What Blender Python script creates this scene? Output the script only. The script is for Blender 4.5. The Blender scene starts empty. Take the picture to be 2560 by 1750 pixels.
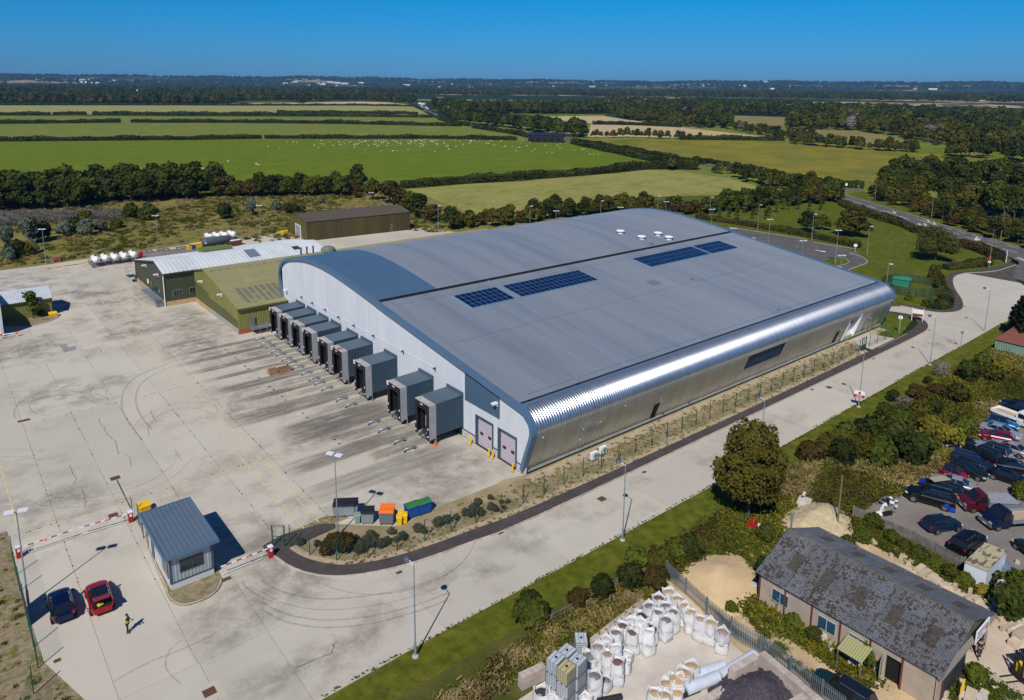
import bpy,math,random
import numpy as np
from mathutils import Vector,Matrix
random.seed(7);rng=np.random.default_rng(7)
sc=bpy.context.scene
col=sc.collection
rad=math.radians
# ---------------------------------------------------------------- camera
CF,CX,CY,CH=1839.76,1280.0,574.6,45.0          # focal length and principal point of the photograph (px of a 2560 px frame), eye height
F=Vector((0.61972044,0.76056027,-0.19363538));R=Vector((0.77631185,-0.63028603,0.00891264));U=R.cross(F).normalized()
F.normalize();R=F.cross(U).normalized()
cam=bpy.data.cameras.new("camera");camo=bpy.data.objects.new("camera",cam);col.objects.link(camo)
M=Matrix((R,U,-F)).transposed().to_4x4();M.translation=(0,0,CH);camo.matrix_world=M
cam.sensor_fit='HORIZONTAL';cam.sensor_width=36;cam.lens=CF/2560*36
cam.shift_y=-(875-CY)/2560;cam.clip_start=1;cam.clip_end=60000
sc.camera=camo
# ---------------------------------------------------------------- sky, sun, exposure
SUN_AZ,SUN_EL=35.0,46.5                               # shadows run along azimuth 35 degrees from +X
w=bpy.data.worlds.new("World");sc.world=w;w.use_nodes=True
nt=w.node_tree;bg=nt.nodes['Background']
sky=nt.nodes.new('ShaderNodeTexSky');sky.sky_type='NISHITA';sky.sun_disc=False
sky.sun_elevation=rad(SUN_EL);sky.sun_rotation=rad(90-(SUN_AZ+180));sky.altitude=100
sky.air_density=1.0;sky.dust_density=0.0;sky.ozone_density=6.0
geo=nt.nodes.new('ShaderNodeTexCoord');sx=nt.nodes.new('ShaderNodeSeparateXYZ');nt.links.new(geo.outputs['Generated'],sx.inputs[0])
tint=nt.nodes.new('ShaderNodeValToRGB');nt.links.new(sx.outputs['Z'],tint.inputs[0])      # polarised deep-blue sky, paler towards the horizon all round
tint.color_ramp.elements[0].color=(.26,.60,1.36,1);tint.color_ramp.elements[1].position=.5;tint.color_ramp.elements[1].color=(.20,.62,1.15,1)
for _p,_c in((.05,(.19,.80,1.52,1)),(.108,(.055,.96,1.64,1))):
    _e=tint.color_ramp.elements.new(_p);_e.color=_c
mul=nt.nodes.new('ShaderNodeMix');mul.data_type='RGBA';mul.blend_type='MULTIPLY';mul.inputs['Factor'].default_value=1
nt.links.new(sky.outputs[0],mul.inputs['A']);nt.links.new(tint.outputs[0],mul.inputs['B']);nt.links.new(mul.outputs['Result'],bg.inputs['Color']);bg.inputs['Strength'].default_value=0.051
sl=bpy.data.lights.new("sun",'SUN');sl.energy=4.25;sl.angle=rad(.53);sl.color=(1,.945,.865)
so=bpy.data.objects.new("sun",sl);col.objects.link(so)
sd=Vector((math.cos(rad(SUN_AZ))*math.cos(rad(SUN_EL)),math.sin(rad(SUN_AZ))*math.cos(rad(SUN_EL)),-math.sin(rad(SUN_EL))))
so.rotation_euler=sd.to_track_quat('-Z','Y').to_euler();so.location=(-50,-50,120)
sc.view_settings.view_transform='Standard';sc.view_settings.look='None';sc.view_settings.gamma=1
sc.view_settings.exposure=0.0;sc.view_settings.use_curve_mapping=False
sc.cycles.max_bounces=6;sc.cycles.volume_bounces=0;sc.cycles.transparent_max_bounces=48
# ---------------------------------------------------------------- helpers
def G(u,v,z=0.0):                                       # world point at height z seen at a photograph pixel (2560 px frame)
    d=F+R*((u-CX)/CF)-U*((v-CY)/CF);t=(z-CH)/d.z
    return Vector((d.x*t,d.y*t,z))
def zA(x,y):return G(x*.3873,150+y*.3873)
def zB(x,y):return G(850+x*.3873,150+y*.3873)
def zC(x,y):return G(1700+x*.37,150+y*.37)
def zR(x,y,z=0):return G(1800+x*.3461,650+y*.3461,z)
def z3(x,y,z=0):return G(1200+x*.3462,850+y*.3462,z)
def q5(x,y,z=0):return G(1300+x*.2582,1350+y*.2582,z)
def q6(x,y,z=0):return G(1850+x*.3462,1200+y*.3462,z)
def z5(x,y,z=0):return G(x*.4091,1100+y*.4091,z)
def xy(l):return[(p.x,p.y)for p in l]

def _rgb(c):return(c[0],c[1],c[2],1)
def mat(name,c,rough=.7,metal=0.,c2=None,ns=1.0,nd=4.,lo=.35,hi=.65,bump=0.,bs=20.,orand=0.,spec=.4,c3=None,ns3=.1,tl=0.,obj=False,stretch=None,coat=0.,emit=None,alpha=None):
    m=bpy.data.materials.new(name);m.use_nodes=True;t=m.node_tree;n=t.nodes;L=t.links
    b=n['Principled BSDF'];b.inputs['Roughness'].default_value=rough;b.inputs['Metallic'].default_value=metal
    b.inputs['Specular IOR Level'].default_value=spec;b.inputs['Coat Weight'].default_value=coat
    if obj:vec=n.new('ShaderNodeTexCoord').outputs['Object']
    else:vec=n.new('ShaderNodeNewGeometry').outputs['Position']
    if stretch:
        mp=n.new('ShaderNodeMapping');mp.inputs['Scale'].default_value=stretch;L.new(vec,mp.inputs['Vector']);vec=mp.outputs[0]
    def noise(s,d=nd,r=.6):
        q=n.new('ShaderNodeTexNoise');q.inputs['Scale'].default_value=s;q.inputs['Detail'].default_value=d;q.inputs['Roughness'].default_value=r
        L.new(vec,q.inputs['Vector']);return q.outputs['Fac']
    def ramp(f,a,z):
        r=n.new('ShaderNodeMapRange');r.inputs['From Min'].default_value=a;r.inputs['From Max'].default_value=z;L.new(f,r.inputs['Value']);return r.outputs[0]
    def mix(f,a,z,mode='MIX'):
        x=n.new('ShaderNodeMix');x.data_type='RGBA';x.blend_type=mode
        for s,v in((x.inputs['Factor'],f),(x.inputs['A'],a),(x.inputs['B'],z)):
            if isinstance(v,(tuple,list)):s.default_value=_rgb(v)
            elif isinstance(v,(int,float)):s.default_value=v
            else:L.new(v,s)
        return x.outputs['Result']
    cur=None
    if c2 is not None:cur=mix(ramp(noise(ns),lo,hi),c,c2)
    if c3 is not None:cur=mix(ramp(noise(ns3),lo,hi),cur if cur is not None else c,c3)
    if orand:
        oi=n.new('ShaderNodeObjectInfo');hv=n.new('ShaderNodeHueSaturation')
        mr=n.new('ShaderNodeMapRange');mr.inputs['To Min'].default_value=1-orand;mr.inputs['To Max'].default_value=1+orand
        L.new(oi.outputs['Random'],mr.inputs['Value']);L.new(mr.outputs[0],hv.inputs['Value'])
        if cur is None:hv.inputs['Color'].default_value=_rgb(c)
        else:L.new(cur,hv.inputs['Color'])
        cur=hv.outputs[0]
    if cur is None:b.inputs['Base Color'].default_value=_rgb(c)
    else:L.new(cur,b.inputs['Base Color'])
    if bump:
        bp=n.new('ShaderNodeBump');bp.inputs['Strength'].default_value=bump;bp.inputs['Distance'].default_value=.1
        L.new(noise(bs,5),bp.inputs['Height']);L.new(bp.outputs[0],b.inputs['Normal'])
    out=b.outputs[0]
    if tl:
        tr=n.new('ShaderNodeBsdfTranslucent');ms=n.new('ShaderNodeMixShader');ms.inputs[0].default_value=tl
        if cur is None:tr.inputs[0].default_value=_rgb(c)
        else:L.new(cur,tr.inputs[0])
        L.new(out,ms.inputs[1]);L.new(tr.outputs[0],ms.inputs[2]);out=ms.outputs[0];L.new(out,n['Material Output'].inputs[0])
    if alpha is not None:                                  # worn marks: patchy coverage
        L.new(ramp(noise(alpha[0],6,.7),alpha[1],alpha[2]),b.inputs['Alpha'])
    if emit:b.inputs['Emission Color'].default_value=_rgb(emit);b.inputs['Emission Strength'].default_value=1
    return m

class MB:
    def __init__(s):s.v=[];s.f=[];s.m=[];s.mi=0
    def add(s,vs,fs,mi=None):
        o=len(s.v);s.v+=[tuple(p)for p in vs]
        for f in fs:s.f.append(tuple(o+i for i in f));s.m.append(s.mi if mi is None else mi)
        return s
    def box(s,c,d,rz=0,mi=None,taper=1.0):
        x,y,z=c;a,b,h=d[0]/2,d[1]/2,d[2]/2;cs,sn=math.cos(rz),math.sin(rz);vs=[]
        for k,zz in((1,-h),(taper,h)):
            for px,py in((-a,-b),(a,-b),(a,b),(-a,b)):
                px*=k;py*=k;vs.append((x+px*cs-py*sn,y+px*sn+py*cs,z+zz))
        return s.add(vs,[(3,2,1,0),(4,5,6,7),(0,1,5,4),(1,2,6,5),(2,3,7,6),(3,0,4,7)],mi)
    def bb(s,x0,x1,y0,y1,z0,z1,mi=None):return s.box(((x0+x1)/2,(y0+y1)/2,(z0+z1)/2),(x1-x0,y1-y0,z1-z0),0,mi)
    def tube(s,a,b,r,n=6,r2=None,mi=None,cap=True):
        a=Vector(a);b=Vector(b);d=(b-a).normalized();r2=r if r2 is None else r2
        x=d.orthogonal().normalized();y=d.cross(x);vs=[]
        for p,q in((a,r),(b,r2)):
            for i in range(n):
                t=2*math.pi*i/n;vs.append(p+x*math.cos(t)*q+y*math.sin(t)*q)
        fs=[(i,(i+1)%n,n+(i+1)%n,n+i)for i in range(n)]
        if cap:fs+=[tuple(range(n-1,-1,-1)),tuple(range(n,2*n))]
        return s.add(vs,fs,mi)
    def path(s,pts,r,n=6,mi=None):
        for a,b in zip(pts[:-1],pts[1:]):s.tube(a,b,r,n,mi=mi)
        return s
    def lathe(s,prof,n=16,o=(0,0,0),axis='z',mi=None):
        vs=[]
        for r,h in prof:
            for i in range(n):
                t=2*math.pi*i/n;a,b=r*math.cos(t),r*math.sin(t)
                vs.append((o[0]+a,o[1]+b,o[2]+h)if axis=='z' else((o[0]+a,o[1]+h,o[2]+b)if axis=='y' else(o[0]+h,o[1]+a,o[2]+b)))
        fs=[]
        for k in range(len(prof)-1):
            for i in range(n):
                q=(k*n+i,k*n+(i+1)%n,(k+1)*n+(i+1)%n,(k+1)*n+i)
                fs.append(q if axis!='y' else q[::-1])
        fs+=[tuple(range(n-1,-1,-1)),tuple((len(prof)-1)*n+i for i in range(n))]
        return s.add(vs,fs,mi)
    def prism(s,poly,z0,z1,mi=None,top_only=False):
        n=len(poly);area=sum(poly[i][0]*poly[(i+1)%n][1]-poly[(i+1)%n][0]*poly[i][1]for i in range(n))
        if area<0:poly=poly[::-1]
        vs=[(p[0],p[1],z0)for p in poly]+[(p[0],p[1],z1)for p in poly]
        fs=[tuple(range(n,2*n))]
        if not top_only:fs+=[tuple(range(n-1,-1,-1))]+[(i,(i+1)%n,n+(i+1)%n,n+i)for i in range(n)]
        return s.add(vs,fs,mi)
    def ext(s,prof,a,b,axis='x',mi=None,cap=True,closed=True):      # profile of (u, v) pairs swept along an axis from a to b
        n=len(prof);mk={'x':lambda t,p:(t,p[0],p[1]),'y':lambda t,p:(p[0],t,p[1])}[axis]
        vs=[mk(a,p)for p in prof]+[mk(b,p)for p in prof]
        fs=[(i,(i+1)%n,n+(i+1)%n,n+i)for i in range(n if closed else n-1)]
        if cap and closed:fs+=[tuple(range(n-1,-1,-1)),tuple(range(n,2*n))]
        return s.add(vs,fs,mi)
    def loft(s,rings,closed=True,cap=True,mi=None):
        n=len(rings[0]);vs=[p for r in rings for p in r];fs=[]
        for k in range(len(rings)-1):
            for i in range(n if closed else n-1):fs.append((k*n+i,k*n+(i+1)%n,(k+1)*n+(i+1)%n,(k+1)*n+i))
        if cap and closed:fs+=[tuple(range(n-1,-1,-1)),tuple((len(rings)-1)*n+i for i in range(n))]
        return s.add(vs,fs,mi)
    def mesh(s,name,mats,smooth=False,off=None):
        me=bpy.data.meshes.new(name);v=s.v
        if off is not None:v=[(p[0]-off[0],p[1]-off[1],p[2]-off[2])for p in v]
        me.from_pydata(v,[],s.f)
        for m in(mats if isinstance(mats,(list,tuple))else[mats]):me.materials.append(m)
        if any(s.m):me.polygons.foreach_set('material_index',s.m)
        if smooth:me.polygons.foreach_set('use_smooth',[True]*len(s.f))
        me.update();return me
def tag(o,label=None,cat=None,group=None,kind=None):
    if label:o['label']=label
    if cat:o['category']=cat
    if group:o['group']=group
    if kind:o['kind']=kind
    return o
def wloc(o):
    v=Vector((0,0,0))
    while o is not None:v+=o.location;o=o.parent
    return v
def link(name,me,parent=None,loc=None,rz=0):
    o=bpy.data.objects.new(name,me);col.objects.link(o);o.parent=parent
    if loc is not None:o.location=loc
    if rz:o.rotation_euler=(0,0,rz)
    return o
def thing(name,label,cat,loc=(0,0,0),rz=0,group=None):
    return tag(link(name,None,None,loc,rz),label,cat,group)
def part(name,mb,mats,parent,world=False,smooth=False,label=None,kind=None):   # world: vertices given in world space
    o=link(name,mb.mesh(name,mats,smooth,wloc(parent)if world else None),parent)
    return tag(o,label,None,None,kind)
pt_=part
def struct(name,mb,mats,smooth=False):return tag(link(name,mb.mesh(name,mats,smooth)),kind='structure')
def kids(o):return KM.get(o.name,[])
def dup(o,loc=None,rz=None,label=None,group=None,parent=None,s=None):
    c=o.copy();col.objects.link(c);c.parent=parent
    if loc is not None:c.location=loc
    if rz is not None:c.rotation_euler=(0,0,rz)
    if s is not None:c.scale=s if isinstance(s,(tuple,list))else(s,s,s)
    if label:c['label']=label
    if group:c['group']=group
    for ch in list(o.children):dup(ch,parent=c)
    return c
def clip(poly,a,b,c):                                   # keep a*x+b*y<=c
    out=[]
    for i in range(len(poly)):
        p,q=poly[i],poly[(i+1)%len(poly)];dp,dq=a*p[0]+b*p[1]-c,a*q[0]+b*q[1]-c
        if dp<=0:out.append(p)
        if(dp<0<dq)or(dq<0<dp):
            t=dp/(dp-dq);out.append((p[0]+(q[0]-p[0])*t,p[1]+(q[1]-p[1])*t))
    return out
def cell(poly,x0,x1,y0,y1):
    for a,b,c in((-1,0,-x0),(1,0,x1),(0,-1,-y0),(0,1,y1)):
        poly=clip(poly,a,b,c)
        if len(poly)<3:return[]
    return poly
def inside(p,poly):
    r=False;n=len(poly)
    for i in range(n):
        a,b=poly[i],poly[(i+1)%n]
        if(a[1]>p[1])!=(b[1]>p[1])and p[0]<(b[0]-a[0])*(p[1]-a[1])/(b[1]-a[1])+a[0]:r=not r
    return r
def proj(p):
    d=Vector(p)-Vector((0,0,CH));z=d.dot(F)
    if z<1:return None
    return(CX+CF*d.dot(R)/z,CY-CF*d.dot(U)/z,z)
def smoothline(pts,k=4):                                 # Catmull-Rom through 2-D points
    out=[];P_=[pts[0]]+list(pts)+[pts[-1]]
    for i in range(1,len(P_)-2):
        a,b,c,d=P_[i-1:i+3]
        for j in range(k):
            t=j/k;out.append(tuple(.5*(2*b[e]+(c[e]-a[e])*t+(2*a[e]-5*b[e]+4*c[e]-d[e])*t*t+(3*b[e]-a[e]-3*c[e]+d[e])*t**3)for e in(0,1)))
    out.append(tuple(pts[-1]));return out
def offs(pts,d):
    out=[]
    for i,p in enumerate(pts):
        a=pts[max(0,i-1)];b=pts[min(len(pts)-1,i+1)];tx,ty=b[0]-a[0],b[1]-a[1];l=math.hypot(tx,ty)or 1
        out.append((p[0]-ty/l*d,p[1]+tx/l*d))
    return out
def strip(mb,a,b,z,mi=None):
    n=min(len(a),len(b));mb.add([(p[0],p[1],z)for p in a[:n]]+[(p[0],p[1],z)for p in b[:n]],[(i,i+1,n+i+1,n+i)for i in range(n-1)],mi)
# ================================================================ materials
K={}
K['conc']=mat('yard_concrete',(.515,.478,.40),.88,c2=(.43,.398,.335),ns=.12,nd=8,lo=.3,hi=.75,c3=(.55,.512,.44),ns3=.035,bump=.12,bs=6,orand=.055,spec=.25)
K['conc2']=mat('road_concrete',(.52,.488,.42),.88,c2=(.455,.425,.365),ns=.25,nd=8,lo=.35,hi=.7,c3=(.49,.445,.38),ns3=.05,bump=.1,bs=8,orand=.05,spec=.25)
K['rubber']=mat('tyre_rubber_mark',(.17,.155,.14),.9,alpha=(2.2,.3,1.5))
K['oil']=mat('oil_stain',(.07,.06,.05),.7,alpha=(3,.3,.8))
K['yellow']=mat('worn_yellow_paint',(.74,.62,.27),.8,alpha=(1.6,.22,.6))
K['paleyellow']=mat('pale_yellow_paint',(.80,.68,.36),.8,alpha=(2.5,.26,.55))
K['orange']=mat('orange_road_paint',(.85,.36,.03),.8)
K['white']=mat('white_road_paint',(.78,.78,.76),.7,alpha=(3,.2,.42))
K['joint']=mat('joint_weeds',(.035,.04,.02),1,c2=(.11,.10,.08),ns=1.2)
K['asph']=mat('footpath_asphalt',(.062,.053,.052),.95,c2=(.085,.073,.07),ns=.6,bump=.2,bs=30,spec=.2)
K['asph2']=mat('road_asphalt',(.115,.11,.11),.92,c2=(.155,.15,.145),ns=.15,c3=(.09,.087,.085),ns3=.4,bump=.15,bs=20,spec=.2,nd=6)
K['kerb']=mat('kerb_concrete',(.50,.44,.36),.9,c2=(.36,.31,.25),ns=2,orand=.14)
K['lawn']=mat('mown_grass',(.092,.118,.010),.95,c2=(.145,.145,.018),ns=.12,nd=7,c3=(.066,.090,.008),ns3=.5,bump=.5,bs=5,spec=.1)
K['verge']=mat('verge_grass',(.108,.132,.010),.95,c2=(.165,.155,.022),ns=.3,nd=9,c3=(.065,.085,.007),ns3=.9,bump=.8,bs=7,spec=.1)
K['sheepf']=mat('pasture_grass',(.125,.178,.008),.95,c2=(.155,.19,.016),ns=.02,nd=8,c3=(.10,.150,.007),ns3=.08,bump=.3,bs=2,spec=.1)
K['field2']=mat('meadow_grass',(.165,.205,.028),.95,c2=(.21,.215,.055),ns=.012,nd=7,c3=(.13,.165,.022),ns3=.06,spec=.1)
K['field3']=mat('dry_meadow_grass',(.27,.27,.095),.95,c2=(.20,.235,.055),ns=.012,nd=7,c3=(.32,.30,.12),ns3=.05,spec=.1)
K['rough']=mat('rough_pasture',(.27,.26,.075),.95,c2=(.15,.19,.025),ns=.045,nd=9,lo=.42,hi=.66,c3=(.31,.28,.10),ns3=.2,bump=.6,bs=1.2,spec=.1,stretch=(1,1.6,1))
K['crop']=mat('yellowing_crop',(.175,.165,.032),.95,c2=(.12,.145,.018),ns=.016,nd=9,lo=.4,hi=.6,c3=(.24,.20,.022),ns3=.035,bump=1,bs=1.5,spec=.1)
K['stub']=mat('stubble',(.48,.37,.20),.95,c2=(.40,.31,.17),ns=.02,nd=6,c3=(.50,.40,.24),ns3=.1,spec=.1)
K['brownf']=mat('bare_brown_field',(.26,.20,.085),.95,c2=(.20,.18,.06),ns=.02,nd=6,spec=.1)
K['scrubg']=mat('scrub_grass',(.19,.175,.045),.95,c2=(.115,.14,.016),ns=.05,nd=9,lo=.4,hi=.58,c3=(.23,.195,.06),ns3=.2,bump=1,bs=2.2,spec=.1)
K['bankg']=mat('bank_ground',(.09,.095,.02),.95,c2=(.17,.14,.045),ns=.3,nd=8,c3=(.055,.07,.012),ns3=.12,bump=1,bs=4,spec=.1)
K['planting']=mat('dry_planting_soil',(.29,.235,.135),.95,c2=(.19,.17,.07),ns=.6,nd=10,lo=.4,hi=.6,c3=(.40,.325,.21),ns3=.3,bump=1,bs=5,spec=.1)
K['gravel']=mat('pale_gravel_strip',(.50,.41,.29),.95,c2=(.38,.31,.21),ns=2.5,bump=.8,bs=12,spec=.1)
K['gverge']=mat('weedy_gravel',(.26,.205,.125),.95,c2=(.14,.145,.035),ns=.45,nd=9,lo=.45,hi=.6,c3=(.33,.27,.18),ns3=2.0,bump=1,bs=8,spec=.1)
K['sand']=mat('sandy_ground',(.66,.50,.30),.95,c2=(.55,.41,.24),ns=.8,nd=9,c3=(.40,.31,.19),ns3=.3,bump=.8,bs=5,spec=.1)
K['stoneyard']=mat('dusty_yard_ground',(.56,.46,.35),.95,c2=(.44,.36,.27),ns=.5,nd=8,c3=(.62,.53,.42),ns3=.2,bump=.5,bs=6,spec=.15)
K['bagyard']=mat('bag_yard_concrete',(.55,.49,.42),.9,c2=(.42,.37,.32),ns=.7,nd=8,c3=(.60,.55,.49),ns3=.25,bump=.2,bs=6)
K['carpark']=mat('grey_loose_asphalt',(.155,.14,.14),.95,c2=(.215,.195,.185),ns=.4,nd=9,c3=(.27,.235,.20),ns3=.12,bump=.7,bs=9,spec=.15)

# terrain: flat country rising to low wooded hills on the horizon
def terrain_mat():
    m=bpy.data.materials.new('distant_country');m.use_nodes=True;t=m.node_tree;n=t.nodes;L=t.links;b=n['Principled BSDF']
    b.inputs['Roughness'].default_value=.95;b.inputs['Specular IOR Level'].default_value=.1
    pos=n.new('ShaderNodeNewGeometry').outputs['Position']
    wn=n.new('ShaderNodeTexNoise');wn.inputs['Scale'].default_value=.0012;wn.inputs['Detail'].default_value=2;L.new(pos,wn.inputs['Vector'])
    add=n.new('ShaderNodeVectorMath');add.operation='MULTIPLY_ADD';add.inputs[1].default_value=(500,500,0);L.new(wn.outputs['Color'],add.inputs[0]);L.new(pos,add.inputs[2])
    vo=n.new('ShaderNodeTexVoronoi');vo.inputs['Scale'].default_value=.0024;L.new(add.outputs[0],vo.inputs['Vector'])
    sp=n.new('ShaderNodeSeparateColor');L.new(vo.outputs['Color'],sp.inputs[0])
    cr=n.new('ShaderNodeValToRGB');cr.color_ramp.interpolation='CONSTANT';L.new(sp.outputs[0],cr.inputs[0])
    e=cr.color_ramp.elements;cols=[(0,(.016,.03,.012)),(.50,(.03,.055,.015)),(.66,(.10,.13,.03)),(.76,(.38,.28,.15)),(.86,(.15,.15,.05)),(.93,(.45,.34,.2))]
    e[0].position=0;e[0].color=_rgb(cols[0][1]);e[1].position=cols[1][0];e[1].color=_rgb(cols[1][1])
    for p_,c_ in cols[2:]:
        x=e.new(p_);x.color=_rgb(c_)
    nz=n.new('ShaderNodeTexNoise');nz.inputs['Scale'].default_value=.01;nz.inputs['Detail'].default_value=6;L.new(pos,nz.inputs['Vector'])
    mr=n.new('ShaderNodeMapRange');mr.inputs['From Min'].default_value=.46;mr.inputs['From Max'].default_value=.56;L.new(nz.outputs['Fac'],mr.inputs['Value'])
    mx=n.new('ShaderNodeMix');mx.data_type='RGBA';L.new(mr.outputs[0],mx.inputs['Factor']);L.new(cr.outputs[0],mx.inputs['A']);mx.inputs['B'].default_value=(.022,.034,.013,1)
    L.new(mx.outputs['Result'],b.inputs['Base Color']);return m
K['country']=terrain_mat()
def hill(x,y):
    r=math.hypot(x,y);a=math.atan2(y,x)
    s=min(1,max(0,(r-5200)/4200));s=s*s*(3-2*s)
    e=5.5*math.sin(a*23+1)+4*math.sin(a*61)+2.5*math.sin(a*140+r*.0008)
    return s*(47+e+(r-9400)*.0009+18*math.sin(r*.0011+a*9)*s*.4+41)
def terrain():
    mb=MB();radii=[0,150,400,800,1500,2500,3600,4500,5200,5800,6400,7000,7600,8200,8800,9400,10200,12000,16000,26000];na=300
    angs=[2*math.pi*i/na for i in range(na)]
    mb.v=[(0,0,-.10)]
    for r in radii[1:]:
        for a in angs:
            x,y=r*math.cos(a),r*math.sin(a);mb.v.append((x,y,-.10+hill(x,y)*(1 if r<10500 else .8)))
    for i in range(na):mb.f.append((0,1+i,1+(i+1)%na));mb.m.append(0)
    for k in range(len(radii)-2):
        for i in range(na):
            a,b=1+k*na+i,1+k*na+(i+1)%na;mb.f.append((a,a+na,b+na,b));mb.m.append(0)
    return struct('ground',mb,K['country'],True)
terrain()
_zi=[0]
def sheet(name,poly,m,z=None):
    if z is None:_zi[0]+=1;z=-.095+.002*_zi[0]
    mb=MB();mb.prism([(p[0],p[1])for p in poly],z,z,top_only=True);return struct(name,mb,K[m])
# ---------------------------------------------------------------- fields
sheet('pasture',[G(-500,300),G(3000,300),G(2700,470),G(-100,690)],'field2')
sheet('far_meadow',xy([zA(-900,292),zA(1200,293),zA(2324,292),zB(470,300),zB(590,360),zA(2324,352),zA(-900,352)]),'field3')
sheet('stubble_strip',xy([zA(1400,282),zA(2324,268),zB(300,272),zB(470,290),zB(400,296),zA(1400,291)]),'stub')
sheet('meadow',xy([zA(-900,355),zB(590,368),zB(760,408),zA(-900,408)]),'field3' if 0 else 'field2')
sheet('hay_meadow',xy([zA(-900,412),zB(780,420),zB(1000,460),zB(1270,500),zB(1130,515),zA(-900,520)]),'field2')
sheet('sheep_pasture',xy([zA(-900,528),zA(1200,515),zB(0,508),zB(1140,515),zB(1300,530),zB(1500,530),zB(1800,600),zB(2050,665),zB(1980,690),zB(1200,780),zB(500,830),zA(1500,900),zA(-900,960)]),'sheepf')
sheet('rough_pasture',xy([zB(400,835),zB(1200,770),zB(2000,705),zC(0,750),zC(340,800),zC(740,910),zC(500,990),zC(0,1000),zB(2324,985),zB(1700,1000),zB(780,1110),zB(560,1010)]),'rough')
sheet('crop_field',xy([zB(1530,505),zB(2324,508),zC(0,540),zC(740,545),zC(1500,615),zC(2700,720),zC(2700,900),zC(1400,870),zC(1240,862),zC(700,780),zC(350,700),zC(0,640),zB(2000,590),zB(1700,530)]),'crop')
sheet('stubble_field',xy([zB(1620,415),zB(2324,435),zC(0,455),zC(700,530),zC(0,520),zB(2324,500),zB(1600,495)]),'stub')
sheet('far_stubble_field',xy([zB(1350,362),zB(1700,360),zB(1850,385),zB(2200,425),zB(1640,410),zB(1400,385)]),'stub')
sheet('green_strip',xy([zB(1110,345),zB(1720,350),zB(1700,360),zB(1300,364)]),'sheepf')
sheet('brown_field',xy([zC(220,370),zC(700,385),zC(985,440),zC(560,440),zC(350,410)]),'brownf')
sheet('dry_field',xy([zC(740,475),zC(1180,472),zC(1550,545),zC(1500,580),zC(1100,560)]),'brownf')
sheet('green_paddock',xy([zC(1490,600),zC(1810,590),zC(1820,640),zC(1500,625)]),'sheepf')
sheet('far_green_paddock',xy([zC(2080,610),zC(2210,640),zC(2200,690),zC(2080,650)]),'sheepf')
def hor(u):return 201+(u/2560)*21
for(u0,u1,v0,v1,m)in[(1256,1315,226,231,'stub'),(1524,1594,222,227,'stub'),(1663,1750,224,229,'field2'),(2107,2145,225.5,229,'stub'),(2237,2350,231,236,'stub'),(2366,2480,234,239,'stub'),(1930,1996,228,231.5,'field3'),(760,800,229,232,'stub'),(300,420,217,219,'field3')]:
    sheet('distant_field',xy([G(u0,v1),G(u1,v1+.8),G(u1-8,v0+.6),G(u0+6,v0)]),m)
# ---------------------------------------------------------------- site ground
sheet('scrubland',[(-60,205),(72,205),(120,210),(138,190),(150,200),(170,300),(100,360),(-100,370)],'scrubg')
sheet('grounds',[(60,130),(300,130),(300,175),(135,200),(110,215),(60,215)],'scrubg')
sheet('lawn',[(128,53),(158,60),(175,60),(205,62),(240,66),(285,118),(312,160),(230,200),(150,170),(128,140)],'lawn')
sheet('verge',[(18,37.5),(160,37.5),(200,40),(200,46.6),(17,46.0)],'verge')
sheet('bank',[(0,20),(220,0),(220,40),(160,41.5),(120,42),(70,41.6),(20,41.8),(8,38)],'bankg')
sheet('stone_yard',xy([q6(-700,560),q6(-120,640),q6(150,480),q6(330,380),q6(300,330),q6(420,225),q6(560,230),q6(760,370),q6(1250,620),q6(1900,860),q6(3000,1200),q6(3000,3000),q6(-700,3000)]),'sand',-.014)
sheet('shed_forecourt',xy([q6(1000,550),q6(1850,850),q6(3000,1250),q6(3000,3000),q6(1300,1750),q6(1420,1480),q6(1860,1000)]),'stoneyard',-.010)
sheet('bag_yard',xy([q5(600,1140),q5(1230,610),q5(1440,440),q5(2180,1120),q5(2400,1500),q5(2400,2300),q5(100,2300),q5(-20,1549)]),'bagyard',-.006)
sheet('car_park_ground',xy([q6(820,290),q6(1030,110),q6(1200,-30),q6(1150,-170),q6(1560,-320),q6(1700,-420),q6(2300,-600),q6(3400,200),q6(3000,1150),q6(1900,800),q6(1400,500)]),'carpark',-.006)
sheet('weedy_verge',[(-60,30),(3.2,45),(5.0,52),(5.2,56.0),(3.4,62),(3.0,72),(3.0,84.5),(-60,84.5)],'gverge',.004)
# yard of cast slabs, each bay an object with an open joint to the next
EDGE=[(51.4,60.3)]+xy([z3(170,1010),G(1239,1212),G(1137,1252),G(1073,1278.4),G(1046.5,1289.7),G(1020,1304.8),G(989.8,1316),G(959.6,1316),G(876.6,1312.4),G(840.7,1312)])+[(28.3,66),(24.5,66.6),(22.3,66.1)]
PL=[(22.3,64.4),(22.6,63.4),(23.1,61.2),(23.9,59.5),(25,58.0),(26.5,56.75),(28.3,55.8),(29.8,55.2),(31,54.85),(33.9,54.2),(39,53.6),(47,52.95),(84,52.9),(125,53.0),(141.7,53.2),(146.2,53.7),(148.5,54.5),(150.8,55.9),(152.8,58),(153.1,60),(151.9,63.6)]
PU=[(24.1,65.4),(24.2,64.0),(24.7,62.0),(25.6,60.2),(26.9,58.6),(28.3,57.7),(29.8,57.0),(31.8,56.4),(33.2,56.1),(35,55.8),(41,55.2),(49,54.6),(84,54.4),(125,54.9),(141.2,55.3),(144.4,55.6),(147,56.0),(148.9,56.9),(150.6,58.3),(151.2,60.2),(150.6,63.2)]
PL2=smoothline(PL,3);PU2=smoothline(PU,3)
def z7(x,y):return G(2250+.2203*x,550+.2203*y)
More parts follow.
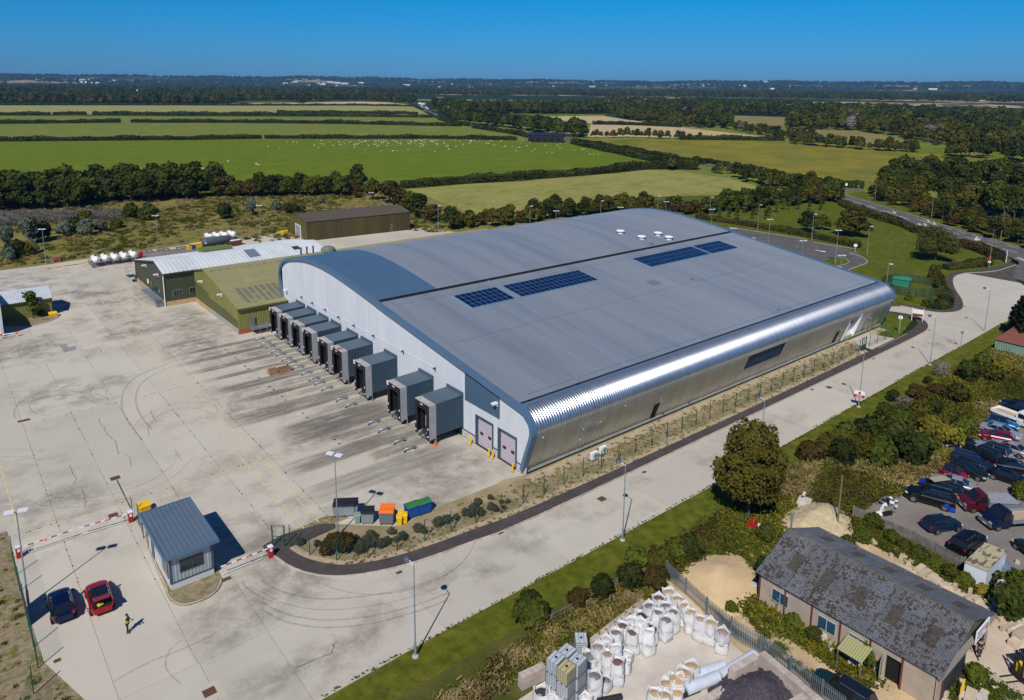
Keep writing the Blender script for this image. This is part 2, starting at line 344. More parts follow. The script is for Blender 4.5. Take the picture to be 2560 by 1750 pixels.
A2=xy([z7(0,975),z7(150,1005),z7(400,1052),z7(600,1052),z7(700,1022),z7(727,970),z7(700,890),z7(640,800),z7(610,720),z7(615,660),z7(665,625),z7(760,605),z7(900,597),z7(1060,585),z7(1200,550),z7(1320,510)])
B2=xy([z7(0,945),z7(180,985),z7(400,1022),z7(560,1017),z7(605,980),z7(608,920),z7(560,840),z7(522,740),z7(515,670),z7(550,620),z7(620,595),z7(700,585),z7(800,575),z7(1000,555),z7(1150,515),z7(1230,480)])
A2s=smoothline(A2,3);B2s=smoothline(B2,3)
yard=tag(link('yard',None),kind='structure');road=tag(link('concrete_road',None),kind='structure')
YP=[(-95,211),(20,210.8),(49,213.6),(78,215.6),(84,216),(86,204),(122,202),(126,190),(130,176),(130,131),(51.4,131)]+EDGE+[(22.3,64.4),(22.3,54.4),(5.2,54.4),(5.2,56.0),(3.4,62),(3.0,72),(3.0,84.5),(-95,84.5)]
RP=[(22.3,54.4),(22.3,64.4)]+PL2+[(152.2,68.0)]+A2s[1:]+xy([z7(1290,660)])+[(196,52),(185,45),(160,46.4),(141,46.1),(119,46.0),(67,45.2),(30,45.3),(18.7,45.1),(12,44.9),(-5,33),(-8,40),(3.6,46),(5.0,52),(5.2,54.4)]
xs=[-101.4+5.615*i for i in range(22)];xs=[12.8+5.62*i-5.62*20 for i in range(42)]
xs=[x for x in xs if-101<x<135]
ysl=[25.8,54.4,83.0,111.6,140.6,167.4,196,225]
def slabs(parent,poly,X,Y,m,gap=.013,z=0.0):
    for i in range(len(X)-1):
        for j in range(len(Y)-1):
            c=cell(poly,X[i]+gap,X[i+1]-gap,Y[j]+gap,Y[j+1]-gap)
            if len(c)<3:continue
            ar=abs(sum(c[k][0]*c[(k+1)%len(c)][1]-c[(k+1)%len(c)][0]*c[k][1]for k in range(len(c))))/2
            if ar<.3:continue
            cen=(sum(p[0]for p in c)/len(c),sum(p[1]for p in c)/len(c));q=proj((cen[0],cen[1],0))
            if q is None:continue
            if not(-900<q[0]<3300 and q[1]<2600):continue
            mb=MB();mb.prism(c,z-.12,z);pt_('concrete_slab',mb,m,parent)
slabs(yard,YP,xs,ysl,K['conc'])
slabs(road,RP,[-10,7.3,12.9,18.4,30.2,44.6,59.5,74,89.4,104.5,120,137,152,170,200],[20,54.4,75,100],K['conc2'])
sheet('joint_filler',YP,'joint',-.016);sheet('joint_filler',RP,'joint',-.018)
mb=MB();
for k in range(340):                                          # weeds growing in the open joints
    j=random.choice([29.66,29.66,29.66,12.8,24.04,24.04,18.42,7.18]);y=random.choice([random.uniform(66,112),random.uniform(66,190)])
    s=random.uniform(.03,.075)
    if random.random()<.3:j,y=random.uniform(4,50),random.choice([83,111.6,140.6]);
    mb.box((j+random.gauss(0,.03),y+random.gauss(0,.03),.02),(s*1.3,s*2,.06),random.random()*3)
tag(link('joint_weeds',mb.mesh('joint_weeds',K['joint'])),kind='stuff')
# footpaths and kerbs
KH=.11
def pathway(name,lo_,hi_,zt=KH):
    mb=MB();n=min(len(lo_),len(hi_));a,b=lo_[:n],hi_[:n]
    strip(mb,a,b,zt);mb.loft([[(p[0],p[1],-.05),(p[0],p[1],zt)]for p in b],closed=False);return struct(name,mb,K['asph'])
pathway('footpath',offs(PL2,.16),PU2)
fbr=[(22.5,64.0),(22.5,66.0),(24.5,66.5),(28.3,65.9),(29.6,65.0),(29.3,64.35),(27.2,64.15),(24.2,64.05),(24.1,63.6)]
mb=MB();mb.prism(fbr,-.05,KH+.003);struct('footpath_branch',mb,K['asph'])
pathway('lodge_footpath',offs(A2s,.16),B2s)
def kerbs(owner,line,wd=.15,z1=KH+.015,seg=.92,m='kerb',maxn=90,z0=-.05):
    acc=[];s=0
    for a,b in zip(line[:-1],line[1:]):
        l=math.hypot(b[0]-a[0],b[1]-a[1]);
        if l>0:acc.append((s,a,b,l));s+=l
    def at(t):
        for s0,a,b,l in acc:
            if t<=s0+l+1e-6:u=(t-s0)/l;return(a[0]+(b[0]-a[0])*u,a[1]+(b[1]-a[1])*u)
        return acc[-1][2]
    n=max(1,int(s/seg));cut=min(n,maxn);big=MB()
    for i in range(n):
        a,b=at(i*s/n),at((i+1)*s/n);l=math.hypot(b[0]-a[0],b[1]-a[1]);ang=math.atan2(b[1]-a[1],b[0]-a[0])
        c=((a[0]+b[0])/2-math.sin(ang)*wd/2,(a[1]+b[1])/2+math.cos(ang)*wd/2)
        if i<cut:
            key=(round(l,1),wd,z1)
            if key not in KM:
                t=MB();t.add([(-l/2+.006,-wd/2,z0),(l/2-.006,-wd/2,z0),(l/2-.006,wd/2,z0),(-l/2+.006,wd/2,z0),(-l/2+.006,-wd/2+.03,z1),(l/2-.006,-wd/2+.03,z1),(l/2-.006,wd/2,z1),(-l/2+.006,wd/2,z1)],
                                [(3,2,1,0),(4,5,6,7),(0,1,5,4),(1,2,6,5),(2,3,7,6),(3,0,4,7)]);KM[key]=t.mesh('kerb_stone',K[m])
            link('kerb_stone',KM[key],owner,(c[0]+random.gauss(0,.006),c[1]+random.gauss(0,.006),random.gauss(0,.006)),ang)
        else:big.box((c[0],c[1],(z0+z1)/2),(l-.01,wd,z1-z0),ang)
    if big.v:pt_('kerb_run',big,K[m],owner,kind='stuff')
KM={}
kerb_o=tag(link('kerb',None),kind='structure')
kerbs(kerb_o,PL2,.16,maxn=70);kerbs(kerb_o,[(p[0],p[1])for p in A2s],.16,maxn=0,seg=1.5)
kerbs(kerb_o,[(128,54.55),(140,54.9)],.1,maxn=0)
# planting strip, gravel margins
pl=offs(PU2,.0);k0=0
PS=[p for p in PU2 if p[0]>24.15 and p[0]<128]
top_=[(128,60.2),(51.6,60.2)]+EDGE[1:-3]+[(29.6,65.0),(29.3,64.3),(27.2,64.1),(24.3,64.0)]
mb=MB();mb.prism([p for p in PS if p[1]<64.1]+top_,-.04,.05);struct('planting_bed',mb,K['planting'])
mb=MB();a=[p for p in PU2 if 24.15<p[0]<129];strip(mb,a,offs(a,.75),.058);struct('gravel_margin',mb,K['gravel'])
mb=MB();gw=[(51.0+i*1.5,59.9)for i in range(60)];g2=[(x,58.35+random.uniform(-.35,.35)-(.5 if x<56 else 0))for x,_ in gw];strip(mb,g2,gw,.062);struct('gravel_drip_strip',mb,K['gravel'])
mb=MB();mb.prism([(127.2,59.8),(134.4,59.8),(135.5,55.1),(126.5,55.0)],-.04,.075);struct('entrance_slab',mb,K['conc2'])
mb=MB();mb.prism([(24.2,66.45),(28.2,65.95),(29.7,65.2),(31.3,65.1),(31.2,66.1),(29.2,67.0)],0.001,.012);struct('worn_ground',mb,K['gverge'])
# car park behind the warehouse, main road
def z8(x,y):return G(1950+.18877*x,600+.18877*y)
sheet('car_park_drive',xy([zC(300,1130),zC(420,1135),zC(850,1212),zC(1080,1262),zC(1190,1292),z8(1100,225),z8(1165,280),z8(1150,310),z8(1050,345),z8(900,402)])+[(150,72),(146,90),(150,128)],'asph2',-.03)
mb=MB();mb.prism(xy([z8(555,290),z8(640,255),z8(730,226),z8(850,240),z8(920,290),z8(880,322),z8(740,347),z8(640,320)]),-.03,.06);struct('grass_island',mb,K['lawn'])
kerbs(kerb_o,xy([z8(740,347),z8(880,322),z8(920,290),z8(850,240),z8(730,226)]),.16,.09,1.2,maxn=0)
kerbs(kerb_o,xy([z8(440,30),z8(980,115)]),.16,.09,1.2,maxn=0);kerbs(kerb_o,xy([zC(330,1130),zC(860,1212)]),.16,.09,1.2,maxn=0)
kerbs(kerb_o,xy([z8(900,402),z8(1050,345),z8(1150,310),z8(1165,280),z8(1100,225),z8(920,170)]),.16,.09,1.2,maxn=0)
mb=MB()
def flatq(mb,pts,z=.004,mi=None):mb.add([(p[0],p[1],z)for p in pts],[tuple(range(len(pts)))],mi)
def line(mb,a,b,wd,z=.020,mi=None):
    l=math.hypot(b[0]-a[0],b[1]-a[1]);nx,ny=-(b[1]-a[1])/l*wd/2,(b[0]-a[0])/l*wd/2
    mb.add([(a[0]+nx,a[1]+ny,z),(a[0]-nx,a[1]-ny,z),(b[0]-nx,b[1]-ny,z),(b[0]+nx,b[1]+ny,z)],[(0,1,2,3)],mi)
a,b=z8(465,130),z8(560,148);line(mb,a,b,.5,-.024);c=z8(618,158);d=(Vector(c)-Vector(b)).normalized();s_=Vector((-d.y,d.x,0));flatq(mb,[b+s_*.9,c,b-s_*.9],-.024)
a,b=z8(800,352),z8(760,368);line(mb,a,b,.8,-.024);a,b=zC(480,1197),zC(510,1204);line(mb,a,b,.8,-.024)
struct('drive_markings',mb,K['white'])
near=xy([zC(1075,900),zC(1080,940),zC(1100,962),zC(1300,1032),zC(1500,1097),zC(1700,1167),zC(1900,1232),zC(2100,1292),zC(2200,1320),zC(2290,1378)])
farr=xy([zC(1085,893),zC(1100,905),zC(1200,932),zC(1300,962),zC(1400,993),zC(1600,1053),zC(1800,1116),zC(2000,1178),zC(2324,1268),zC(2600,1350)])
sheet('main_road',near+xy([z7(1345,470),z7(1345,505),z7(1060,587),z7(1290,662),z7(1500,720)])+farr[::-1],'asph2',-.028)
sheet('side_road',xy([zC(1090,893),zC(1240,882),zC(1235,872),zC(1060,868),zC(900,852),zC(740,822),zC(360,735),zC(0,668),zB(2200,632),zB(1900,575),zB(1700,540),zB(1500,500),zB(1400,492),zB(1240,478),zB(1100,452),zB(860,410),zB(760,395),zB(660,370),zB(560,312),zB(510,285),zB(500,290),zB(540,315),zB(640,372),zB(740,403),zB(850,428),zB(1090,470),zB(1240,505),zB(1400,520),zB(1490,530),zB(1700,570),zB(1900,604),zB(2200,658),zC(0,680),zC(340,750),zC(730,838),zC(850,858),zC(1000,882),zC(1075,905)]),'asph2',-.030)
sheet('road_verge',xy([zC(1130,900),zC(1240,885),zC(1700,1060),zC(2324,1230),zC(2600,1300),zC(2600,1350),zC(2324,1268),zC(2000,1178),zC(1600,1053),zC(1200,932)]),'verge',-.034)
mb=MB()
def dashes(pts,n,duty,wd,z=-.022,seg=None):
    a,b=pts
    for i in range(n):
        p=a.lerp(b,i/n);q=a.lerp(b,(i+duty)/n);line(mb,p,q,wd,z)
dashes((zC(1085,925),zC(1560,1082)),5,.72,.16);dashes((zC(1700,1122),zC(2324,1318)),5,.7,.16);dashes((zC(1270,985),zC(1600,1092)),3,.6,.16)
dashes((zC(1600,1075),zC(2324,1285)),7,.65,.16)
for k,(x,y)in enumerate([(1430,1025),(1640,1110),(1700,1100),(1730,1130),(1660,1085),(1600,1110),(2000,1205)]):
    a,b=zC(x-28,y-6),zC(x+30,y+10);line(mb,a,b,.22,-.022);line(mb,b,zC(x+8,y-8),.3,-.022);line(mb,b,zC(x+4,y+12),.3,-.022)
line(mb,zC(1120,951),zC(1290,1021),.1,-.022);line(mb,zC(1110,885),zC(1235,873),.16,-.024)
e1=offs(farr,-.35);[line(mb,e1[i],e1[i+1],.12,-.022)for i in range(1,len(e1)-1)]
for i in range(6):p=z7(1310+i*18,425+i*8);line(mb,p,p+Vector((.9,-.9,0)),.35,-.022)
struct('road_markings',mb,K['white'])
# ---------------------------------------------------------------- yard markings
BAYS=[(73.7,76.4),(80.3,83.3),(89.9,92.75),(97.4,100.1),(102,105),(107.9,110.8),(112.5,115.35),(117.2,120.1),(121.95,124.9)]
mb=MB()
for a,b in BAYS:
    for y in(a,b):line(mb,(28.5,y),(43.1,y),.10)
line(mb,(26.75,154.9),(26.75,66.3),.12);line(mb,(28.45,153.7),(28.45,66.4),.12)
line(mb,(4,82.75),(30.7,82.5),.13);line(mb,(4,83.95),(26.6,83.95),.09);line(mb,(3.8,102),(3.9,84.5),.13)
def y4(x,y):return G(x*.3146,600+y*.3146)
for a,b in(((960,340),(1185,558)),((880,225),(1000,300)),((825,360),(1050,585)),((1185,558),(930,605)),((810,490),(860,540)),((870,220),(970,305)),((540,196),(602,256)),((560,196),(612,256)),((590,186),(655,250)),((410,226),(450,275)),((440,218),(480,275)),((300,242),(334,296)),((890,575),(925,615))):
    line(mb,y4(*a),y4(*b),.16)
struct('yellow_bay_lines',mb,K['yellow'])
mb=MB()
for x,y in((302,238),(372,228),(443,217),(512,206),(572,197),(640,185)):p=y4(x,y);line(mb,p,p+Vector((3.2,0,0)),.7)
struct('orange_kerb_marks',mb,K['orange'])
def patches(name,qs,color,sc,lo_,hi_,z,stretch=(1,1,1)):
    me=bpy.data.meshes.new(name);vs=[];fs=[]
    for(x0,x1,y0,y1,r)in qs:
        cx,cy,a,b=(x0+x1)/2,(y0+y1)/2,(x1-x0)/2,(y1-y0)/2;o=len(vs);c_,s_=math.cos(r),math.sin(r)
        for px,py in((-a,-b),(a,-b),(a,b),(-a,b)):vs.append((cx+px*c_-py*s_,cy+px*s_+py*c_,z+.00002*len(fs)))
        fs.append((o,o+1,o+2,o+3))
    me.from_pydata(vs,[],fs);uv=me.uv_layers.new(name='UVMap')
    for k in range(len(fs)):
        for j,q in enumerate(((0,0),(1,0),(1,1),(0,1))):uv.data[k*4+j].uv=q
    m=mat(name,color,.9,alpha=(sc,lo_,hi_),stretch=stretch);t=m.node_tree;n=t.nodes;L=t.links;b_=n['Principled BSDF']
    u=n.new('ShaderNodeTexCoord');v1=n.new('ShaderNodeVectorMath');v1.operation='MULTIPLY_ADD';v1.inputs[1].default_value=(2,2,0);v1.inputs[2].default_value=(-1,-1,0);L.new(u.outputs['UV'],v1.inputs[0])
    v2=n.new('ShaderNodeVectorMath');v2.operation='MULTIPLY';L.new(v1.outputs[0],v2.inputs[0]);L.new(v1.outputs[0],v2.inputs[1]);v3=n.new('ShaderNodeVectorMath');v3.operation='MULTIPLY';L.new(v2.outputs[0],v3.inputs[0]);L.new(v2.outputs[0],v3.inputs[1])
    ln=n.new('ShaderNodeVectorMath');ln.operation='LENGTH';L.new(v3.outputs[0],ln.inputs[0]);mr=n.new('ShaderNodeMapRange');mr.inputs['From Min'].default_value=.95;mr.inputs['From Max'].default_value=.05;L.new(ln.outputs['Value'],mr.inputs['Value'])
    mu=n.new('ShaderNodeMath');mu.operation='MULTIPLY';old=b_.inputs['Alpha'].links[0].from_socket;L.new(old,mu.inputs[0]);L.new(mr.outputs[0],mu.inputs[1]);L.new(mu.outputs[0],b_.inputs['Alpha'])
    me.materials.append(m);return tag(link(name,me),kind='structure')
qs=[]
for i in range(len(BAYS)):
    lo_,hi_=BAYS[i];nxt=BAYS[i+1][0]if i<len(BAYS)-1 else hi_+1.7;e_=random.uniform(-2,3)
    qs+=[(29+e_,50,hi_-.05,nxt+.05,0),(31+e_,49,hi_+.1,nxt-.1,0),(39,49.5,lo_+.2,hi_-.2,0)]
qs+=[(29,50,69,73.8,0),(36,50,81.5,91,0)]
patches('bay_dirt',qs,(.235,.215,.19),.55,.30,.98,.0060,(.3,2.4,1))
qs=[]
for k in range(95):
    x,y=random.uniform(-40,48),random.uniform(48,205)
    if x>44 and y>125:continue
    a,b=random.uniform(3,11),random.uniform(3,10);qs.append((x-a,x+a,y-b,y+b,random.uniform(-.5,.5)))
for k in range(26):x=random.uniform(8,150);a,b=random.uniform(2,9),random.uniform(.8,3);y=random.uniform(46.5,52);qs.append((x-a,x+a,y-b,y+b,random.uniform(-.1,.1)))
qs=[q for q in qs if inside(((q[0]+q[1])/2,(q[2]+q[3])/2),YP)or 46<(q[2]+q[3])/2<52.5]
patches('yard_dirt',qs,(.27,.24,.21),.22,.45,1.5,.0105)
qs=[(x-a,x+a,y-b,y+b,random.uniform(-.4,.4))for x,y,a,b in((45,66,7,5),(33,58.5,5,2),(38,135,6,9),(37,120,7,5),(22,60,4,5),(16,58,4,4),(24,64,3,6),(36,170,3,14),(10,145,9,5),(33,128,5,6),(35,100,5,8),(37,86,5,6))]
patches('worn_dirt',qs,(.22,.195,.165),.5,.36,1.15,.0145)
line_z=0
mb=MB()
def arc(c,r,a0,a1,wd=.2,z=.0165):
    n=40;ps=[(c[0]+r*math.cos(rad(a0+(a1-a0)*i/n)),c[1]+r*math.sin(rad(a0+(a1-a0)*i/n)))for i in range(n+1)];strip(mb,ps,offs(ps,wd),z)
def tm(pts,wd=.2,gap=1.7):
    ps=smoothline([(p.x,p.y)for p in pts],8);strip(mb,ps,offs(ps,wd),0.0165)
tm([y4(1380,965),y4(1250,1010),y4(1100,1075),y4(1000,1160),y4(958,1270),y4(975,1380),y4(1050,1500),y4(1120,1589)],.26)
tm([y4(1370,1000),y4(1200,1080),y4(1110,1150),y4(1072,1240),y4(1085,1340),y4(1140,1440),y4(1200,1510)],.26)
tm([y4(130,1420),y4(120,1360),y4(165,1290),y4(280,1225),y4(440,1200),y4(600,1205),y4(760,1225),y4(860,1270)])
tm([y4(400,1395),y4(300,1380),y4(245,1340),y4(260,1290),y4(350,1250),y4(480,1238),y4(640,1250),y4(760,1300)])
tm([y4(1190,1560),y4(1190,1480),y4(1280,1390),y4(1400,1345),y4(1560,1340),y4(1690,1380),y4(1730,1340),y4(1680,1300),y4(1520,1290),y4(1330,1310),y4(1150,1400),y4(1060,1480)],.16)
tm([y4(740,1250),y4(720,1220),y4(760,1160),y4(900,1090),y4(1100,1040),y4(1300,1000)],.16);tm([y4(860,1280),y4(850,1190),y4(920,1130),y4(1100,1070),y4(1300,1010)],.16)
tm([y4(1840,1420),y4(1840,1330),y4(1740,1270),y4(1560,1250)],.12);tm([y4(0,1200),y4(250,1210),y4(420,1190)],.12);tm([y4(0,1255),y4(150,1255)],.12)
def y2(x,y):return G(650+x*.3776,1150+y*.3776)
for d in(0,70,140,190):tm([y2(0,800+d),y2(150,880+d),y2(400,925+d),y2(700,905+d),y2(1000,850+d*.9),y2(1250,760+d*.9)],.2 if d!=70 else .13)
tm([z5(1711,1000),z5(1600,960),z5(1510,900),z5(1480,850)],.13);tm([z5(1110,1490),z5(1020,1390),z5(1040,1290),z5(1120,1220)],.13);tm([z5(700,1480),z5(900,1370),z5(1100,1290),z5(1300,1200)],.2)
tm([z5(0,60),z5(150,60),z5(270,70)],.14);tm([z5(0,105),z5(150,105),z5(250,125)],.14)
for c,r in(((14,93),9.3),((14,93),7.6),((33,60),9)):arc(c,r,200,330,.13)
struct('tyre_marks',mb,K['rubber'])
mb=MB()
for(x,y)in((1790,873),(1815,892),(1868,936),(1890,955),(1948,1003),(1973,1025),(2060,1095),(2143,1165),(2175,1190)):p=y4(x,y);mb.lathe([(.22,0),(.2,.001)],10,(p.x,p.y,.018))
for(x,y)in((305,842),(330,868),(245,792),(215,770),(140,706),(62,642),(35,622),(455,962),(487,993),(683,1153),(718,1183)):p=G(600+x*.3462,700+y*.3462);mb.lathe([(.2,0),(.18,.001)],10,(p.x,p.y,.018))
struct('oil_stains',mb,K['oil'])

def crack(pts,wd=.045):
    mb=MB();P_=[]
    for a,b in zip(pts[:-1],pts[1:]):
        for k in range(6):p=a.lerp(b,k/6);P_.append((p.x+random.gauss(0,.05),p.y+random.gauss(0,.05)))
    P_.append((pts[-1].x,pts[-1].y));strip(mb,P_,offs(P_,wd*random.uniform(.7,1.3)),.022);return mb
cm=MB()
for ps,f in(([(785,1415),(795,1465),(830,1490),(828,1520),(900,1589)],y4),([(340,745),(375,780),(400,795),(430,825)],y4),([(140,860),(150,900),(168,940)],y4),([(1200,1355),(1210,1400),(1240,1450)],y4),([(760,850),(800,870),(810,895)],y4),([(185,350),(190,400),(195,420)],y4),([(700,0),(715,40),(725,90)],z5),([(425,155),(440,200),(465,240),(448,268)],z5),([(500,300),(515,350),(520,410)],z5),([(1070,60),(1085,95),(1115,130)],z5),([(770,90),(800,130),(800,160)],z5),([(1140,700),(1180,760)],z5)):
    c=crack([f(*q)for q in ps]);o=len(cm.v);cm.v+=c.v;cm.f+=[tuple(i+o for i in q)for q in c.f];cm.m+=c.m
for ps in([(480,1235),(490,1215),(520,1215)],[(235,1375),(300,1355),(355,1330),(480,1282),(490,1230)]):c=crack([y2(*q)for q in ps]);o=len(cm.v);cm.v+=c.v;cm.f+=[tuple(i+o for i in q)for q in c.f];cm.m+=c.m
struct('concrete_cracks',cm,K['joint'])
mb=MB();flatq(mb,[y4(*q)for q in((475,838),(525,825),(545,852),(600,838),(612,868),(510,895))],.003);struct('repair_patch',mb,mat('grey_repair_patch',(.33,.30,.285),.9,c2=(.28,.26,.25),ns=1.5))
# ================================================================ the warehouse
K['roofgrey']=mat('roof_sheet_grey',(.25,.295,.35),.5,.3,c2=(.195,.235,.29),ns=.14,nd=9,lo=.4,hi=.62,stretch=(2.2,.16,1),c3=(.275,.315,.365),ns3=.04,spec=.5)
K['roofblue']=mat('roof_sheet_blue',(.075,.150,.255),.45,.25,c2=(.09,.17,.27),ns=.2,nd=6,stretch=(1.5,.3,1),spec=.5)
K['trimblue']=mat('blue_grey_trim',(.10,.19,.31),.42,.3,c2=(.12,.21,.32),ns=.4,spec=.5)
K['steel']=mat('bright_curved_sheet',(.50,.545,.60),.33,.93,orand=.06,spec=.5)
K['seam']=mat('sheet_seam',(.55,.57,.60),.3,.9)
K['white_clad']=mat('white_cladding',(.60,.635,.67),.5,0,c2=(.54,.575,.62),ns=.35,nd=6,stretch=(1,1,.15),orand=.03)
K['grey_clad']=mat('dock_grey_blue_cladding',(.055,.095,.14),.45,.2,orand=.04)
K['dockroof']=mat('dock_roof_blue_grey',(.085,.13,.175),.5,.2)
K['seal']=mat('dock_seal_canvas',(.33,.345,.37),.8,c2=(.27,.28,.30),ns=1.2);K['sealtop']=mat('dock_seal_top',(.47,.455,.445),.8,c2=(.33,.31,.30),ns=1.5)
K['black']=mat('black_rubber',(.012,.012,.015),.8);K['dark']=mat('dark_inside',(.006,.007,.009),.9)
K['whitep']=mat('white_paint',(.80,.80,.80),.5);K['galv']=mat('galvanised_steel',(.36,.42,.47),.45,.6,obj=True,c2=(.30,.36,.41),ns=3)
K['lilac']=mat('pale_lilac_door',(.50,.44,.50),.5,c2=(.46,.40,.46),ns=.8);K['glass']=mat('dark_glass',(.012,.016,.022),.08,spec=.8)
K['bluglass']=mat('blue_dark_glazing',(.020,.065,.11),.5,0,spec=.12);K['yel']=mat('yellow_paint',(.80,.48,.01),.5);K['red']=mat('red_paint',(.42,.012,.016),.4)
K['orangep']=mat('orange_plastic',(.80,.16,.015),.5);K['greenp']=mat('green_plastic',(.035,.17,.05),.5);K['bluep']=mat('blue_plastic',(.006,.075,.33),.45)
K['cell']=mat('solar_cell',(.004,.016,.075),.12,.2,orand=.25,spec=.6);K['alu']=mat('aluminium_frame',(.30,.50,.62),.4,.5)
K['plinth']=mat('concrete_plinth',(.48,.47,.45),.85,c2=(.38,.37,.35),ns=1.2)
K['fgreen']=mat('dark_green_fence_paint',(.008,.075,.05),.5);K['dkgrey']=mat('dark_grey_metal',(.05,.055,.065),.5,.3);K['darkred']=mat('barrier_red',(.36,.012,.02),.45)
X0,X1=51.5,142.0
WP=[(60.55,.55),(60.0,2.2),(59.35,4.0),(58.95,5.2),(58.85,5.9),(59.05,6.7),(59.55,7.35),(60.2,7.85),(61.0,8.15),(61.6,8.27)]                       # leaning wall and curved eave
RFS=[(61.5,8.20),(66,8.80),(71,9.47),(78,10.4),(85,11.33),(90,12.0),(95.0,12.66)]                                                     # straight slope up to the valley gutter
RFN=[(95.6,12.80),(100,13.42),(104.4,13.98),(109.4,14.52),(113.8,14.80),(118.6,14.76),(122.5,14.38),(126.6,13.62),(129,12.98),(131.0,11.98),(132.2,10.5),(132.6,8.95),(132.2,7),(131.4,4.6),(130.4,.5)]
wh=thing('warehouse','large silver grey warehouse with arched roof, curved metallic side and row of loading docks','warehouse',(X0,60,0))
def ribbed(prof,x0,x1,sp,wd,h,mb,mi=0):
    n=len(prof);nr=[]
    for i in range(n):
        a=prof[max(0,i-1)];b=prof[min(n-1,i+1)];l=math.hypot(b[0]-a[0],b[1]-a[1]);nr.append((-(b[1]-a[1])/l,(b[0]-a[0])/l))
    k=int(round((x1-x0)/sp));step=(x1-x0)/k
    xs_=[]
    for i in range(k):xs_+=[(x0+i*step,0),(x0+i*step+step-wd*1.6,0),(x0+i*step+step-wd*1.2,h),(x0+i*step+step-wd*.4,h)]
    xs_.append((x1,0))
    o=len(mb.v)
    for(x,hh)in xs_:
        for(p,q)in zip(prof,nr):mb.v.append((x,p[0]+q[0]*hh,p[1]+q[1]*hh))
    for i in range(len(xs_)-1):
        for j in range(n-1):mb.f.append((o+i*n+j,o+(i+1)*n+j,o+(i+1)*n+j+1,o+i*n+j+1));mb.m.append(mi)
mb=MB();ribbed(RFS,X0+.2,X1-.2,.5,.07,.05,mb);pt_('roof',mb,K['roofgrey'],wh,True,label='grey ribbed roof slope with solar panels')
mb=MB();ribbed(RFN,62.6,X1-.2,.5,.07,.05,mb);pt_('roof',mb,K['roofgrey'],wh,True,label='grey arched rear roof')
mb=MB();ribbed(RFN,X0+.2,62.6,.5,.07,.05,mb);pt_('roof',mb,K['roofblue'],wh,True,label='blue painted end bay of the arched roof')
# curved eave sheets, one object each
WPf=[]
for i in range(len(WP)-1):
    for t in(0,.5):WPf.append((WP[i][0]+(WP[i+1][0]-WP[i][0])*t,WP[i][1]+(WP[i+1][1]-WP[i][1])*t))
WPf.append(WP[-1])
WPs=[(a,b)for a,b in smoothline(WP,5)]
def corr(prof,wd,pitch=.40,A=.058,m=10):
    prof=prof[::-1];n=len(prof);nr=[]
    for i in range(n):a=prof[max(0,i-1)];b=prof[min(n-1,i+1)];l=math.hypot(b[0]-a[0],b[1]-a[1]);nr.append((-(b[1]-a[1])/l,(b[0]-a[0])/l))
    k=max(1,round(wd/pitch));mb=MB();N_=k*m
    for i in range(N_+1):
        x=wd*i/N_;h=A*math.sin(2*math.pi*i/m)
        for(p,q)in zip(prof,nr):mb.v.append((x,p[0]+q[0]*h,p[1]+q[1]*h))
    for i in range(N_):
        for j in range(n-1):mb.f.append((i*n+j,(i+1)*n+j,(i+1)*n+j+1,i*n+j+1));mb.m.append(0)
    return mb.mesh('curved_sheet',K['steel'],True)
npan=112;sw=(X1-X0-.5)/npan;full=corr(WPs,sw)
WINX=(94.6,104.6);DOORX=(126.4,130.6)
up=[p for p in WPs if p[1]>5.15];lowp=[p for p in WPs if p[1]<2.6];upd=[p for p in WPs if p[1]>4.7]
upm,lom,udm=corr(up,sw),corr(lowp,sw),corr(upd,sw)
for i in range(npan):
    x=X0+.25+i*sw
    if WINX[0]<=x+sw/2<=WINX[1]:ms=(upm,lom)
    elif DOORX[0]<=x+sw/2<=DOORX[1]:ms=(udm,)
    else:ms=(full,)
    for me in ms:
        o=link('curved_sheet',me,wh,(x-X0,-60+random.gauss(0,.0008),0));o.rotation_euler=(0,0,random.gauss(0,.0002))
def wy(z):                                                   # wall plane y at height z
    for a,b in zip(WPs[:-1],WPs[1:]):
        if a[1]<=z<=b[1]:return a[0]+(b[0]-a[0])*(z-a[1])/(b[1]-a[1])
    return 60.6
mb=MB();xa,xb=X0+.25+math.ceil((WINX[0]-X0-.25)/sw-.5)*sw,X0+.25+math.floor((WINX[1]-X0-.25)/sw+.5)*sw
z0,z1=lowp[-1][1],up[0][1]
mb.add([(xa,wy(z0)+.16,z0),(xb,wy(z0)+.16,z0),(xb,wy(z1)+.16,z1),(xa,wy(z1)+.16,z1)],[(0,1,2,3)])
win=pt_('window',mb,K['bluglass'],wh,True,label='long blue glazed strip window in the curved side')
mb=MB()
for(pa,pb)in(((xa,wy(z0),z0),(xb,wy(z0),z0)),((xa,wy(z1),z1),(xb,wy(z1),z1)),((xa,wy(z0),z0),(xa,wy(z1),z1)),((xb,wy(z0),z0),(xb,wy(z1),z1))):mb.tube(pa,pb,.09,4)
pt_('frame',mb,K['seam'],win,True)
for i in range(1,5):x=xa+(xb-xa)*i/5;mb=MB();mb.tube((x,wy(z0)+.12,z0),(x,wy(z1)+.12,z1),.03,4);pt_('glazing_bar',mb,K['dkgrey'],win,True)
xa,xb=X0+.25+math.ceil((DOORX[0]-X0-.25)/sw-.5)*sw,X0+.25+math.floor((DOORX[1]-X0-.25)/sw+.5)*sw;z1=upd[0][1]
mb=MB();yb=60.9
mb.add([(xa,wy(.6)-.05,.08),(xa,yb,.08),(xa,yb,z1),(xa,wy(z1)-.05,z1)],[(0,1,2,3)]);mb.add([(xb,wy(.6)-.05,.08),(xb,yb,.08),(xb,yb,z1),(xb,wy(z1)-.05,z1)],[(3,2,1,0)]);mb.add([(xa,wy(z1)-.05,z1),(xb,wy(z1)-.05,z1),(xb,yb,z1),(xa,yb,z1)],[(3,2,1,0)])
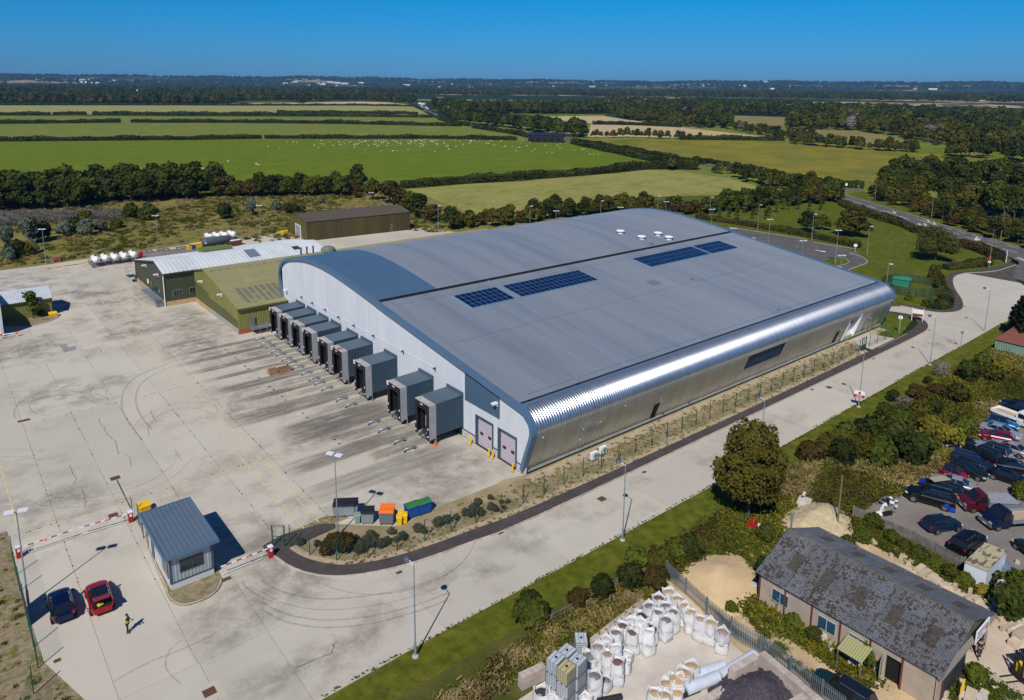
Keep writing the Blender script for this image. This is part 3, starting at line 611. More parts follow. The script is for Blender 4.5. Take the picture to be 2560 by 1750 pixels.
dr=pt_('entrance_recess',mb,K['whitep'],wh,True,label='white lined entrance recess')
mb=MB();mb.bb(xa,xb,yb,yb+.1,.08,2.5);pt_('door',mb,K['whitep'],dr,True)
mb=MB();mb.bb(xa+.1,xb-.1,yb-.06,yb+.02,2.6,z1-.15);pt_('glazing',mb,K['bluglass'],dr,True)
for x in(84.0,123.2,133.9):                               # side doors let into the leaning wall
    mb=MB();w_=.55;zz=(.5,2.7)if x!=133.9 else(.5,3.0)
    if x==84.0:x=74.3
    mb.add([(x-w_,wy(zz[0])-.10,zz[0]),(x+w_,wy(zz[0])-.10,zz[0]),(x+w_+.1,wy(zz[1])-.08,zz[1]),(x-w_+.1,wy(zz[1])-.08,zz[1])],[(0,1,2,3)])
    d_=pt_('side_door',mb,K['dark']if x!=133.9 else K['steel'],wh,True,label='black recessed side door')
    mb=MB();mb.box((x+.35,wy(3.1)-.35,3.1),(.28,.6,.14));mb.tube((x+.35,wy(3.2)+.1,3.25),(x+.35,wy(3.1)-.1,3.1),.04);pt_('door_lamp',mb,K['galv'],d_,True)
for x,z in((52.8,4.9),(59.8,3.6),(62.8,3.7),(66.8,4.9),(59.8,2.0),(141.2,5.4),(81.5,1.6)):
    mb=MB();mb.lathe([(.13,0),(.13,.12),(.05,.2)],10,(x,wy(z)-.3,z));mb.tube((x,wy(z)-.02,z+.05),(x,wy(z)-.3,z+.05),.03);pt_('wall_light',mb,K['galv'],wh,True)
mb=MB();mb.bb(X0+.3,X1-.3,60.62,60.95,0,.56);pt_('plinth',mb,K['plinth'],wh,True)
# gutter at the eave, valley gutter, verge fascias
mb=MB();mb.bb(X0+.4,X1-.4,61.55,62.05,8.0,8.335);pt_('eave_gutter',mb,K['black'],wh,True)
mb=MB();mb.ext([(61.30,8.30),(61.56,8.38),(61.56,8.2),(61.2,8.2)],X0+.3,X1-.3);pt_('gutter_edge',mb,K['trimblue'],wh,True)
mb=MB();mb.bb(X0+.6,X1-.3,95.0,95.62,12.5,12.72);mb.bb(X0+.6,X1-.3,95.55,95.63,12.7,12.9);pt_('valley_gutter',mb,K['black'],wh,True)
allp=WP[:9]+RFS[1:]+RFN
allp=smoothline(allp,2)
def fascia(x,sgn,name):
    n=len(allp);rings=[]
    for i in range(n):
        a=allp[max(0,i-1)];b=allp[min(n-1,i+1)];l=math.hypot(b[0]-a[0],b[1]-a[1]);ny,nz=-(b[1]-a[1])/l,(b[0]-a[0])/l;p=allp[i]
        f=lambda dx,dn:(x+dx,p[0]+ny*dn,p[1]+nz*dn)
        rings.append([f(-.42*sgn,.13),f(.42*sgn,.15),f(.42*sgn,-.1),f(-.08*sgn,-.34),f(-.42*sgn,-.34)]if sgn>0 else[f(-.42*sgn,-.34),f(-.08*sgn,-.34),f(.42*sgn,-.1),f(.42*sgn,.15),f(-.42*sgn,.13)])
    mb=MB();mb.loft(rings);part(name,mb,K['trimblue'],wh,True,label='broad blue grey edge trim following the roof arch')
fascia(X0-.05,1,'verge_trim');fascia(X1,-1,'verge_trim')
# gable cladding panels
def top(y):
    for a,b in zip(allp[:-1],allp[1:]):
        if a[0]<=y<=b[0]and b[0]>a[0]and a[1]>4:return a[1]+(b[1]-a[1])*(y-a[0])/(b[0]-a[0])
    return 5
DOORS=[(62.05,65.35),(66.6,69.95)];
ysg=[59.4,60.4,61.3,62.05,63.15,64.25,65.35,66.6,67.7,68.85,69.95];y=69.95
while y<131.4:y+=1.0;ysg.append(min(y,131.7))
for a,b in zip(ysg[:-1],ysg[1:]):
    if b-a<.05:continue
    inn=any(a>=d0-.01 and b<=d1+.01 for d0,d1 in DOORS);z0=3.95 if inn else 1.02
    mb=MB();n=max(2,int(round((b-a)/.25)));pr=[]
    for i in range(n):
        u0,u1=a+.006+(b-a-.012)*i/n,a+.006+(b-a-.012)*(i+1)/n;um=u1-.05
        pr+=[(u0,0),(um-.02,0),(um,.022),(u1-.015,.022)]
    pr.append((b-.006,0));o=0;vs=[]
    for(yy,d)in pr:
        yc=min(max(yy,59.25),131.9);zt=top(yc)-.22;zb=z0
        if yc<60.4 and not inn:zb=max(z0,3.95-(yc-59.4)*2.9)
        if yc>131.2:zb=max(z0,4.2)
        vs+=[(X0-d,yy,zb),(X0-d,yy,max(zt,zb+.01))]
    mb.add(vs,[(2*i,2*i+1,2*i+3,2*i+2)for i in range(len(pr)-1)]);pt_('cladding_panel',mb,K['white_clad'],wh,True)
mb=MB()
for a,b in((60.3,62.0),(65.4,66.55),(70.0,131)):mb.bb(X0-.05,X0+.2,a,b,0,.98)
pt_('plinth',mb,mat('ribbed_plinth',(.56,.56,.54),.8,c2=(.42,.41,.38),ns=1.5),wh,True)
mb=MB()
for a,b in((60.3,62.0),(65.4,66.55),(70.0,131)):mb.bb(X0-.11,X0+.02,a,b,.97,1.06)
pt_('drip_trim',mb,K['grey_clad'],wh,True)
for i,(a,b)in enumerate(DOORS):
    mb=MB();nz=7
    for k in range(nz):z0,z1=3.8*k/nz,3.8*(k+1)/nz;mb.ext([(z0+.0,0),(z0+.0,0)],a,b)if 0 else mb.bb(X0+.20+(.012 if k%2 else 0),X0+.26,a+.12,b-.12,z0+.012,z1-.006)
    d_=pt_('roller_door',mb,K['lilac'],wh,True,label=('pale lilac sectional door nearest the corner','pale lilac sectional door nearest the loading docks')[i])
    for yy in(a+.85,b-.85):mb=MB();mb.bb(X0+.15,X0+.21,yy-.28,yy+.28,1.55,1.9);pt_('door_window',mb,K['black'],d_,True)
    mb=MB();mb.bb(X0-.06,X0+.3,b-.12,b+.22,0,4.05);mb.bb(X0-.06,X0+.3,a-.16,a+.1,0,4.05);mb.bb(X0-.06,X0+.3,a+.1,b-.12,3.8,4.05);pt_('door_frame',mb,K['grey_clad'],d_,True)
mb=MB();n=26;vs=[]
for i in range(n+1):
    yy=65.2+(72.45-65.2)*i/n
    for k,dx in((0,.0),(.75,.0),(.8,.03)):
        if i==n and k>0:continue
        u=yy+k*(72.45-65.2)/n;vs+=[(X0-.035-dx,u,5.15),(X0-.035-dx,u,top(u)-.55)]
mb.add(vs,[(2*i,2*i+1,2*i+3,2*i+2)for i in range(len(vs)//2-1)]);pt_('louvre_panel',mb,mat('blue_louvre',(.075,.14,.21),.5,.2),wh,True,label='blue trapezoid louvre panel above the roller doors')
# lights and conduits along the gable
def wallpt(u,v,x=X0):
    d=F+R*((u-CX)/CF)-U*((v-CY)/CF);t=x/d.x;return(x,d.y*t,CH+d.z*t)
Ls=[(450,122),(528,164),(620,212),(718,266),(828,326),(970,400),(1182,513),(1412,635)]
Lp=[wallpt(600+x*.3462,700+y*.3462)for x,y in Ls]
for p in Lp:
    mb=MB();mb.box((p[0]-.3,p[1]-.1,p[2]+.05),(.5,.22,.14),.6);mb.bb(X0-.1,X0-.02,p[1]-.12,p[1]+.12,p[2]-.25,p[2]+.1);pt_('flood_light',mb,K['dkgrey'],wh,True)
mb=MB()
for a,b in zip(Lp[:-1],Lp[1:]):mb.tube((X0-.06,a[1],a[2]),(X0-.06,b[1],b[2]),.03,4)
pt_('conduit',mb,K['whitep'],wh,True)
for(x,y)in((345,72),(1860,890)):
    p=wallpt(600+x*.3462,700+y*.3462);mb=MB();mb.box((p[0]-.45,p[1],p[2]+.1),(.75,.5,.2));mb.bb(X0-.2,X0-.02,p[1]-.15,p[1]+.1,p[2]-.35,p[2]);pt_('wall_lamp',mb,[K['whitep']],wh,True)
# roof fittings: walkway eyes, cowls, rooflight
def roofz(y):
    for a,b in zip((RFS+RFN)[:-1],(RFS+RFN)[1:]):
        if a[0]<=y<=b[0]:return a[1]+(b[1]-a[1])*(y-a[0])/(b[0]-a[0])
    return 12
def onroof(u,v):
    d=F+R*((u-CX)/CF)-U*((v-CY)/CF);t=40.
    while t<400:
        p=Vector((0,0,CH))+d*t
        if 61<p.y<131 and X0<p.x<X1 and p.z<roofz(p.y):return p
        t+=.04
    return p
for(u,v)in((1318,986),(1441,944),(1562,903),(1672,867),(1859,803),(1947,776),(2027,750),(2097,725),(2160,703),(1586,683),(1665,718),(1762,761),(1947,776),(979,761),(1104,731),(1221,704),(1509,651),(1602,632),(1684,615),(1760,600),(1829,585),(1305,566),(1362,584),(1427,611),(1327,687),(1512,648)):
    p=onroof(u,v);mb=MB();mb.lathe([(.22,0),(.2,.05),(.1,.1),(.06,.3)],8,(p.x,p.y,p.z));pt_('roof_anchor',mb,K['galv'],wh,True)
for(u,v)in((1628,613),(1730,702)):
    p=onroof(u,v);mb=MB();mb.lathe([(.2,0),(.2,.5),(.34,.55),(.3,.8),(.1,.9)],12,(p.x,p.y,p.z));pt_('vent_cowl',mb,K['galv'],wh,True)
for(u,v)in((1551,583),(1604,597),(1645,588),(1672,598)):
    p=onroof(u,v);mb=MB();mb.lathe([(.65,-.1),(.65,.18),(.55,.2),(.55,.42),(.9,.44),(.94,.56),(.8,.68),(.4,.76),(.06,.78)],20,(p.x,p.y,p.z));pt_('dome_ventilator',mb,K['whitep'],wh,True,smooth=False)
p=onroof(1633,708);sl_=5.0/33.5
mb=MB();mb.add([(p.x-1.2,p.y-.9,p.z-.9*sl_+.14),(p.x+1.2,p.y-.9,p.z-.9*sl_+.14),(p.x+1.2,p.y+.9,p.z+.9*sl_+.14),(p.x-1.2,p.y+.9,p.z+.9*sl_+.14)]+[(p.x-1.3,p.y-1,p.z-.25),(p.x+1.3,p.y-1,p.z-.25),(p.x+1.3,p.y+1,p.z),(p.x-1.3,p.y+1,p.z)],[(0,1,2,3),(4,5,1,0),(5,6,2,1),(6,7,3,2),(7,4,0,3)]);pt_('rooflight',mb,K['galv'],wh,True)
for yy in(63.0,78.5,92.8):
    mb=MB();mb.tube((X0+2,yy,roofz(yy)+.16),(X1-2,yy,roofz(yy)+.16),.018,4);pt_('safety_line',mb,K['galv'],wh,True)
# solar arrays lying on the roof
def solar(corners,nx,ny,label):
    P=[onroof(*c)for c in corners];xa=(P[0].x+P[3].x)/2;xb=(P[1].x+P[2].x)/2;ya=(P[2].y+P[3].y)/2;yb=(P[0].y+P[1].y)/2
    t=thing('solar_array',label,'solar array',(xa,ya,roofz(ya)),0,'solar arrays on the warehouse roof');w_,h_=(xb-xa)/nx,(yb-ya)/ny;s=(roofz(yb)-roofz(ya))/(yb-ya)
    mb=MB();g_=.03;q=lambda a,b,z:(a,b,b*s+z)
    mb.add([q(g_,g_,.17),q(w_-g_,g_,.17),q(w_-g_,h_-g_,.17),q(g_,h_-g_,.17)],[(0,1,2,3)]);me=mb.mesh('solar_panel',K['cell'])
    for i in range(nx):
        for j in range(ny):link('solar_panel',me,t,(i*w_,j*h_,j*h_*s))
    mb=MB();mb.add([q(-.03,-.03,.16),q(xb-xa+.03,-.03,.16),q(xb-xa+.03,yb-ya+.03,.16),q(-.03,yb-ya+.03,.16),q(-.03,-.03,.05),q(xb-xa+.03,-.03,.05),q(xb-xa+.03,yb-ya+.03,.05),q(-.03,yb-ya+.03,.05)],[(0,1,2,3),(4,5,1,0),(5,6,2,1),(6,7,3,2),(7,4,0,3)])
    pt_('panel_frame',mb,K['alu'],t)
solar([(1135,742),(1237,720),(1289,748.5),(1178,772)],8,4,'smallest near solar array, leftmost on the warehouse roof')
solar([(1256,717),(1443,677.5),(1494,700),(1307,745.5)],16,4,'long solar array right beside the leftmost one on the roof')
solar([(1582,649),(1727,617.5),(1772,636),(1629.5,670)],18,3,'long far solar array nearest the white domed roof ventilators')
solar([(1733.5,616.5),(1797,603),(1843.5,621),(1779.5,636)],8,3,'short far solar array, rightmost on the warehouse roof')
# ---------------------------------------------------------------- loading docks
CT=[74.55,81.55,91.2,98.55,103.35,109.2,113.95,118.75,123.55]
def dock():
    t=thing('loading_dock','x','loading dock',(47.3,0,0),0,'loading docks along the warehouse gable')
    W2,zr=1.66,5.62;D=X0-47.3
    mb=MB()
    for s in(-1,1):
        n=17;vs=[]
        for i in range(n+1):
            x=.02+(D-.1)*i/n
            for k,d in((0,0),(.5,0),(.6,.08),(.9,.08)):
                if i==n and k:continue
                vs+=[(x+k*(D-.1)/n,s*(W2+d),1.38),(x+k*(D-.1)/n,s*(W2+d),zr-.12)]
        mb.add(vs,[(2*i,2*i+1,2*i+3,2*i+2)for i in range(len(vs)//2-1)])
        mb.bb(-.02,D-.1,s*(W2+.02)-.02,s*(W2+.02)+.04,1.3,1.38)
    mb.bb(D-.14,D-.02,-W2-.1,W2+.1,1.0,5.95);pt_('cladding',mb,K['grey_clad'],t)
    mb=MB();mb.add([(-.06,-W2-.08,zr),(D-.13,-W2-.08,zr+.12),(D-.13,W2+.08,zr+.12),(-.06,W2+.08,zr),(-.06,-W2-.08,zr-.14),(D-.13,-W2-.08,zr-.02),(D-.13,W2+.08,zr-.02),(-.06,W2+.08,zr-.14)],[(0,1,2,3),(4,5,1,0),(6,7,3,2),(7,4,0,3)]);pt_('roof',mb,K['dockroof'],t)
    mb=MB();mb.bb(D-.22,D-.14,-W2-.2,W2+.2,zr+.05,zr+.5);pt_('flashing',mb,K['dockroof'],t)
    mb=MB();mb.bb(-1.0,-.02,-W2+.02,W2-.02,zr-.16,zr-.06);pt_('seal_top',mb,K['sealtop'],t)
    for s in(-1,1):mb=MB();mb.bb(-1.0,-.02,s*(W2-.02)-.06,s*(W2-.02)+.02,.95,zr-.165);pt_('seal_side',mb,K['seal'],t);mb=MB();mb.bb(-.98,.6,s*(W2-.10)-.01,s*(W2-.10)+.01,1.0,zr-.2);pt_('seal_shade_sheet',mb,K['black'],t)  # added black sheets paint the shade inside the seal opening
    mb=MB();mb.bb(-1.06,-.99,-W2,W2,zr-.95,zr-.15)
    for s in(-1,1):mb.bb(-1.06,-.99,s*(W2-.3)-.3,s*(W2-.3)+.3,.95,zr-.952)
    hd=pt_('rubber_curtain',mb,K['black'],t)
    for s in(-1,1):
        for z in(1.35,2.35):mb=MB();mb.lathe([(.13,0),(.13,.02),(.08,.021),(.08,.0)],14,(-1.09,s*(W2-.2),z),'x');link_=pt_('marker_ring',mb,K['whitep'],t)
    mb=MB();mb.bb(-1.09,-1.062,-.28,.28,zr-.42,zr-.30);pt_('name_plate',mb,K['whitep'],t)
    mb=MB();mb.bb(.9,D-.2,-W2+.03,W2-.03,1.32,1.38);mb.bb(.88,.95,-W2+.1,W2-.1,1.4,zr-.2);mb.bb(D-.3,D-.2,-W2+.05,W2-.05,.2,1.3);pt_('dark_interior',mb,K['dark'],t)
    mb=MB();mb.bb(-.1,D-.3,-.98,.98,1.0,1.3);mb.bb(-.1,0,-1.0,-.75,.2,1.0);mb.bb(-.1,0,.75,1.0,.2,1.0);pt_('dock_leveller',mb,K['dkgrey'],t)
    mb=MB();mb.bb(-.26,-.1,-1.03,-.86,.8,1.25);pt_('bumper',mb,K['yel'],t);mb=MB();mb.bb(-.26,-.1,.86,1.03,.8,1.25);pt_('bumper',mb,K['dkgrey'],t)
    for s in(-1,1):
        mb=MB();mb.tube((-.02,s*(W2+.02),0),(-.02,s*(W2+.02),zr-.1),.055,6);pt_('post',mb,K['seam'],t)
    mb=MB();mb.bb(-.6,-.5,-.9,1.1,.5,.62);mb.tube((-.55,.95,.1),(-.55,.95,.6),.07);mb.tube((-.55,-.95,.1),(-.55,-.95,.6),.07);pt_('guide_rail',mb,K['galv'],t)
    return t
names=['nearest the roller doors, with the orange cone at its post','second from the roller doors, standing alone','third from the roller doors, beside the pair','with a reddish stain on its front canopy','left one of the touching pair, next to the group of four','right one of the group of four docks','third of the group of four docks','second of the group of four docks','farthest, beside the olive green shed']
d0=dock();docks=[d0]
for i,y in enumerate(CT):
    d=d0 if i==0 else dup(d0)
    d.location=(47.3,y,0);d['label']='blue grey loading dock '+names[i];docks.append(d)
    if i:mb=MB();mb.bb(-1.12,-1.07,1.28,1.68,5.05,5.62);pl_=pt_('number_plate',mb,K['whitep'],d);mb=MB();mb.bb(-1.135,-1.122,1.38,1.43,5.2,5.45);mb.bb(-1.135,-1.122,1.5,1.58,5.28,5.33);mb.bb(-1.135,-1.122,1.5,1.58,5.4,5.45);pt_('plate_digit',mb,K['galv'],pl_)
mb=MB();mb.lathe([(.5,0),(.3,.001)],10,(-.55,-.2,5.575));pt_('red_stain',mb,mat('faded_red',(.42,.16,.14),.8,alpha=(2.5,.35,.6)),docks[4],label='faded red stain on the canopy')
mb=MB();mb.lathe([(.1,0),(.12,.3),(.05,.5)],8,(.2,-.95,2.6));mb.tube((.2,-.95,2.9),(0,-.75,2.4),.05);mb.tube((.1,-.9,1.2),(.1,-.9,2.6),.05);pt_('dock_hose',mb,K['yel'],docks[1]);pt_('dock_hose',mb,K['yel'],docks[2])
mb=MB();mb.bb(0.3,.4,-.1,1.3,1.4,4.4);pt_('inner_door',mb,K['seal'],docks[1])
# tubular wheel guides in front of the docks
def guide():
    t=thing('wheel_guide','x','wheel guide',(43.1,0,0),0,'grey tubular wheel guides in the dock bays')
    mb=MB();mb.path([(0,0,.0),(.02,0,.26),(.14,0,.34),(1.66,0,.34),(1.78,0,.26),(1.8,0,0)],.095,8);pt_('rail',mb,K['galv'],t,smooth=True)
    for x in(.15,1.65):mb=MB();mb.bb(x-.2,x+.15,-.16,.16,.0,.03);pt_('foot_plate',mb,K['dkgrey'],t)
    return t
g0=guide();k=0
for i,b in enumerate(BAYS):
    for s,y in enumerate(b):
        o=g0 if k==0 else dup(g0);k+=1;o.location=(43.15+random.gauss(0,.04),y+(.1 if s==0 else-.1),0.003)
        o['label']='grey tubular wheel guide on the '+('right' if s==0 else 'left')+' of the bay in front of dock '+names[i].split(',')[0]
        o['label']=' '.join(o['label'].split()[:16])
# bollards by the roller doors
def yb_(y,lab,x=50.75,h=1.15):
    t=thing('bollard',lab,'bollard',(x,y,0),0,'yellow bollards by the roller doors');mb=MB();mb.lathe([(.1,0),(.1,h-.05),(.06,h)],12);pt_('post',mb,K['yel'],t,smooth=False);mb=MB();mb.lathe([(.15,0),(.15,.03)],12);pt_('base',mb,K['dkgrey'],t)
yb_(61.75,'yellow bollard at the corner of the warehouse');yb_(65.65,'yellow bollard left of the corner roller door');yb_(66.35,'yellow bollard right of the second roller door');yb_(70.25,'yellow bollard farthest from the corner, beside the docks')
t=thing('traffic_cone','orange traffic cone at the foot of the nearest dock post','traffic cone',(47.05,72.75,0));mb=MB();mb.lathe([(.17,.04),(.04,.75)],14);pt_('cone',mb,K['orangep'],t);mb=MB();mb.box((0,0,.02),(.42,.42,.04));pt_('base',mb,K['orangep'],t)
t=thing('wooden_crate','brown wooden crates and offcuts stacked by a dock guide','crate',(40.9,108.3,0),.0)
K['wood']=mat('rough_wood',(.34,.19,.11),.85,c2=(.25,.14,.08),ns=2,orand=.1);K['wood2']=mat('weathered_wood',(.20,.185,.17),.9,c2=(.13,.12,.11),ns=1.5,orand=.15)
for(x,y,a,b,h)in((-.9,0,1.3,1.1,.8),(.9,-.1,1.9,1.2,.7)):
    for s in(-1,1):
        mb=MB();mb.bb(x-a/2,x+a/2,y+s*b/2-.04,y+s*b/2,0,h);pt_('side_panel',mb,K['wood'],t);mb=MB();mb.bb(x+s*a/2-.03,x+s*a/2+.01,y-b/2+.01,y+b/2-.05,0,h);pt_('end_panel',mb,K['wood'],t)
    mb=MB();mb.bb(x-a/2+.05,x+a/2-.05,y-b/2+.05,y+b/2-.05,.02,.2);pt_('base',mb,K['wood2'],t)
t=thing('heat_pump','white pair member: left outdoor air unit on the gravel by the curved wall','air unit',(60.1,57.55,.06));
def acu(t):
    mb=MB();mb.bb(-.5,.5,-.2,.2,.35,1.2);pt_('casing',mb,K['whitep'],t);mb=MB();mb.lathe([(.32,0),(.32,.02)],18,(0.1,-.235,.78),'y');pt_('fan_grille',mb,K['galv'],t)
    for x in(-.45,.45):mb=MB();mb.bb(x-.04,x+.04,-.3,.3,0,.35);pt_('foot',mb,K['galv'],t)
acu(t);t['label']='left white outdoor air unit on the ground by the curved wall'
t2=dup(t,(62.0,57.9,.06));t2['label']='right white outdoor air unit on the ground by the curved wall'
# ================================================================ olive and dark green sheds
K['olive']=mat('olive_cladding',(.21,.205,.06),.6,c2=(.185,.18,.05),ns=.5,stretch=(1,1,.2));K['oliveroof']=mat('olive_roof',(.26,.24,.125),.65,c2=(.235,.215,.105),ns=.15,c3=(.28,.265,.12),ns3=.5)
K['olivedk']=mat('dark_olive_cladding',(.10,.105,.035),.7);K['dgreen']=mat('dark_green_cladding',(.062,.068,.042),.6,c2=(.052,.058,.036),ns=.4)
K['whiteroof']=mat('pale_fibre_roof',(.55,.60,.63),.7,c2=(.44,.49,.52),ns=.3,nd=8,stretch=(1.5,.4,1),c3=(.62,.66,.68),ns3=.08);K['brick']=mat('red_brick',(.36,.10,.05),.85,c2=(.28,.08,.04),ns=1)
K['tanblock']=mat('tan_render',(.48,.34,.18),.85,c2=(.36,.26,.14),ns=1.2);K['greyblock']=mat('grey_blockwork',(.40,.38,.35),.85,c2=(.30,.28,.26),ns=1)
K['brownclad']=mat('brown_cladding',(.088,.070,.018),.65,c2=(.055,.043,.016),ns=.35,nd=7,stretch=(1,1,.1),lo=.35,hi=.6);K['brownroof']=mat('brown_roof',(.105,.085,.06),.65,c2=(.088,.072,.055),ns=.1)
def wallp(mb,a,b,z0,z1f,sp=.3,d=.035,side=1):         # corrugated wall from a to b (2-D), top height from a function of the fraction
    L_=math.hypot(b[0]-a[0],b[1]-a[1]);n=max(1,int(L_/sp));tx,ty=(b[0]-a[0])/L_,(b[1]-a[1])/L_;nx,ny=ty*side,-tx*side;vs=[]
    for i in range(n+1):
        for k,dd in((0,0),(.45,0),(.6,d),(.85,d)):
            if i==n and k:continue
            s=(i+k)*L_/n;vs+=[(a[0]+tx*s+nx*dd,a[1]+ty*s+ny*dd,z0),(a[0]+tx*s+nx*dd,a[1]+ty*s+ny*dd,z1f(s/L_))]
    mb.add(vs,[(2*i,2*i+1,2*i+3,2*i+2)for i in range(len(vs)//2-1)])
def gable(e,r,pk=.5):return lambda f:e+(r-e)*(f/pk if f<pk else(1-f)/(1-pk))
def roofs(mb,x0,x1,ya,yb,za,zb,sp=.6,h=.04,wd=.12,th=.0):  # ribbed slope between eave line ya and ridge yb, ribs up the slope
    ribbed([(ya,za),(yb,zb)]if ya<yb else[(yb,zb),(ya,za)],x0,x1,sp,wd,h,mb)
# olive shed
os_=thing('olive_shed','olive green steel shed with low gable beside the farthest loading dock','shed',(42.2,130,0))
er=8.4;
GY0,GY1,GX,GX1,GR,gl=129.9,155.7,42.2,113.0,149.0,6.9
mb=MB();wallp(mb,(GX,GY1),(GX,GY0),1.0,lambda f:gl+(er-gl)*f/.26 if f<.26 else er-(er-4.95)*(f-.26)/.74,.9,.02,-1);pt_('gable_wall',mb,K['olive'],os_,True,label='pale olive gable wall with a darker lower patch')
mb=MB();wallp(mb,(GX,GY0),(55.5,GY0),1.0,lambda f:4.9,.3,.05);pt_('side_wall',mb,K['olive'],os_,True)
mb=MB();mb.add([(GX-.03,155.6,1.0),(GX-.03,155.6,4.6),(GX-.03,147.0,4.0),(GX-.03,146.6,3.1),(GX-.03,136.0,3.0),(GX-.03,130.3,2.4),(GX-.03,130.3,1.02)],[tuple(range(7))]);pt_('wall_dark_patch',mb,K['olivedk'],os_,True,label='darker lower part of the gable cladding')  # darker patch over the lower gable, upper edge stepped
mb=MB();roofs(mb,GX-.25,GX1,GY0-.35,GR,4.9,er,.55);roofs(mb,GX-.25,GX1,156.0,GR,6.85,er,.55);pt_('roof',mb,K['oliveroof'],os_,True)
mb=MB();mb.ext([(GY0-.45,4.95),(GR,er+.12),(155.9,6.95),(155.9,6.75),(GR,er-.12),(GY0-.45,4.72)],GX-.33,GX-.2);pt_('bargeboard',mb,K['olive'],os_,True)
mb=MB();mb.bb(GX-.2,53,GY0-.55,GY0-.36,4.65,4.9);pt_('gutter',mb,K['olivedk'],os_,True)
mb=MB();mb.bb(GX-.04,GX+.2,GY0+.1,147.0,0,1.0);pt_('plinth',mb,K['greyblock'],os_,True);mb=MB();mb.bb(GX-.04,GX+.2,147.05,155.7,0,1.0);pt_('plinth',mb,K['tanblock'],os_,True)
mb=MB();mb.bb(GX-.05,51.3,GY0-.02,GY0+.2,0,1.0);pt_('brick_base',mb,K['brick'],os_,True)
sk=mat('grimy_rooflight',(.17,.19,.165),.5,c2=(.21,.21,.12),ns=2);me=None
for i in range(11):
    for j in range(11):
        x=GX+2.2+i*1.15;y=131.2+j*.62
        if y>138:continue
        mb=MB();s_=(er-4.9)/(GR-GY0+.35);mb.add([(0,0,0),(.8,0,0),(.8,.5,.5*s_),(0,.5,.5*s_)],[(0,1,2,3)])
        if me is None:me=mb.mesh('rooflight_pane',sk)
        if random.random()<.92:link('rooflight_pane',me,os_,(x-42.2,y-130,4.9+(y-GY0+.35)*s_+.07))
for i in range(18):
    if me:link('rooflight_pane',me,os_,(GX+.8+i*1.5-42.2,147.2-130,4.9+(147.2-GY0+.35)*s_+.07))
for(u,v)in((501,703),(550,736)):
    d=F+R*((u-CX)/CF)-U*((v-CY)/CF);tt=(GX-.3)/d.x;p=(GX,d.y*tt,CH+d.z*tt);mb=MB();mb.box((GX-.4,p[1],p[2]),(.9,.4,.2));mb.bb(GX-.15,GX-.03,p[1]-.2,p[1]+.1,p[2]-.5,p[2]-.1);pt_('wall_lamp',mb,K['whitep'],os_,True)
for i,(u,v)in enumerate(((750,634),(765,632),(781,630))):
    p=G(u,v,8.4);mb=MB();mb.tube((p.x,149.9,8.2),(p.x,149.9,9.9),.18,8);pt_('flue',mb,K['dkgrey'],os_,True)
p=G(819,627,8.4);mb=MB();mb.lathe([(1.0,0),(1.6,.3),(1.5,.9),(.9,1.25),(.2,1.3)],16,(p.x,149.2,8.2));pt_('roof_ventilator',mb,mat('grey_ventilator',(.16,.19,.15),.6),os_,True)
# steel landing and stair by the olive shed
st=thing('steel_landing','grey galvanised steel landing with handrails against the olive shed','landing',(45,128.6,0))
mb=MB();mb.bb(44.0,48.0,127.9,129.6,1.0,1.1);pt_('deck',mb,K['galv'],st,True);mb=MB();mb.add([(48,127.9,1.05),(50.2,127.9,.1),(50.2,129.2,.1),(48,129.2,1.05)],[(0,1,2,3)]);mb.bb(48,50.2,127.85,127.9,.05,.2);pt_('ramp',mb,K['galv'],st,True)
mb=MB()
for z in(1.4,1.75,2.1):mb.tube((44,127.9,z),(48,127.9,z),.03,5);mb.tube((48,127.9,z),(50.2,127.9,z-.95),.03,5);mb.tube((44,127.9,z),(44,129.5,z),.03,5)
for x in(44,45.3,46.6,48):mb.tube((x,127.9,0),(x,127.9,2.1),.035,5)
pt_('handrail',mb,K['galv'],st,True)
mb=MB();mb.bb(44.1,45.0,129.5,129.83,1.1,3.0);pt_('door',mb,K['wood2'],st,True)
# dark green shed with pale roof
dg=thing('dark_green_shed','dark green metal clad shed with long pale ribbed roof','shed',(36.6,156.2,0))
DX,DY0,DY1,DX1,eh,rh=36.4,156.0,181.2,71.8,6.95,8.35;DR,el=162.3,4.95
mb=MB();wallp(mb,(DX,DY1),(DX,DY0),1.0,lambda f:el+(rh-el)*f/.75 if f<.75 else rh-(rh-eh)*(f-.75)/.25,.6,.03,-1);pt_('gable_wall',mb,K['dgreen'],dg,True)
mb=MB();wallp(mb,(DX,DY0),(60,DY0),1.0,lambda f:eh,.3,.05);pt_('side_wall',mb,K['dgreen'],dg,True)
mb=MB();roofs(mb,DX-.4,DX1,DY0-.4,DR,eh,rh,.85,.07,.2);roofs(mb,DX-.4,DX1,DY1+.4,DR,el,rh,.85,.07,.2);pt_('roof',mb,K['whiteroof'],dg,True)
mb=MB();mb.ext([(DY0-.5,eh+.03),(DR,rh+.1),(DY1+.5,el+.03),(DY1+.5,el-.2),(DR,rh-.15),(DY0-.5,eh-.2)],DX-.45,DX-.3);pt_('bargeboard',mb,K['dgreen'],dg,True)
mb=MB();mb.bb(DX-.05,DX+.2,DY0+.05,DY1,0,1.0);mb.bb(DX-.05,43.5,DY0-.05,DY0+.1,0,1.0);pt_('plinth',mb,K['tanblock'],dg,True)
mb=MB();mb.bb(DX-.4,60,DY0-.62,DY0-.42,eh-.22,eh);pt_('gutter',mb,K['dgreen'],dg,True)
for y,h_ in((DY0-.15,eh),(DY1,el)):mb=MB();mb.tube((DX-.15,y,0),(DX-.15,y,h_-.1),.09,6);pt_('downpipe',mb,K['whitep'],dg,True)
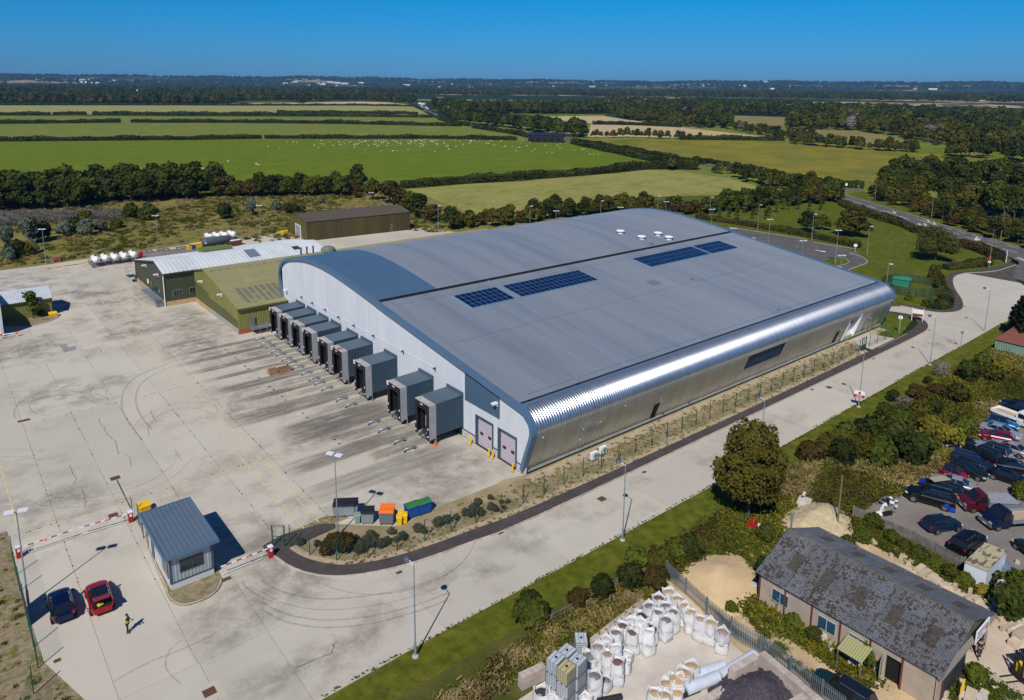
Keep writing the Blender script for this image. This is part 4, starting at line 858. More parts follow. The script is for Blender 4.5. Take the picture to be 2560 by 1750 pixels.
for x in(37.9,41.1):
    mb=MB();mb.bb(x,x+1.9,DY0-.06,DY0+.05,1.9,3.2);f_=pt_('window',mb,K['galv'],dg,True);
    for k in range(3):mb=MB();mb.bb(x+.08+k*.6,x+.62+k*.6,DY0-.1,DY0-.05,1.98,3.12);pt_('pane',mb,K['glass'],f_,True)
for y,w_,z0,z1,m in((166.0,.5,1.1,3.2,'glass'),(163.8,.45,1.8,2.7,'glass'),(162.2,.45,1.8,2.7,'glass'),(160.4,.4,2.0,2.6,'galv'),(169.5,.5,2.0,2.9,'whitep')):
    mb=MB();mb.bb(DX-.1,DX+.02,y-w_,y+w_,z0,z1);pt_('window',mb,K[m],dg,True)
for(u,v)in((362,663),(392,686)):
    d=F+R*((u-CX)/CF)-U*((v-CY)/CF);tt=(DX-.3)/d.x;p=(DX,d.y*tt,CH+d.z*tt);mb=MB();mb.box((DX-.5,p[1],p[2]),(.9,.45,.22));mb.bb(DX-.15,DX-.03,p[1]-.15,p[1]+.1,p[2]-.5,p[2]-.1);pt_('wall_lamp',mb,K['whitep'],dg,True)
s_=(rh-eh)/(DR-DY0+.4)
for x0,x1,ya,yb2,m in((54.5,57.0,157.6,161.7,'galv'),(65.0,66.6,158.4,160.2,'dkgrey')):
    mb=MB();mb.add([(x0,ya,eh+(ya-DY0+.4)*s_+.09),(x1,ya,eh+(ya-DY0+.4)*s_+.09),(x1,yb2,eh+(yb2-DY0+.4)*s_+.09),(x0,yb2,eh+(yb2-DY0+.4)*s_+.09)],[(0,1,2,3)]);pt_('rooflight',mb,K[m],dg,True)
la=thing('plant_housing','small olive plant housing with flat green roof behind the white ribbed roof','plant housing',(54,178,0))
p0=G(509,642,6.0);mb=MB();wallp(mb,(p0.x,p0.y),(p0.x+6.5,p0.y),2,lambda f:7.3,.4,.05);wallp(mb,(p0.x,p0.y+4),(p0.x,p0.y),2,lambda f:7.3,.4,.05,-1);pt_('wall',mb,K['olive'],la,True);mb=MB();mb.bb(p0.x-.1,p0.x+6.6,p0.y-.1,p0.y+4,7.3,7.42);pt_('roof',mb,mat('green_flat_roof',(.13,.17,.04),.8),la,True)
# long external stair with walkway at the dark green gable
wk=thing('steel_walkway','galvanised raised walkway with stair along the dark green gable','walkway',(35.5,160,0))
mb=MB();mb.bb(34.6,36.2,158.2,168.2,1.1,1.2);pt_('deck',mb,K['galv'],wk,True)
for k in range(6):mb=MB();mb.bb(34.6,36.2,157.9-k*.32,158.2-k*.32,1.0-k*.17,1.05-k*.17);pt_('step',mb,K['galv'],wk,True)
mb=MB()
for z in(1.6,2.1):mb.tube((34.6,158.2,z),(34.6,168.2,z),.035,5);mb.tube((34.6,158.2,z),(34.6,156.2,z-1.0),.035,5)
for k in range(8):y=168.2-k*1.45;mb.tube((34.6,y,0),(34.6,y,2.1),.035,5)
pt_('handrail',mb,K['galv'],wk,True)
fe=thing('fire_escape','small steel platform and ladder at the far corner of the dark green shed','platform',(35.8,181,0))
mb=MB();mb.bb(34.6,36.3,179.5,182,1.4,1.5);pt_('deck',mb,K['dkgrey'],fe,True);mb=MB()
for x,y in((34.6,179.5),(34.6,182),(36.3,182)):mb.tube((x,y,0),(x,y,3.2),.04,5)
for z in(2.3,3.2):mb.tube((34.6,179.5,z),(34.6,182,z),.035,5);mb.tube((34.6,182,z),(36.3,182,z),.035,5)
pt_('handrail',mb,K['galv'],fe,True)
# brown barn
bb_=thing('brown_shed','long dark brown steel shed with grey door standing behind the others','shed',(85.5,198.7,0),rad(-4.8));BL_,BWd,be,br=33.0,15.0,5.75,6.75
mb=MB();wallp(mb,(0,0),(BL_,0),0,lambda f:be,.5,.03);pt_('side_wall',mb,K['brownclad'],bb_)
mb=MB();wallp(mb,(0,BWd),(0,0),0,gable(be,br),.5,.03,-1);pt_('gable_wall',mb,mat('olive_brown_cladding',(.115,.105,.02),.65,c2=(.09,.08,.02),ns=.4),bb_)
mb=MB();wallp(mb,(BL_,0),(BL_,BWd),0,gable(be,br),.5,.03);pt_('gable_wall',mb,K['brownclad'],bb_)
pr=[(-.2,be),(3,be+.5),(5.5,be+.85),(BWd/2,br+.05),(9.5,be+.85),(12,be+.5),(BWd+.2,be)];mb=MB();mb.ext(pr+[(p[0],p[1]-.12)for p in pr[::-1]],-.15,BL_+.15);pt_('roof',mb,K['brownroof'],bb_)
mb=MB();mb.bb(-.06,.02,5.4,9.6,0,3.6);d_=pt_('roller_door',mb,K['seal'],bb_,label='pale grey blue roller door');mb=MB();mb.bb(-.1,.03,5.15,5.4,0,3.8);mb.bb(-.1,.03,9.6,9.85,0,3.8);mb.bb(-.1,.03,5.4,9.6,3.6,3.8);pt_('frame',mb,K['whitep'],d_)
mb=MB();mb.bb(26.2,27.2,-.1,.02,0,2.1);pt_('door',mb,mat('brown_door',(.12,.085,.06),.6),bb_);mb=MB();mb.bb(26.5,26.9,-.1,-.04,2.2,2.35);pt_('exit_sign',mb,K['yel'],bb_)
mb=MB();mb.bb(-.06,.02,1.6,2.7,0,2.1);pt_('door',mb,mat('brown_side_door',(.10,.07,.05),.6),bb_)
# ================================================================ gatehouse
K['ghclad']=mat('gatehouse_cladding',(.36,.40,.43),.5,.25);K['ghroof']=mat('gatehouse_roof',(.17,.23,.30),.45,.35,c2=(.15,.205,.27),ns=1)
gh=thing('gatehouse','small grey clad gatehouse with ribbed blue grey roof between the barriers','gatehouse',(15.4,68.5,0))
gx0,gx1,gy0,gy1=13.5,17.25,64.55,72.3
mb=MB();mb.bb(gx0,gx1,gy0,gy1,0,.75);pt_('plinth',mb,mat('pale_plinth',(.55,.56,.58),.8),gh,True)
mb=MB();wallp(mb,(gx0,gy0),(gx1,gy0),.75,lambda f:3.5,.31,.03);wallp(mb,(gx1,gy0),(gx1,gy1),.75,lambda f:3.5,.31,.03);wallp(mb,(gx1,gy1),(gx0,gy1),.75,lambda f:3.5,.31,.03);pt_('cladding',mb,K['ghclad'],gh,True)
mb=MB();wallp(mb,(gx0,gy1),(gx0,gy0),.75,lambda f:3.5,.31,.012);pt_('side_cladding',mb,mat('pale_side_cladding',(.52,.56,.60),.5,.2),gh,True)
mb=MB();mb.bb(gx0-.04,gx0+.18,gy0-.04,gy0+.18,.7,3.45);mb.bb(gx1-.18,gx1+.04,gy0-.04,gy0+.18,.7,3.45);mb.bb(gx0-.03,gx1+.03,gy0-.045,gy0,.72,.84);pt_('corner_trim',mb,K['grey_clad'],gh,True)
mb=MB();rx0,rx1,ry0,ry1=12.95,17.75,64.0,73.0
nr=11;st_=(rx1-rx0-.3)/nr;mb.bb(rx0+.12,rx1-.12,ry0+.12,ry1-.1,3.62,3.70)
for k in range(nr+1):mb.bb(rx0+.13+k*st_,rx0+.19+k*st_,ry0+.12,ry1-.1,3.70,3.77)
pt_('roof',mb,K['ghroof'],gh,True)
mb=MB();mb.bb(rx0,rx1,ry0,ry0+.14,3.45,3.80);mb.bb(rx0,rx1,ry1-.1,ry1,3.45,3.80);mb.bb(rx0,rx0+.13,ry0+.14,ry1-.1,3.45,3.80);mb.bb(rx1-.13,rx1,ry0+.14,ry1-.1,3.45,3.80);pt_('fascia',mb,K['trimblue'],gh,True)
mb=MB();mb.bb(gx0+.8,gx1-.85,gy0-.07,gy0+.02,1.55,2.75);f_=pt_('window',mb,K['grey_clad'],gh,True,label='front window')
for k in range(2):mb=MB();mb.bb(gx0+.92+k*1.0,gx0+1.82+k*1.0,gy0-.09,gy0-.07,1.67,2.63);pt_('pane',mb,K['glass'],f_,True)
mb=MB();mb.bb(gx0-.07,gx0+.02,gy0+.5,gy0+2.6,1.0,3.0);f_=pt_('window',mb,K['grey_clad'],gh,True,label='side window')
for k in range(2):mb=MB();mb.bb(gx0-.09,gx0-.07,gy0+.6+k*1.0,gy0+1.5+k*1.0,1.1,2.9);pt_('pane',mb,K['glass'],f_,True)
mb=MB();mb.bb(gx0-.06,gx0+.02,gy1-2.2,gy1-1.2,.1,2.3);pt_('door',mb,K['grey_clad'],gh,True)
isl=smoothline(xy([z5(890,560),z5(900,640),z5(960,800),z5(1005,900),z5(1030,970),z5(1085,1010),z5(1160,1010),z5(1260,975),z5(1330,925),z5(1355,875),z5(1345,830)])+[(17.7,70),(17.3,74.2),(15.5,75.2),(14.2,74.6)],3)
mb=MB();mb.prism(isl,-.04,.10);struct('gatehouse_island',mb,K['gverge'])
kerbs(kerb_o,isl[4:30],.14,.14,.62,maxn=60)
# ================================================================ barriers
K['redwhite']=mat('white_boom',(.78,.78,.76),.4)
def barrier(px,bx,tx,label,gate=None):
    b=z5(*px);t=thing('barrier',label,'barrier',(b.x,b.y,0),0)
    mb=MB();mb.box((0,0,.55),(.42,.42,1.1));pt_('cabinet',mb,K['darkred'],t);mb=MB();mb.box((0,0,1.16),(.46,.46,.1));mb.box((0,-.215,.85),(.22,.02,.3));pt_('cover',mb,K['whitep'],t)
    a=z5(*bx,1.0)-b;c=z5(*tx,1.0)-b;n=9;a.z=c.z=1.0;root=Vector((0,0,1.0));d=(c-root).normalized();L_=(c-root).length
    mb=MB();mb.box((0,0,1.0),(.5,.25,.2),math.atan2(d.y,d.x));pt_('arm_clamp',mb,K['darkred'],t)
    for k in range(n):mb=MB();mb.tube(root+d*(.3+(L_-.3)*k/n),root+d*(.3+(L_-.3)*(k+1)/n),.055,6);pt_('boom_section',mb,K['darkred']if k%2 else K['redwhite'],t)
    m=int(L_/.22);mb=MB();s0=.8
    for k in range(int((L_-.9)/.22)+1):p=root+d*(s0+k*.22);mb.tube(p,(p.x,p.y,.22),.014,4)
    for z in(.22,.9):p,q=root+d*s0,root+d*(L_-.1);mb.tube((p.x,p.y,z),(q.x,q.y,z),.022,4)
    pt_('skirt',mb,K['whitep'],t)
    p=root+d*L_*.48;mb=MB();mb.lathe([(.2,0),(.2,.02)],16,(p.x,p.y-.08,p.z),'y');sg=pt_('sign_disc',mb,K['whitep'],t);mb=MB();mb.lathe([(.15,0),(.15,.005)],16,(p.x,p.y-.09,p.z),'y');pt_('sign_face',mb,mat('orange_sign',(.8,.3,.08),.5),sg)
    return t
barrier((118,718),(130,650),(450,548),'red and white barrier on the left of the entrance beside the green fence')
barrier((800,500),(790,455),(482,537),'red and white barrier with its cabinet next to the gatehouse island')
barrier((1655,715),(1640,680),(1348,775),'red and white barrier on the right of the gatehouse by the footpath')
# ================================================================ mesh fences
def wirepanel(L_,h,sp=.2):
    mb=MB();n=int(L_/sp);
    for i in range(1,n):mb.tube((L_*i/n,0,.06),(L_*i/n,0,h),.0045,3,cap=False)
    for k in range(int(h/.2)):mb.tube((0,0,.1+k*.2),(L_,0,.1+k*.2),.006,3,cap=False)
    return mb
WP_={}
def meshfence(pts,label,h=2.37,name='mesh_fence',m='fgreen',z=.03):
    t=thing(name,label,'fence',(pts[0][0],pts[0][1],0));mb=MB();mb.bb(-.035,.035,-.035,.035,0,h+.05)
    me=mb.mesh('fence_post',K[m])
    for i,p in enumerate(pts):
        link('fence_post',me,t,(p[0]-pts[0][0],p[1]-pts[0][1],0))
        if i<len(pts)-1:
            q=pts[i+1];L_=math.hypot(q[0]-p[0],q[1]-p[1]);k=(round(L_,1),h,m)
            if k not in WP_:WP_[k]=wirepanel(round(L_,1),h).mesh('mesh_panel',K[m])
            link('mesh_panel',WP_[k],t,(p[0]-pts[0][0],p[1]-pts[0][1],z),math.atan2(q[1]-p[1],q[0]-p[0]))
    return t
fl=[z5(*q)for q in((78,725),(98,825),(122,922),(150,1030),(177,1142),(205,1265),(232,1395))]
f1=meshfence([(p.x,p.y)for p in fl],'dark green mesh fence along the weedy gravel left of the parked cars')
p=fl[3];q=fl[4];mb=MB();a=(p.x,p.y,0);ang=math.atan2(q.y-p.y,q.x-p.x);L_=math.hypot(q.y-p.y,q.x-p.x)
mb.box(((p.x+q.x)/2,(p.y+q.y)/2,1.15),(L_-.1,.04,2.1),ang);pt_('sign_board',mb,K['dkgrey'],f1,True,label='solid dark board fixed to the fence')
fl2=[z5(*q)for q in((207,1552),(150,1750))];meshfence([(p.x,p.y)for p in fl2],'short dark green mesh fence length at the lower left corner')
def z2p(x,y):return G(650+x*.3776,1150+y*.3776)
fp=[z2p(*q)for q in((200,575),(330,635),(508,668),(715,655),(910,603),(1092,540),(1265,478),(1430,420))]
pts=[(p.x,p.y)for p in fp]+[(44.3+3.04*i,55.75)for i in range(27)]
meshfence(pts,'long dark green mesh fence between the footpath and the warehouse')
gt=[z2p(85,578),z2p(165,578)]
t=thing('pedestrian_gate','dark green open mesh gate beside the right barrier cabinet','gate',(gt[0].x,gt[0].y,0))
for i,p in enumerate(gt):mb=MB();mb.bb(-.05,.05,-.05,.05,0,2.4);o=pt_('post',mb,K['fgreen'],t);o.location=p-gt[0]
L_=(gt[1]-gt[0]).length;o=link('gate_leaf',wirepanel(L_,2.3,.12).mesh('gate_leaf',K['fgreen']),t,(0,0,.05),math.atan2((gt[1]-gt[0]).y,(gt[1]-gt[0]).x))
mb=MB()
for z in(.1,1.2,2.35):mb.tube((0,0,z),(L_,0,z),.03,4)
o=pt_('gate_frame',mb,K['fgreen'],t);o.rotation_euler=(0,0,math.atan2((gt[1]-gt[0]).y,(gt[1]-gt[0]).x))
t=thing('pedestrian_gate','dark green gate in the long fence by the warehouse entrance','gate',(124.2,55.8,0));mb=MB()
for x in(0,1.4):mb.bb(x-.05,x+.05,-.05,.05,0,2.5)
pt_('post',mb,K['fgreen'],t);mb=MB();mb.bb(.1,1.3,-.03,.03,.15,1.1);mb.bb(.1,1.3,-.03,.03,2.25,2.35);mb.bb(.1,.2,-.03,.03,1.1,2.25);mb.bb(1.2,1.3,-.03,.03,1.1,2.25);mb.bb(.65,.75,-.03,.03,1.1,2.25);pt_('gate_leaf',mb,K['fgreen'],t)
meshfence([(127.5,56.0),(130.3,55.95),(133.4,55.9),(135.9,55.8),(136.4,58.0),(137.2,60.0)],'green mesh fence enclosing the warehouse entrance path')
gp=[z5(*q)for q in((812,480),(850,520),(878,600))]
meshfence([(gp[0].x,gp[0].y),(gp[1].x,gp[1].y),(gp[2].x,gp[2].y)],'short green mesh fence behind the gatehouse')
# ================================================================ lamp posts
K['pole']=mat('grey_lamp_pole',(.30,.37,.41),.5,.4)
K['dome']=mat('dark_dome',(.06,.08,.11),.4);K['bowl']=mat('lamp_bowl',(.72,.74,.76),.25);K['oldpole']=mat('tan_old_pole',(.22,.19,.14),.8)
def street():
    t=thing('street_lamp','x','street lamp',(0,0,0),0,'single arm street lamps along the road edge')
    mb=MB();mb.tube((0,0,0),(0,0,1.3),.10,8);mb.tube((0,0,1.3),(0,0,8.2),.065,8,.045);pt_('pole',mb,K['pole'],t,smooth=False)
    mb=MB();mb.tube((0,0,8.15),(0,.75,8.25),.035,6);pt_('arm',mb,K['bowl'],t)
    mb=MB();mb.lathe([(.06,-.18),(.2,-.14),(.26,0)],14,(0,.95,8.22));pt_('bowl',mb,K['bowl'],t)
    mb=MB();mb.lathe([(.31,0),(.29,.1),(.2,.2),(.05,.25)],14,(0,.95,8.22));pt_('lamp_cover',mb,K['dome'],t)
    mb=MB();mb.lathe([(.28,0),(.24,.12),(.12,.14)],12);pt_('base',mb,K['plinth'],t)
    return t
s0=street()
sl_=[((26.6,44.4),'tall street lamp on the verge nearest the camera, in the foreground'),((51.1,44.6),'street lamp on the verge left of the big tree'),((76.0,44.9),'street lamp half hidden behind the big tree'),((101.3,45.1),'street lamp with the red and white sign on its pole'),((127,45.7),'street lamp on the verge beyond the lamp with the sign'),((153.6,46.6),'street lamp beside the dark conifer')]
for i,(p,l)in enumerate(sl_):
    o=s0 if i==0 else dup(s0);o.location=(p[0],p[1],-.02);o['label']=l
    if i==3:sgp=o
t=thing('road_sign','white and red notice board on the street lamp pole','sign',(101.3,45.1,1.6));ang=rad(-70)
mb=MB();mb.box((-.08,0,.55),(1.35,.03,.62),ang);pt_('notice',mb,K['whitep'],t);mb=MB();mb.box((-.10,0,.08),(1.35,.035,.42),ang);r_=pt_('red_panel',mb,K['red'],t)
mb=MB();mb.lathe([(.17,0),(.17,.01),(.12,.012),(.12,0)],16,(0,0,0),'x');o=pt_('red_ring',mb,K['red'],t);o.location=(-.12,-.02,.55);o.rotation_euler=(0,0,ang+rad(90))
for k,z in enumerate((.17,.06,-.03)):mb=MB();mb.box((-.13,-.0,z),(1.0-.2*k,.01,.035),ang);pt_('lettering',mb,K['whitep'],r_)
def twin(h,single=False):
    t=thing('lamp_post','x','lamp post',(0,0,0),0,'flood light columns around the site')
    mb=MB();mb.tube((0,0,0),(0,0,1.5),.11,8);mb.tube((0,0,1.5),(0,0,h),.07,8,.05);pt_('pole',mb,K['pole'],t)
    for s in((-1,1)if not single else(1,)):
        mb=MB();mb.box((.5*s,0,h+.05),(.75,.5,.13));mb.box((.5*s,0,h-.03),(.62,.4,.05));pt_('flood_head',mb,K['bowl'],t)
    mb=MB();mb.tube((-.5,0,h-.05),(.5,0,h-.05),.035,5)if not single else mb.tube((0,0,h-.02),(.4,0,h),.035,5);pt_('arm',mb,K['pole'],t);return t
tw,sg1=twin(9.0),twin(8.0,True)
TW=[('b',71.6,1513,'twin flood light column standing in the fence beside the parked cars',20),('b',845,1342,'twin flood light column by the shrubs and waste bins',-25),('b',115.5,662,'leftmost twin flood light column at the far yard edge',0),('b',395.5,620,'twin flood light column behind the white gas tanks',0),('b',651.5,588,'twin flood light column left of the brown shed',0),
      ('t',928,482,'twin flood light column behind the brown shed roof',0)]
TW+=[('t',850+.3873*x,150+.3873*y,l,a)for x,y,l,a in((1396,975,'low looking twin flood column behind the warehouse roof edge',10),(1812,952,'twin flood head just showing over the warehouse roof crest',0),(2105,915,'twin flood column right of the roof crest',0))]
TW+=[('t',1700+.37*x,150+.37*y,l,a)for x,y,l,a in((218,1010,'twin flood column close beside a taller single one',0),(360,1138,'twin flood head peeping over the end of the valley gutter',0),(608,1078,'twin flood column in the drive behind the warehouse',0),(832,1222,'twin flood column right of the white road arrow',0),(1070,1152,'twin flood column on the small grass island',0),(1093,1322,'twin flood column just beyond the warehouse verge',0))]
SG=[('b',1095.6,578,'single head column right of the brown shed',0)]+[('t',850+.3873*x,150+.3873*y,l,0)for x,y,l in((1227,943,'single head column in the hedge behind the warehouse'),(1685,910,'single head column in front of the rough pasture'),(2055,880,'single head column left of the twin beside the roof crest'))]
SG+=[('t',1700+.37*x,150+.37*y,l,0)for x,y,l in((208,928,'tall single head column by the young trees'),(537,980,'single head column in front of the low clipped hedge'),(905,1042,'single head column left of the round bush'),(1283,1125,'single head column standing alone on the open lawn'),(1410,1380,'single head column by the substation fence'))]
for proto_,lst,h in((tw,TW,9.0),(sg1,SG,8.0)):
    for i,(k,u,v,l,a)in enumerate(lst):
        o=proto_ if i==0 else dup(proto_);p=G(u,v)if k=='b' else G(u,v,h);o.location=(p.x,p.y,0);o['label']=l;o.rotation_euler=(0,0,rad(a-36))
def hwy(h=10):
    t=thing('highway_lamp','x','street lamp',(0,0,0),0,'tall tan lamp columns along the main road')
    mb=MB();mb.tube((0,0,0),(0,0,h),.11,6,.06);pt_('pole',mb,K['oldpole'],t);mb=MB();mb.tube((0,0,h),(-1.1,-.6,h+.25),.05,5);mb.box((-1.3,-.7,h+.28),(.6,.22,.12),.5);pt_('lamp_head',mb,K['oldpole'],t);return t
hw=hwy();HW=[((1316,960),'tan road lamp at the start of the verge by the junction'),((1697,1075),'tan road lamp in the middle of the far verge'),((2165,1215),'tan road lamp at the right end of the far verge'),((2085,1410),'tan road lamp at the site entrance beside the hedge'),((348,722),'leftmost tan road lamp by the crop field hedge'),((709,800),'tan road lamp beside the blue sign'),((782,828),'tan road lamp just right of the blue sign'),((1256,866),'tan road lamp behind the junction at the crop corner')]
for i,(q,l)in enumerate(HW):o=hw if i==0 else dup(hw);p=zC(*q);o.location=(p.x,p.y,-.05);o['label']=l
# ================================================================ small signs
def sign(name,label,cat,loc,rz,parts):
    t=thing(name,label,cat,loc,rz)
    for n_,mb,m in parts:part(n_,mb,m,t)
    return t
def bx(*a):m=MB();m.bb(*a);return m
def post(x,h,r=.05):m=MB();m.tube((x,0,0),(x,0,h),r,6);return m
b=G(2278.5,801);sg_=sign('notice_board','white notice board with a brown stripe on two white posts','sign',(b.x,b.y,.05),rad(-72),[('post',post(0,2.6,.07),K['whitep']),('post',post(1.9,2.6,.07),K['whitep']),('board',bx(.05,1.85,-.04,.04,1.5,2.3),K['whitep']),('stripe',bx(.05,1.85,-.05,.05,1.05,1.5),mat('brown_stripe',(.22,.04,.02),.6))])
b=zR(1735,637);mb=MB();mb.lathe([(.3,0),(.3,.02)],18,(0,-.03,2.9),'y');sign('round_sign','small round sign on a grey post at the verge','sign',(b.x,b.y,0),rad(-40),[('post',post(0,3.1),K['pole']),('disc',mb,K['galv'])])
b=zR(1292,525);mb=MB();mb.lathe([(.38,0),(.38,.03)],18,(0,-.05,3.0),'y');sign('speed_sign','round white sign on a green post by the entrance lawn','sign',(b.x,b.y,0),rad(-60),[('post',post(0,3.3,.1),mat('grey_green_post',(.22,.32,.27),.6)),('disc',mb,K['whitep'])])
b=zC(1182,1295);sign('parking_sign','small white square sign at the end of the clipped hedge','sign',(b.x,b.y,0),rad(-50),[('post',post(0,1.8),K['whitep']),('board',bx(-.45,.45,-.04,.02,1.4,2.2),K['whitep'])])
b=z7(855,295);mb=MB();mb.add([(-.55,0,2.3),(.55,0,2.3),(0,0,3.25),(-.55,.03,2.3),(.55,.03,2.3),(0,.03,3.25)],[(0,1,2),(5,4,3),(0,3,4,1),(1,4,5,2),(2,5,3,0)]);m2=MB();m2.add([(-.33,-.01,2.42),(.33,-.01,2.42),(0,-.01,3.0)],[(0,1,2)])
sign('warning_sign','red and white triangular warning sign above the roadside hedge','sign',(b.x,b.y,0),rad(-40),[('post',post(0,3.0),K['pole']),('triangle',mb,K['red']),('triangle_face',m2,K['whitep']),('plate',bx(-.4,.4,-.02,.02,1.75,2.25),K['whitep'])])
b=z7(1005,555);mb=MB();mb.add([(-.5,-.05,3.3),(.5,-.05,3.3),(0,-.05,2.5)],[(0,2,1)]);sign('give_way_sign','red and white triangular sign on a grey post at the lodge road','sign',(b.x,b.y,0),rad(-60),[('post',post(0,3.3,.08),K['galv']),('triangle',mb,K['red']),('plate',bx(-.3,.3,-.05,.02,1.6,2.1),K['whitep'])])
b=z7(1200,480);sign('entrance_sign','tall white leaning entrance sign by the road junction','sign',(b.x,b.y,0),rad(20),[('board',bx(-.9,.9,-.06,.06,.5,3.0),K['whitep']),('post',post(-.8,3.1,.08),K['whitep']),('post',post(.8,3.1,.08),K['whitep'])])
for(x,y,l,m,w_)in((730,808,'blue road sign by the side road','bluep',.8),(1122,868,'white road bollard sign at the junction mouth','whitep',.5),(1204,880,'green road sign at the far side of the junction','greenp',.5),(951,850,'slim white post sign in the crop field verge','whitep',.3),(193,690,'white sign at the edge of the crop field','whitep',.5)):
    b=zC(x,y);sign('road_sign',l,'sign',(b.x,b.y,0),rad(-45),[('post',post(0,2.2),K['pole']),('board',bx(-w_/1,w_/1,-.04,.02,1.3,2.4),K[m])])
# ================================================================ waste bins
def qb(x,y):return G(820+.1205*x,1240+.1205*y)
def bin4(label,loc,rz,bodym,lidm,open_=False,w_=1.35,d_=1.05,h=1.25):
    t=thing('waste_bin',label,'bin',loc,rz);mb=MB();mb.box((0,0,.2+h*.4),(w_*.9,d_*.82,h*.8),taper=1.1);pt_('body',mb,bodym,t)
    mb=MB();mb.box((0,0,.2+h*.82),(w_*1.06,d_*1.0,.06));pt_('rim',mb,bodym,t)
    mb=MB()
    if open_:mb.loft([[(x,-.5*d_,.25+h*.84),(x,-.2*d_,.25+h*.95),(x,.1*d_,.25+h*.96),(x,.1*d_,.25+h*.84)]for x in(-w_*.5,w_*.5)]);mb.loft([[(x,.1*d_,.25+h*.84),(x,.1*d_,.25+h*.9),(x,.75*d_,.3+h*1.0),(x,.75*d_,.25+h*.95)]for x in(-w_*.5,w_*.5)])
    else:mb.loft([[(x,-.52*d_,.25+h*.84),(x,-.25*d_,.25+h*.98),(x,.25*d_,.25+h*1.02),(x,.52*d_,.25+h*.86)]for x in(-w_*.52,w_*.52)])
    pt_('lid',mb,lidm,t)
    for sx in(-1,1):
        for sy in(-1,1):mb=MB();mb.lathe([(.09,-.03),(.09,.03)],10,(sx*w_*.38,sy*d_*.32,.09),'x');pt_('wheel',mb,K['black'],t)
    return t
K['galvb']=mat('galvanised_bin',(.30,.35,.39),.5,.5,c2=(.38,.43,.46),ns=3,obj=True);K['blkp']=mat('black_plastic',(.018,.018,.022),.45);K['greyp']=mat('grey_plastic_bin',(.14,.16,.18),.5);K['palegrn']=mat('pale_green_bin',(.20,.30,.26),.5)
for x,y,l,bm,lm,rz,op,sc_ in((245,400,'grey steel bin with black lid, left of the pair','galvb','blkp',-22,True,1),(490,390,'grey steel bin with black lid, right of the pair','galvb','blkp',-22,True,1),(830,545,'dirty pale bin with black lid beside the green wheeled bin','galvb','blkp',-25,True,.95),(1225,560,'dark grey bin with large bright orange lid','greyp','orangep',-27,True,1.12),(1745,420,'blue bin with green lid next to the yellow bins','bluep','greenp',8,False,1.05),(1985,350,'blue bin with green lid at the right end','bluep','greenp',8,False,1.05)):
    p=qb(x,y);o=bin4(l,(p.x,p.y,0),rad(rz-12),K[bm],K[lm],op);o.scale=(sc_,)*3;o['group']='waste bins at the yard edge'
def wbin(label,loc,rz,m,name='wheelie_bin'):
    t=thing(name,label,'bin',loc,rz,'wheeled bins at the yard edge');mb=MB();mb.box((0,0,.52),(.45,.5,.9),taper=1.25);pt_('body',mb,m,t);mb=MB();mb.loft([[(x,-.33,.97),(x,-.28,1.04),(x,.3,1.08),(x,.33,.97)]for x in(-.3,.3)]);pt_('lid',mb,m,t)
    for s in(-1,1):mb=MB();mb.lathe([(.1,-.03),(.1,.03)],10,(s*.2,.27,.1),'x');pt_('wheel',mb,K['black'],t)
    return t
for x,y,l,m in((615,555,'small pale green wheeled bin between the steel bins','palegrn'),(1480,600,'yellow wheeled bin, front one of three','yel'),(1590,550,'yellow wheeled bin, right one of three','yel'),(1510,500,'yellow wheeled bin, rear one of three','yel')):p=qb(x,y);wbin(l,(p.x,p.y,0),rad(-30),K[m])
p=z5(883,435);t=thing('grit_bin','yellow grit bin on the gatehouse island','grit bin',(p.x,p.y,.1),rad(10));mb=MB();mb.box((0,0,.3),(1.0,.7,.6),taper=1.15);pt_('body',mb,K['yel'],t);mb=MB();mb.loft([[(x,-.45,.6),(x,-.2,.8),(x,.45,.85),(x,.45,.6)]for x in(-.6,.6)]);pt_('lid',mb,K['yel'],t)
def y9(x,y):return G(x*.107,690+y*.107)
p=y9(1240,950);t=thing('grit_bin','yellow grit bin at the corner of the small olive hut','grit bin',(p.x,p.y,.05),0);mb=MB();mb.box((0,0,.35),(1.2,.8,.6),taper=1.15);pt_('body',mb,K['yel'],t);mb=MB();mb.loft([[(x,-.5,.65),(x,-.2,.85),(x,.5,.9),(x,.5,.65)]for x in(-.7,.7)]);pt_('lid',mb,K['yel'],t)
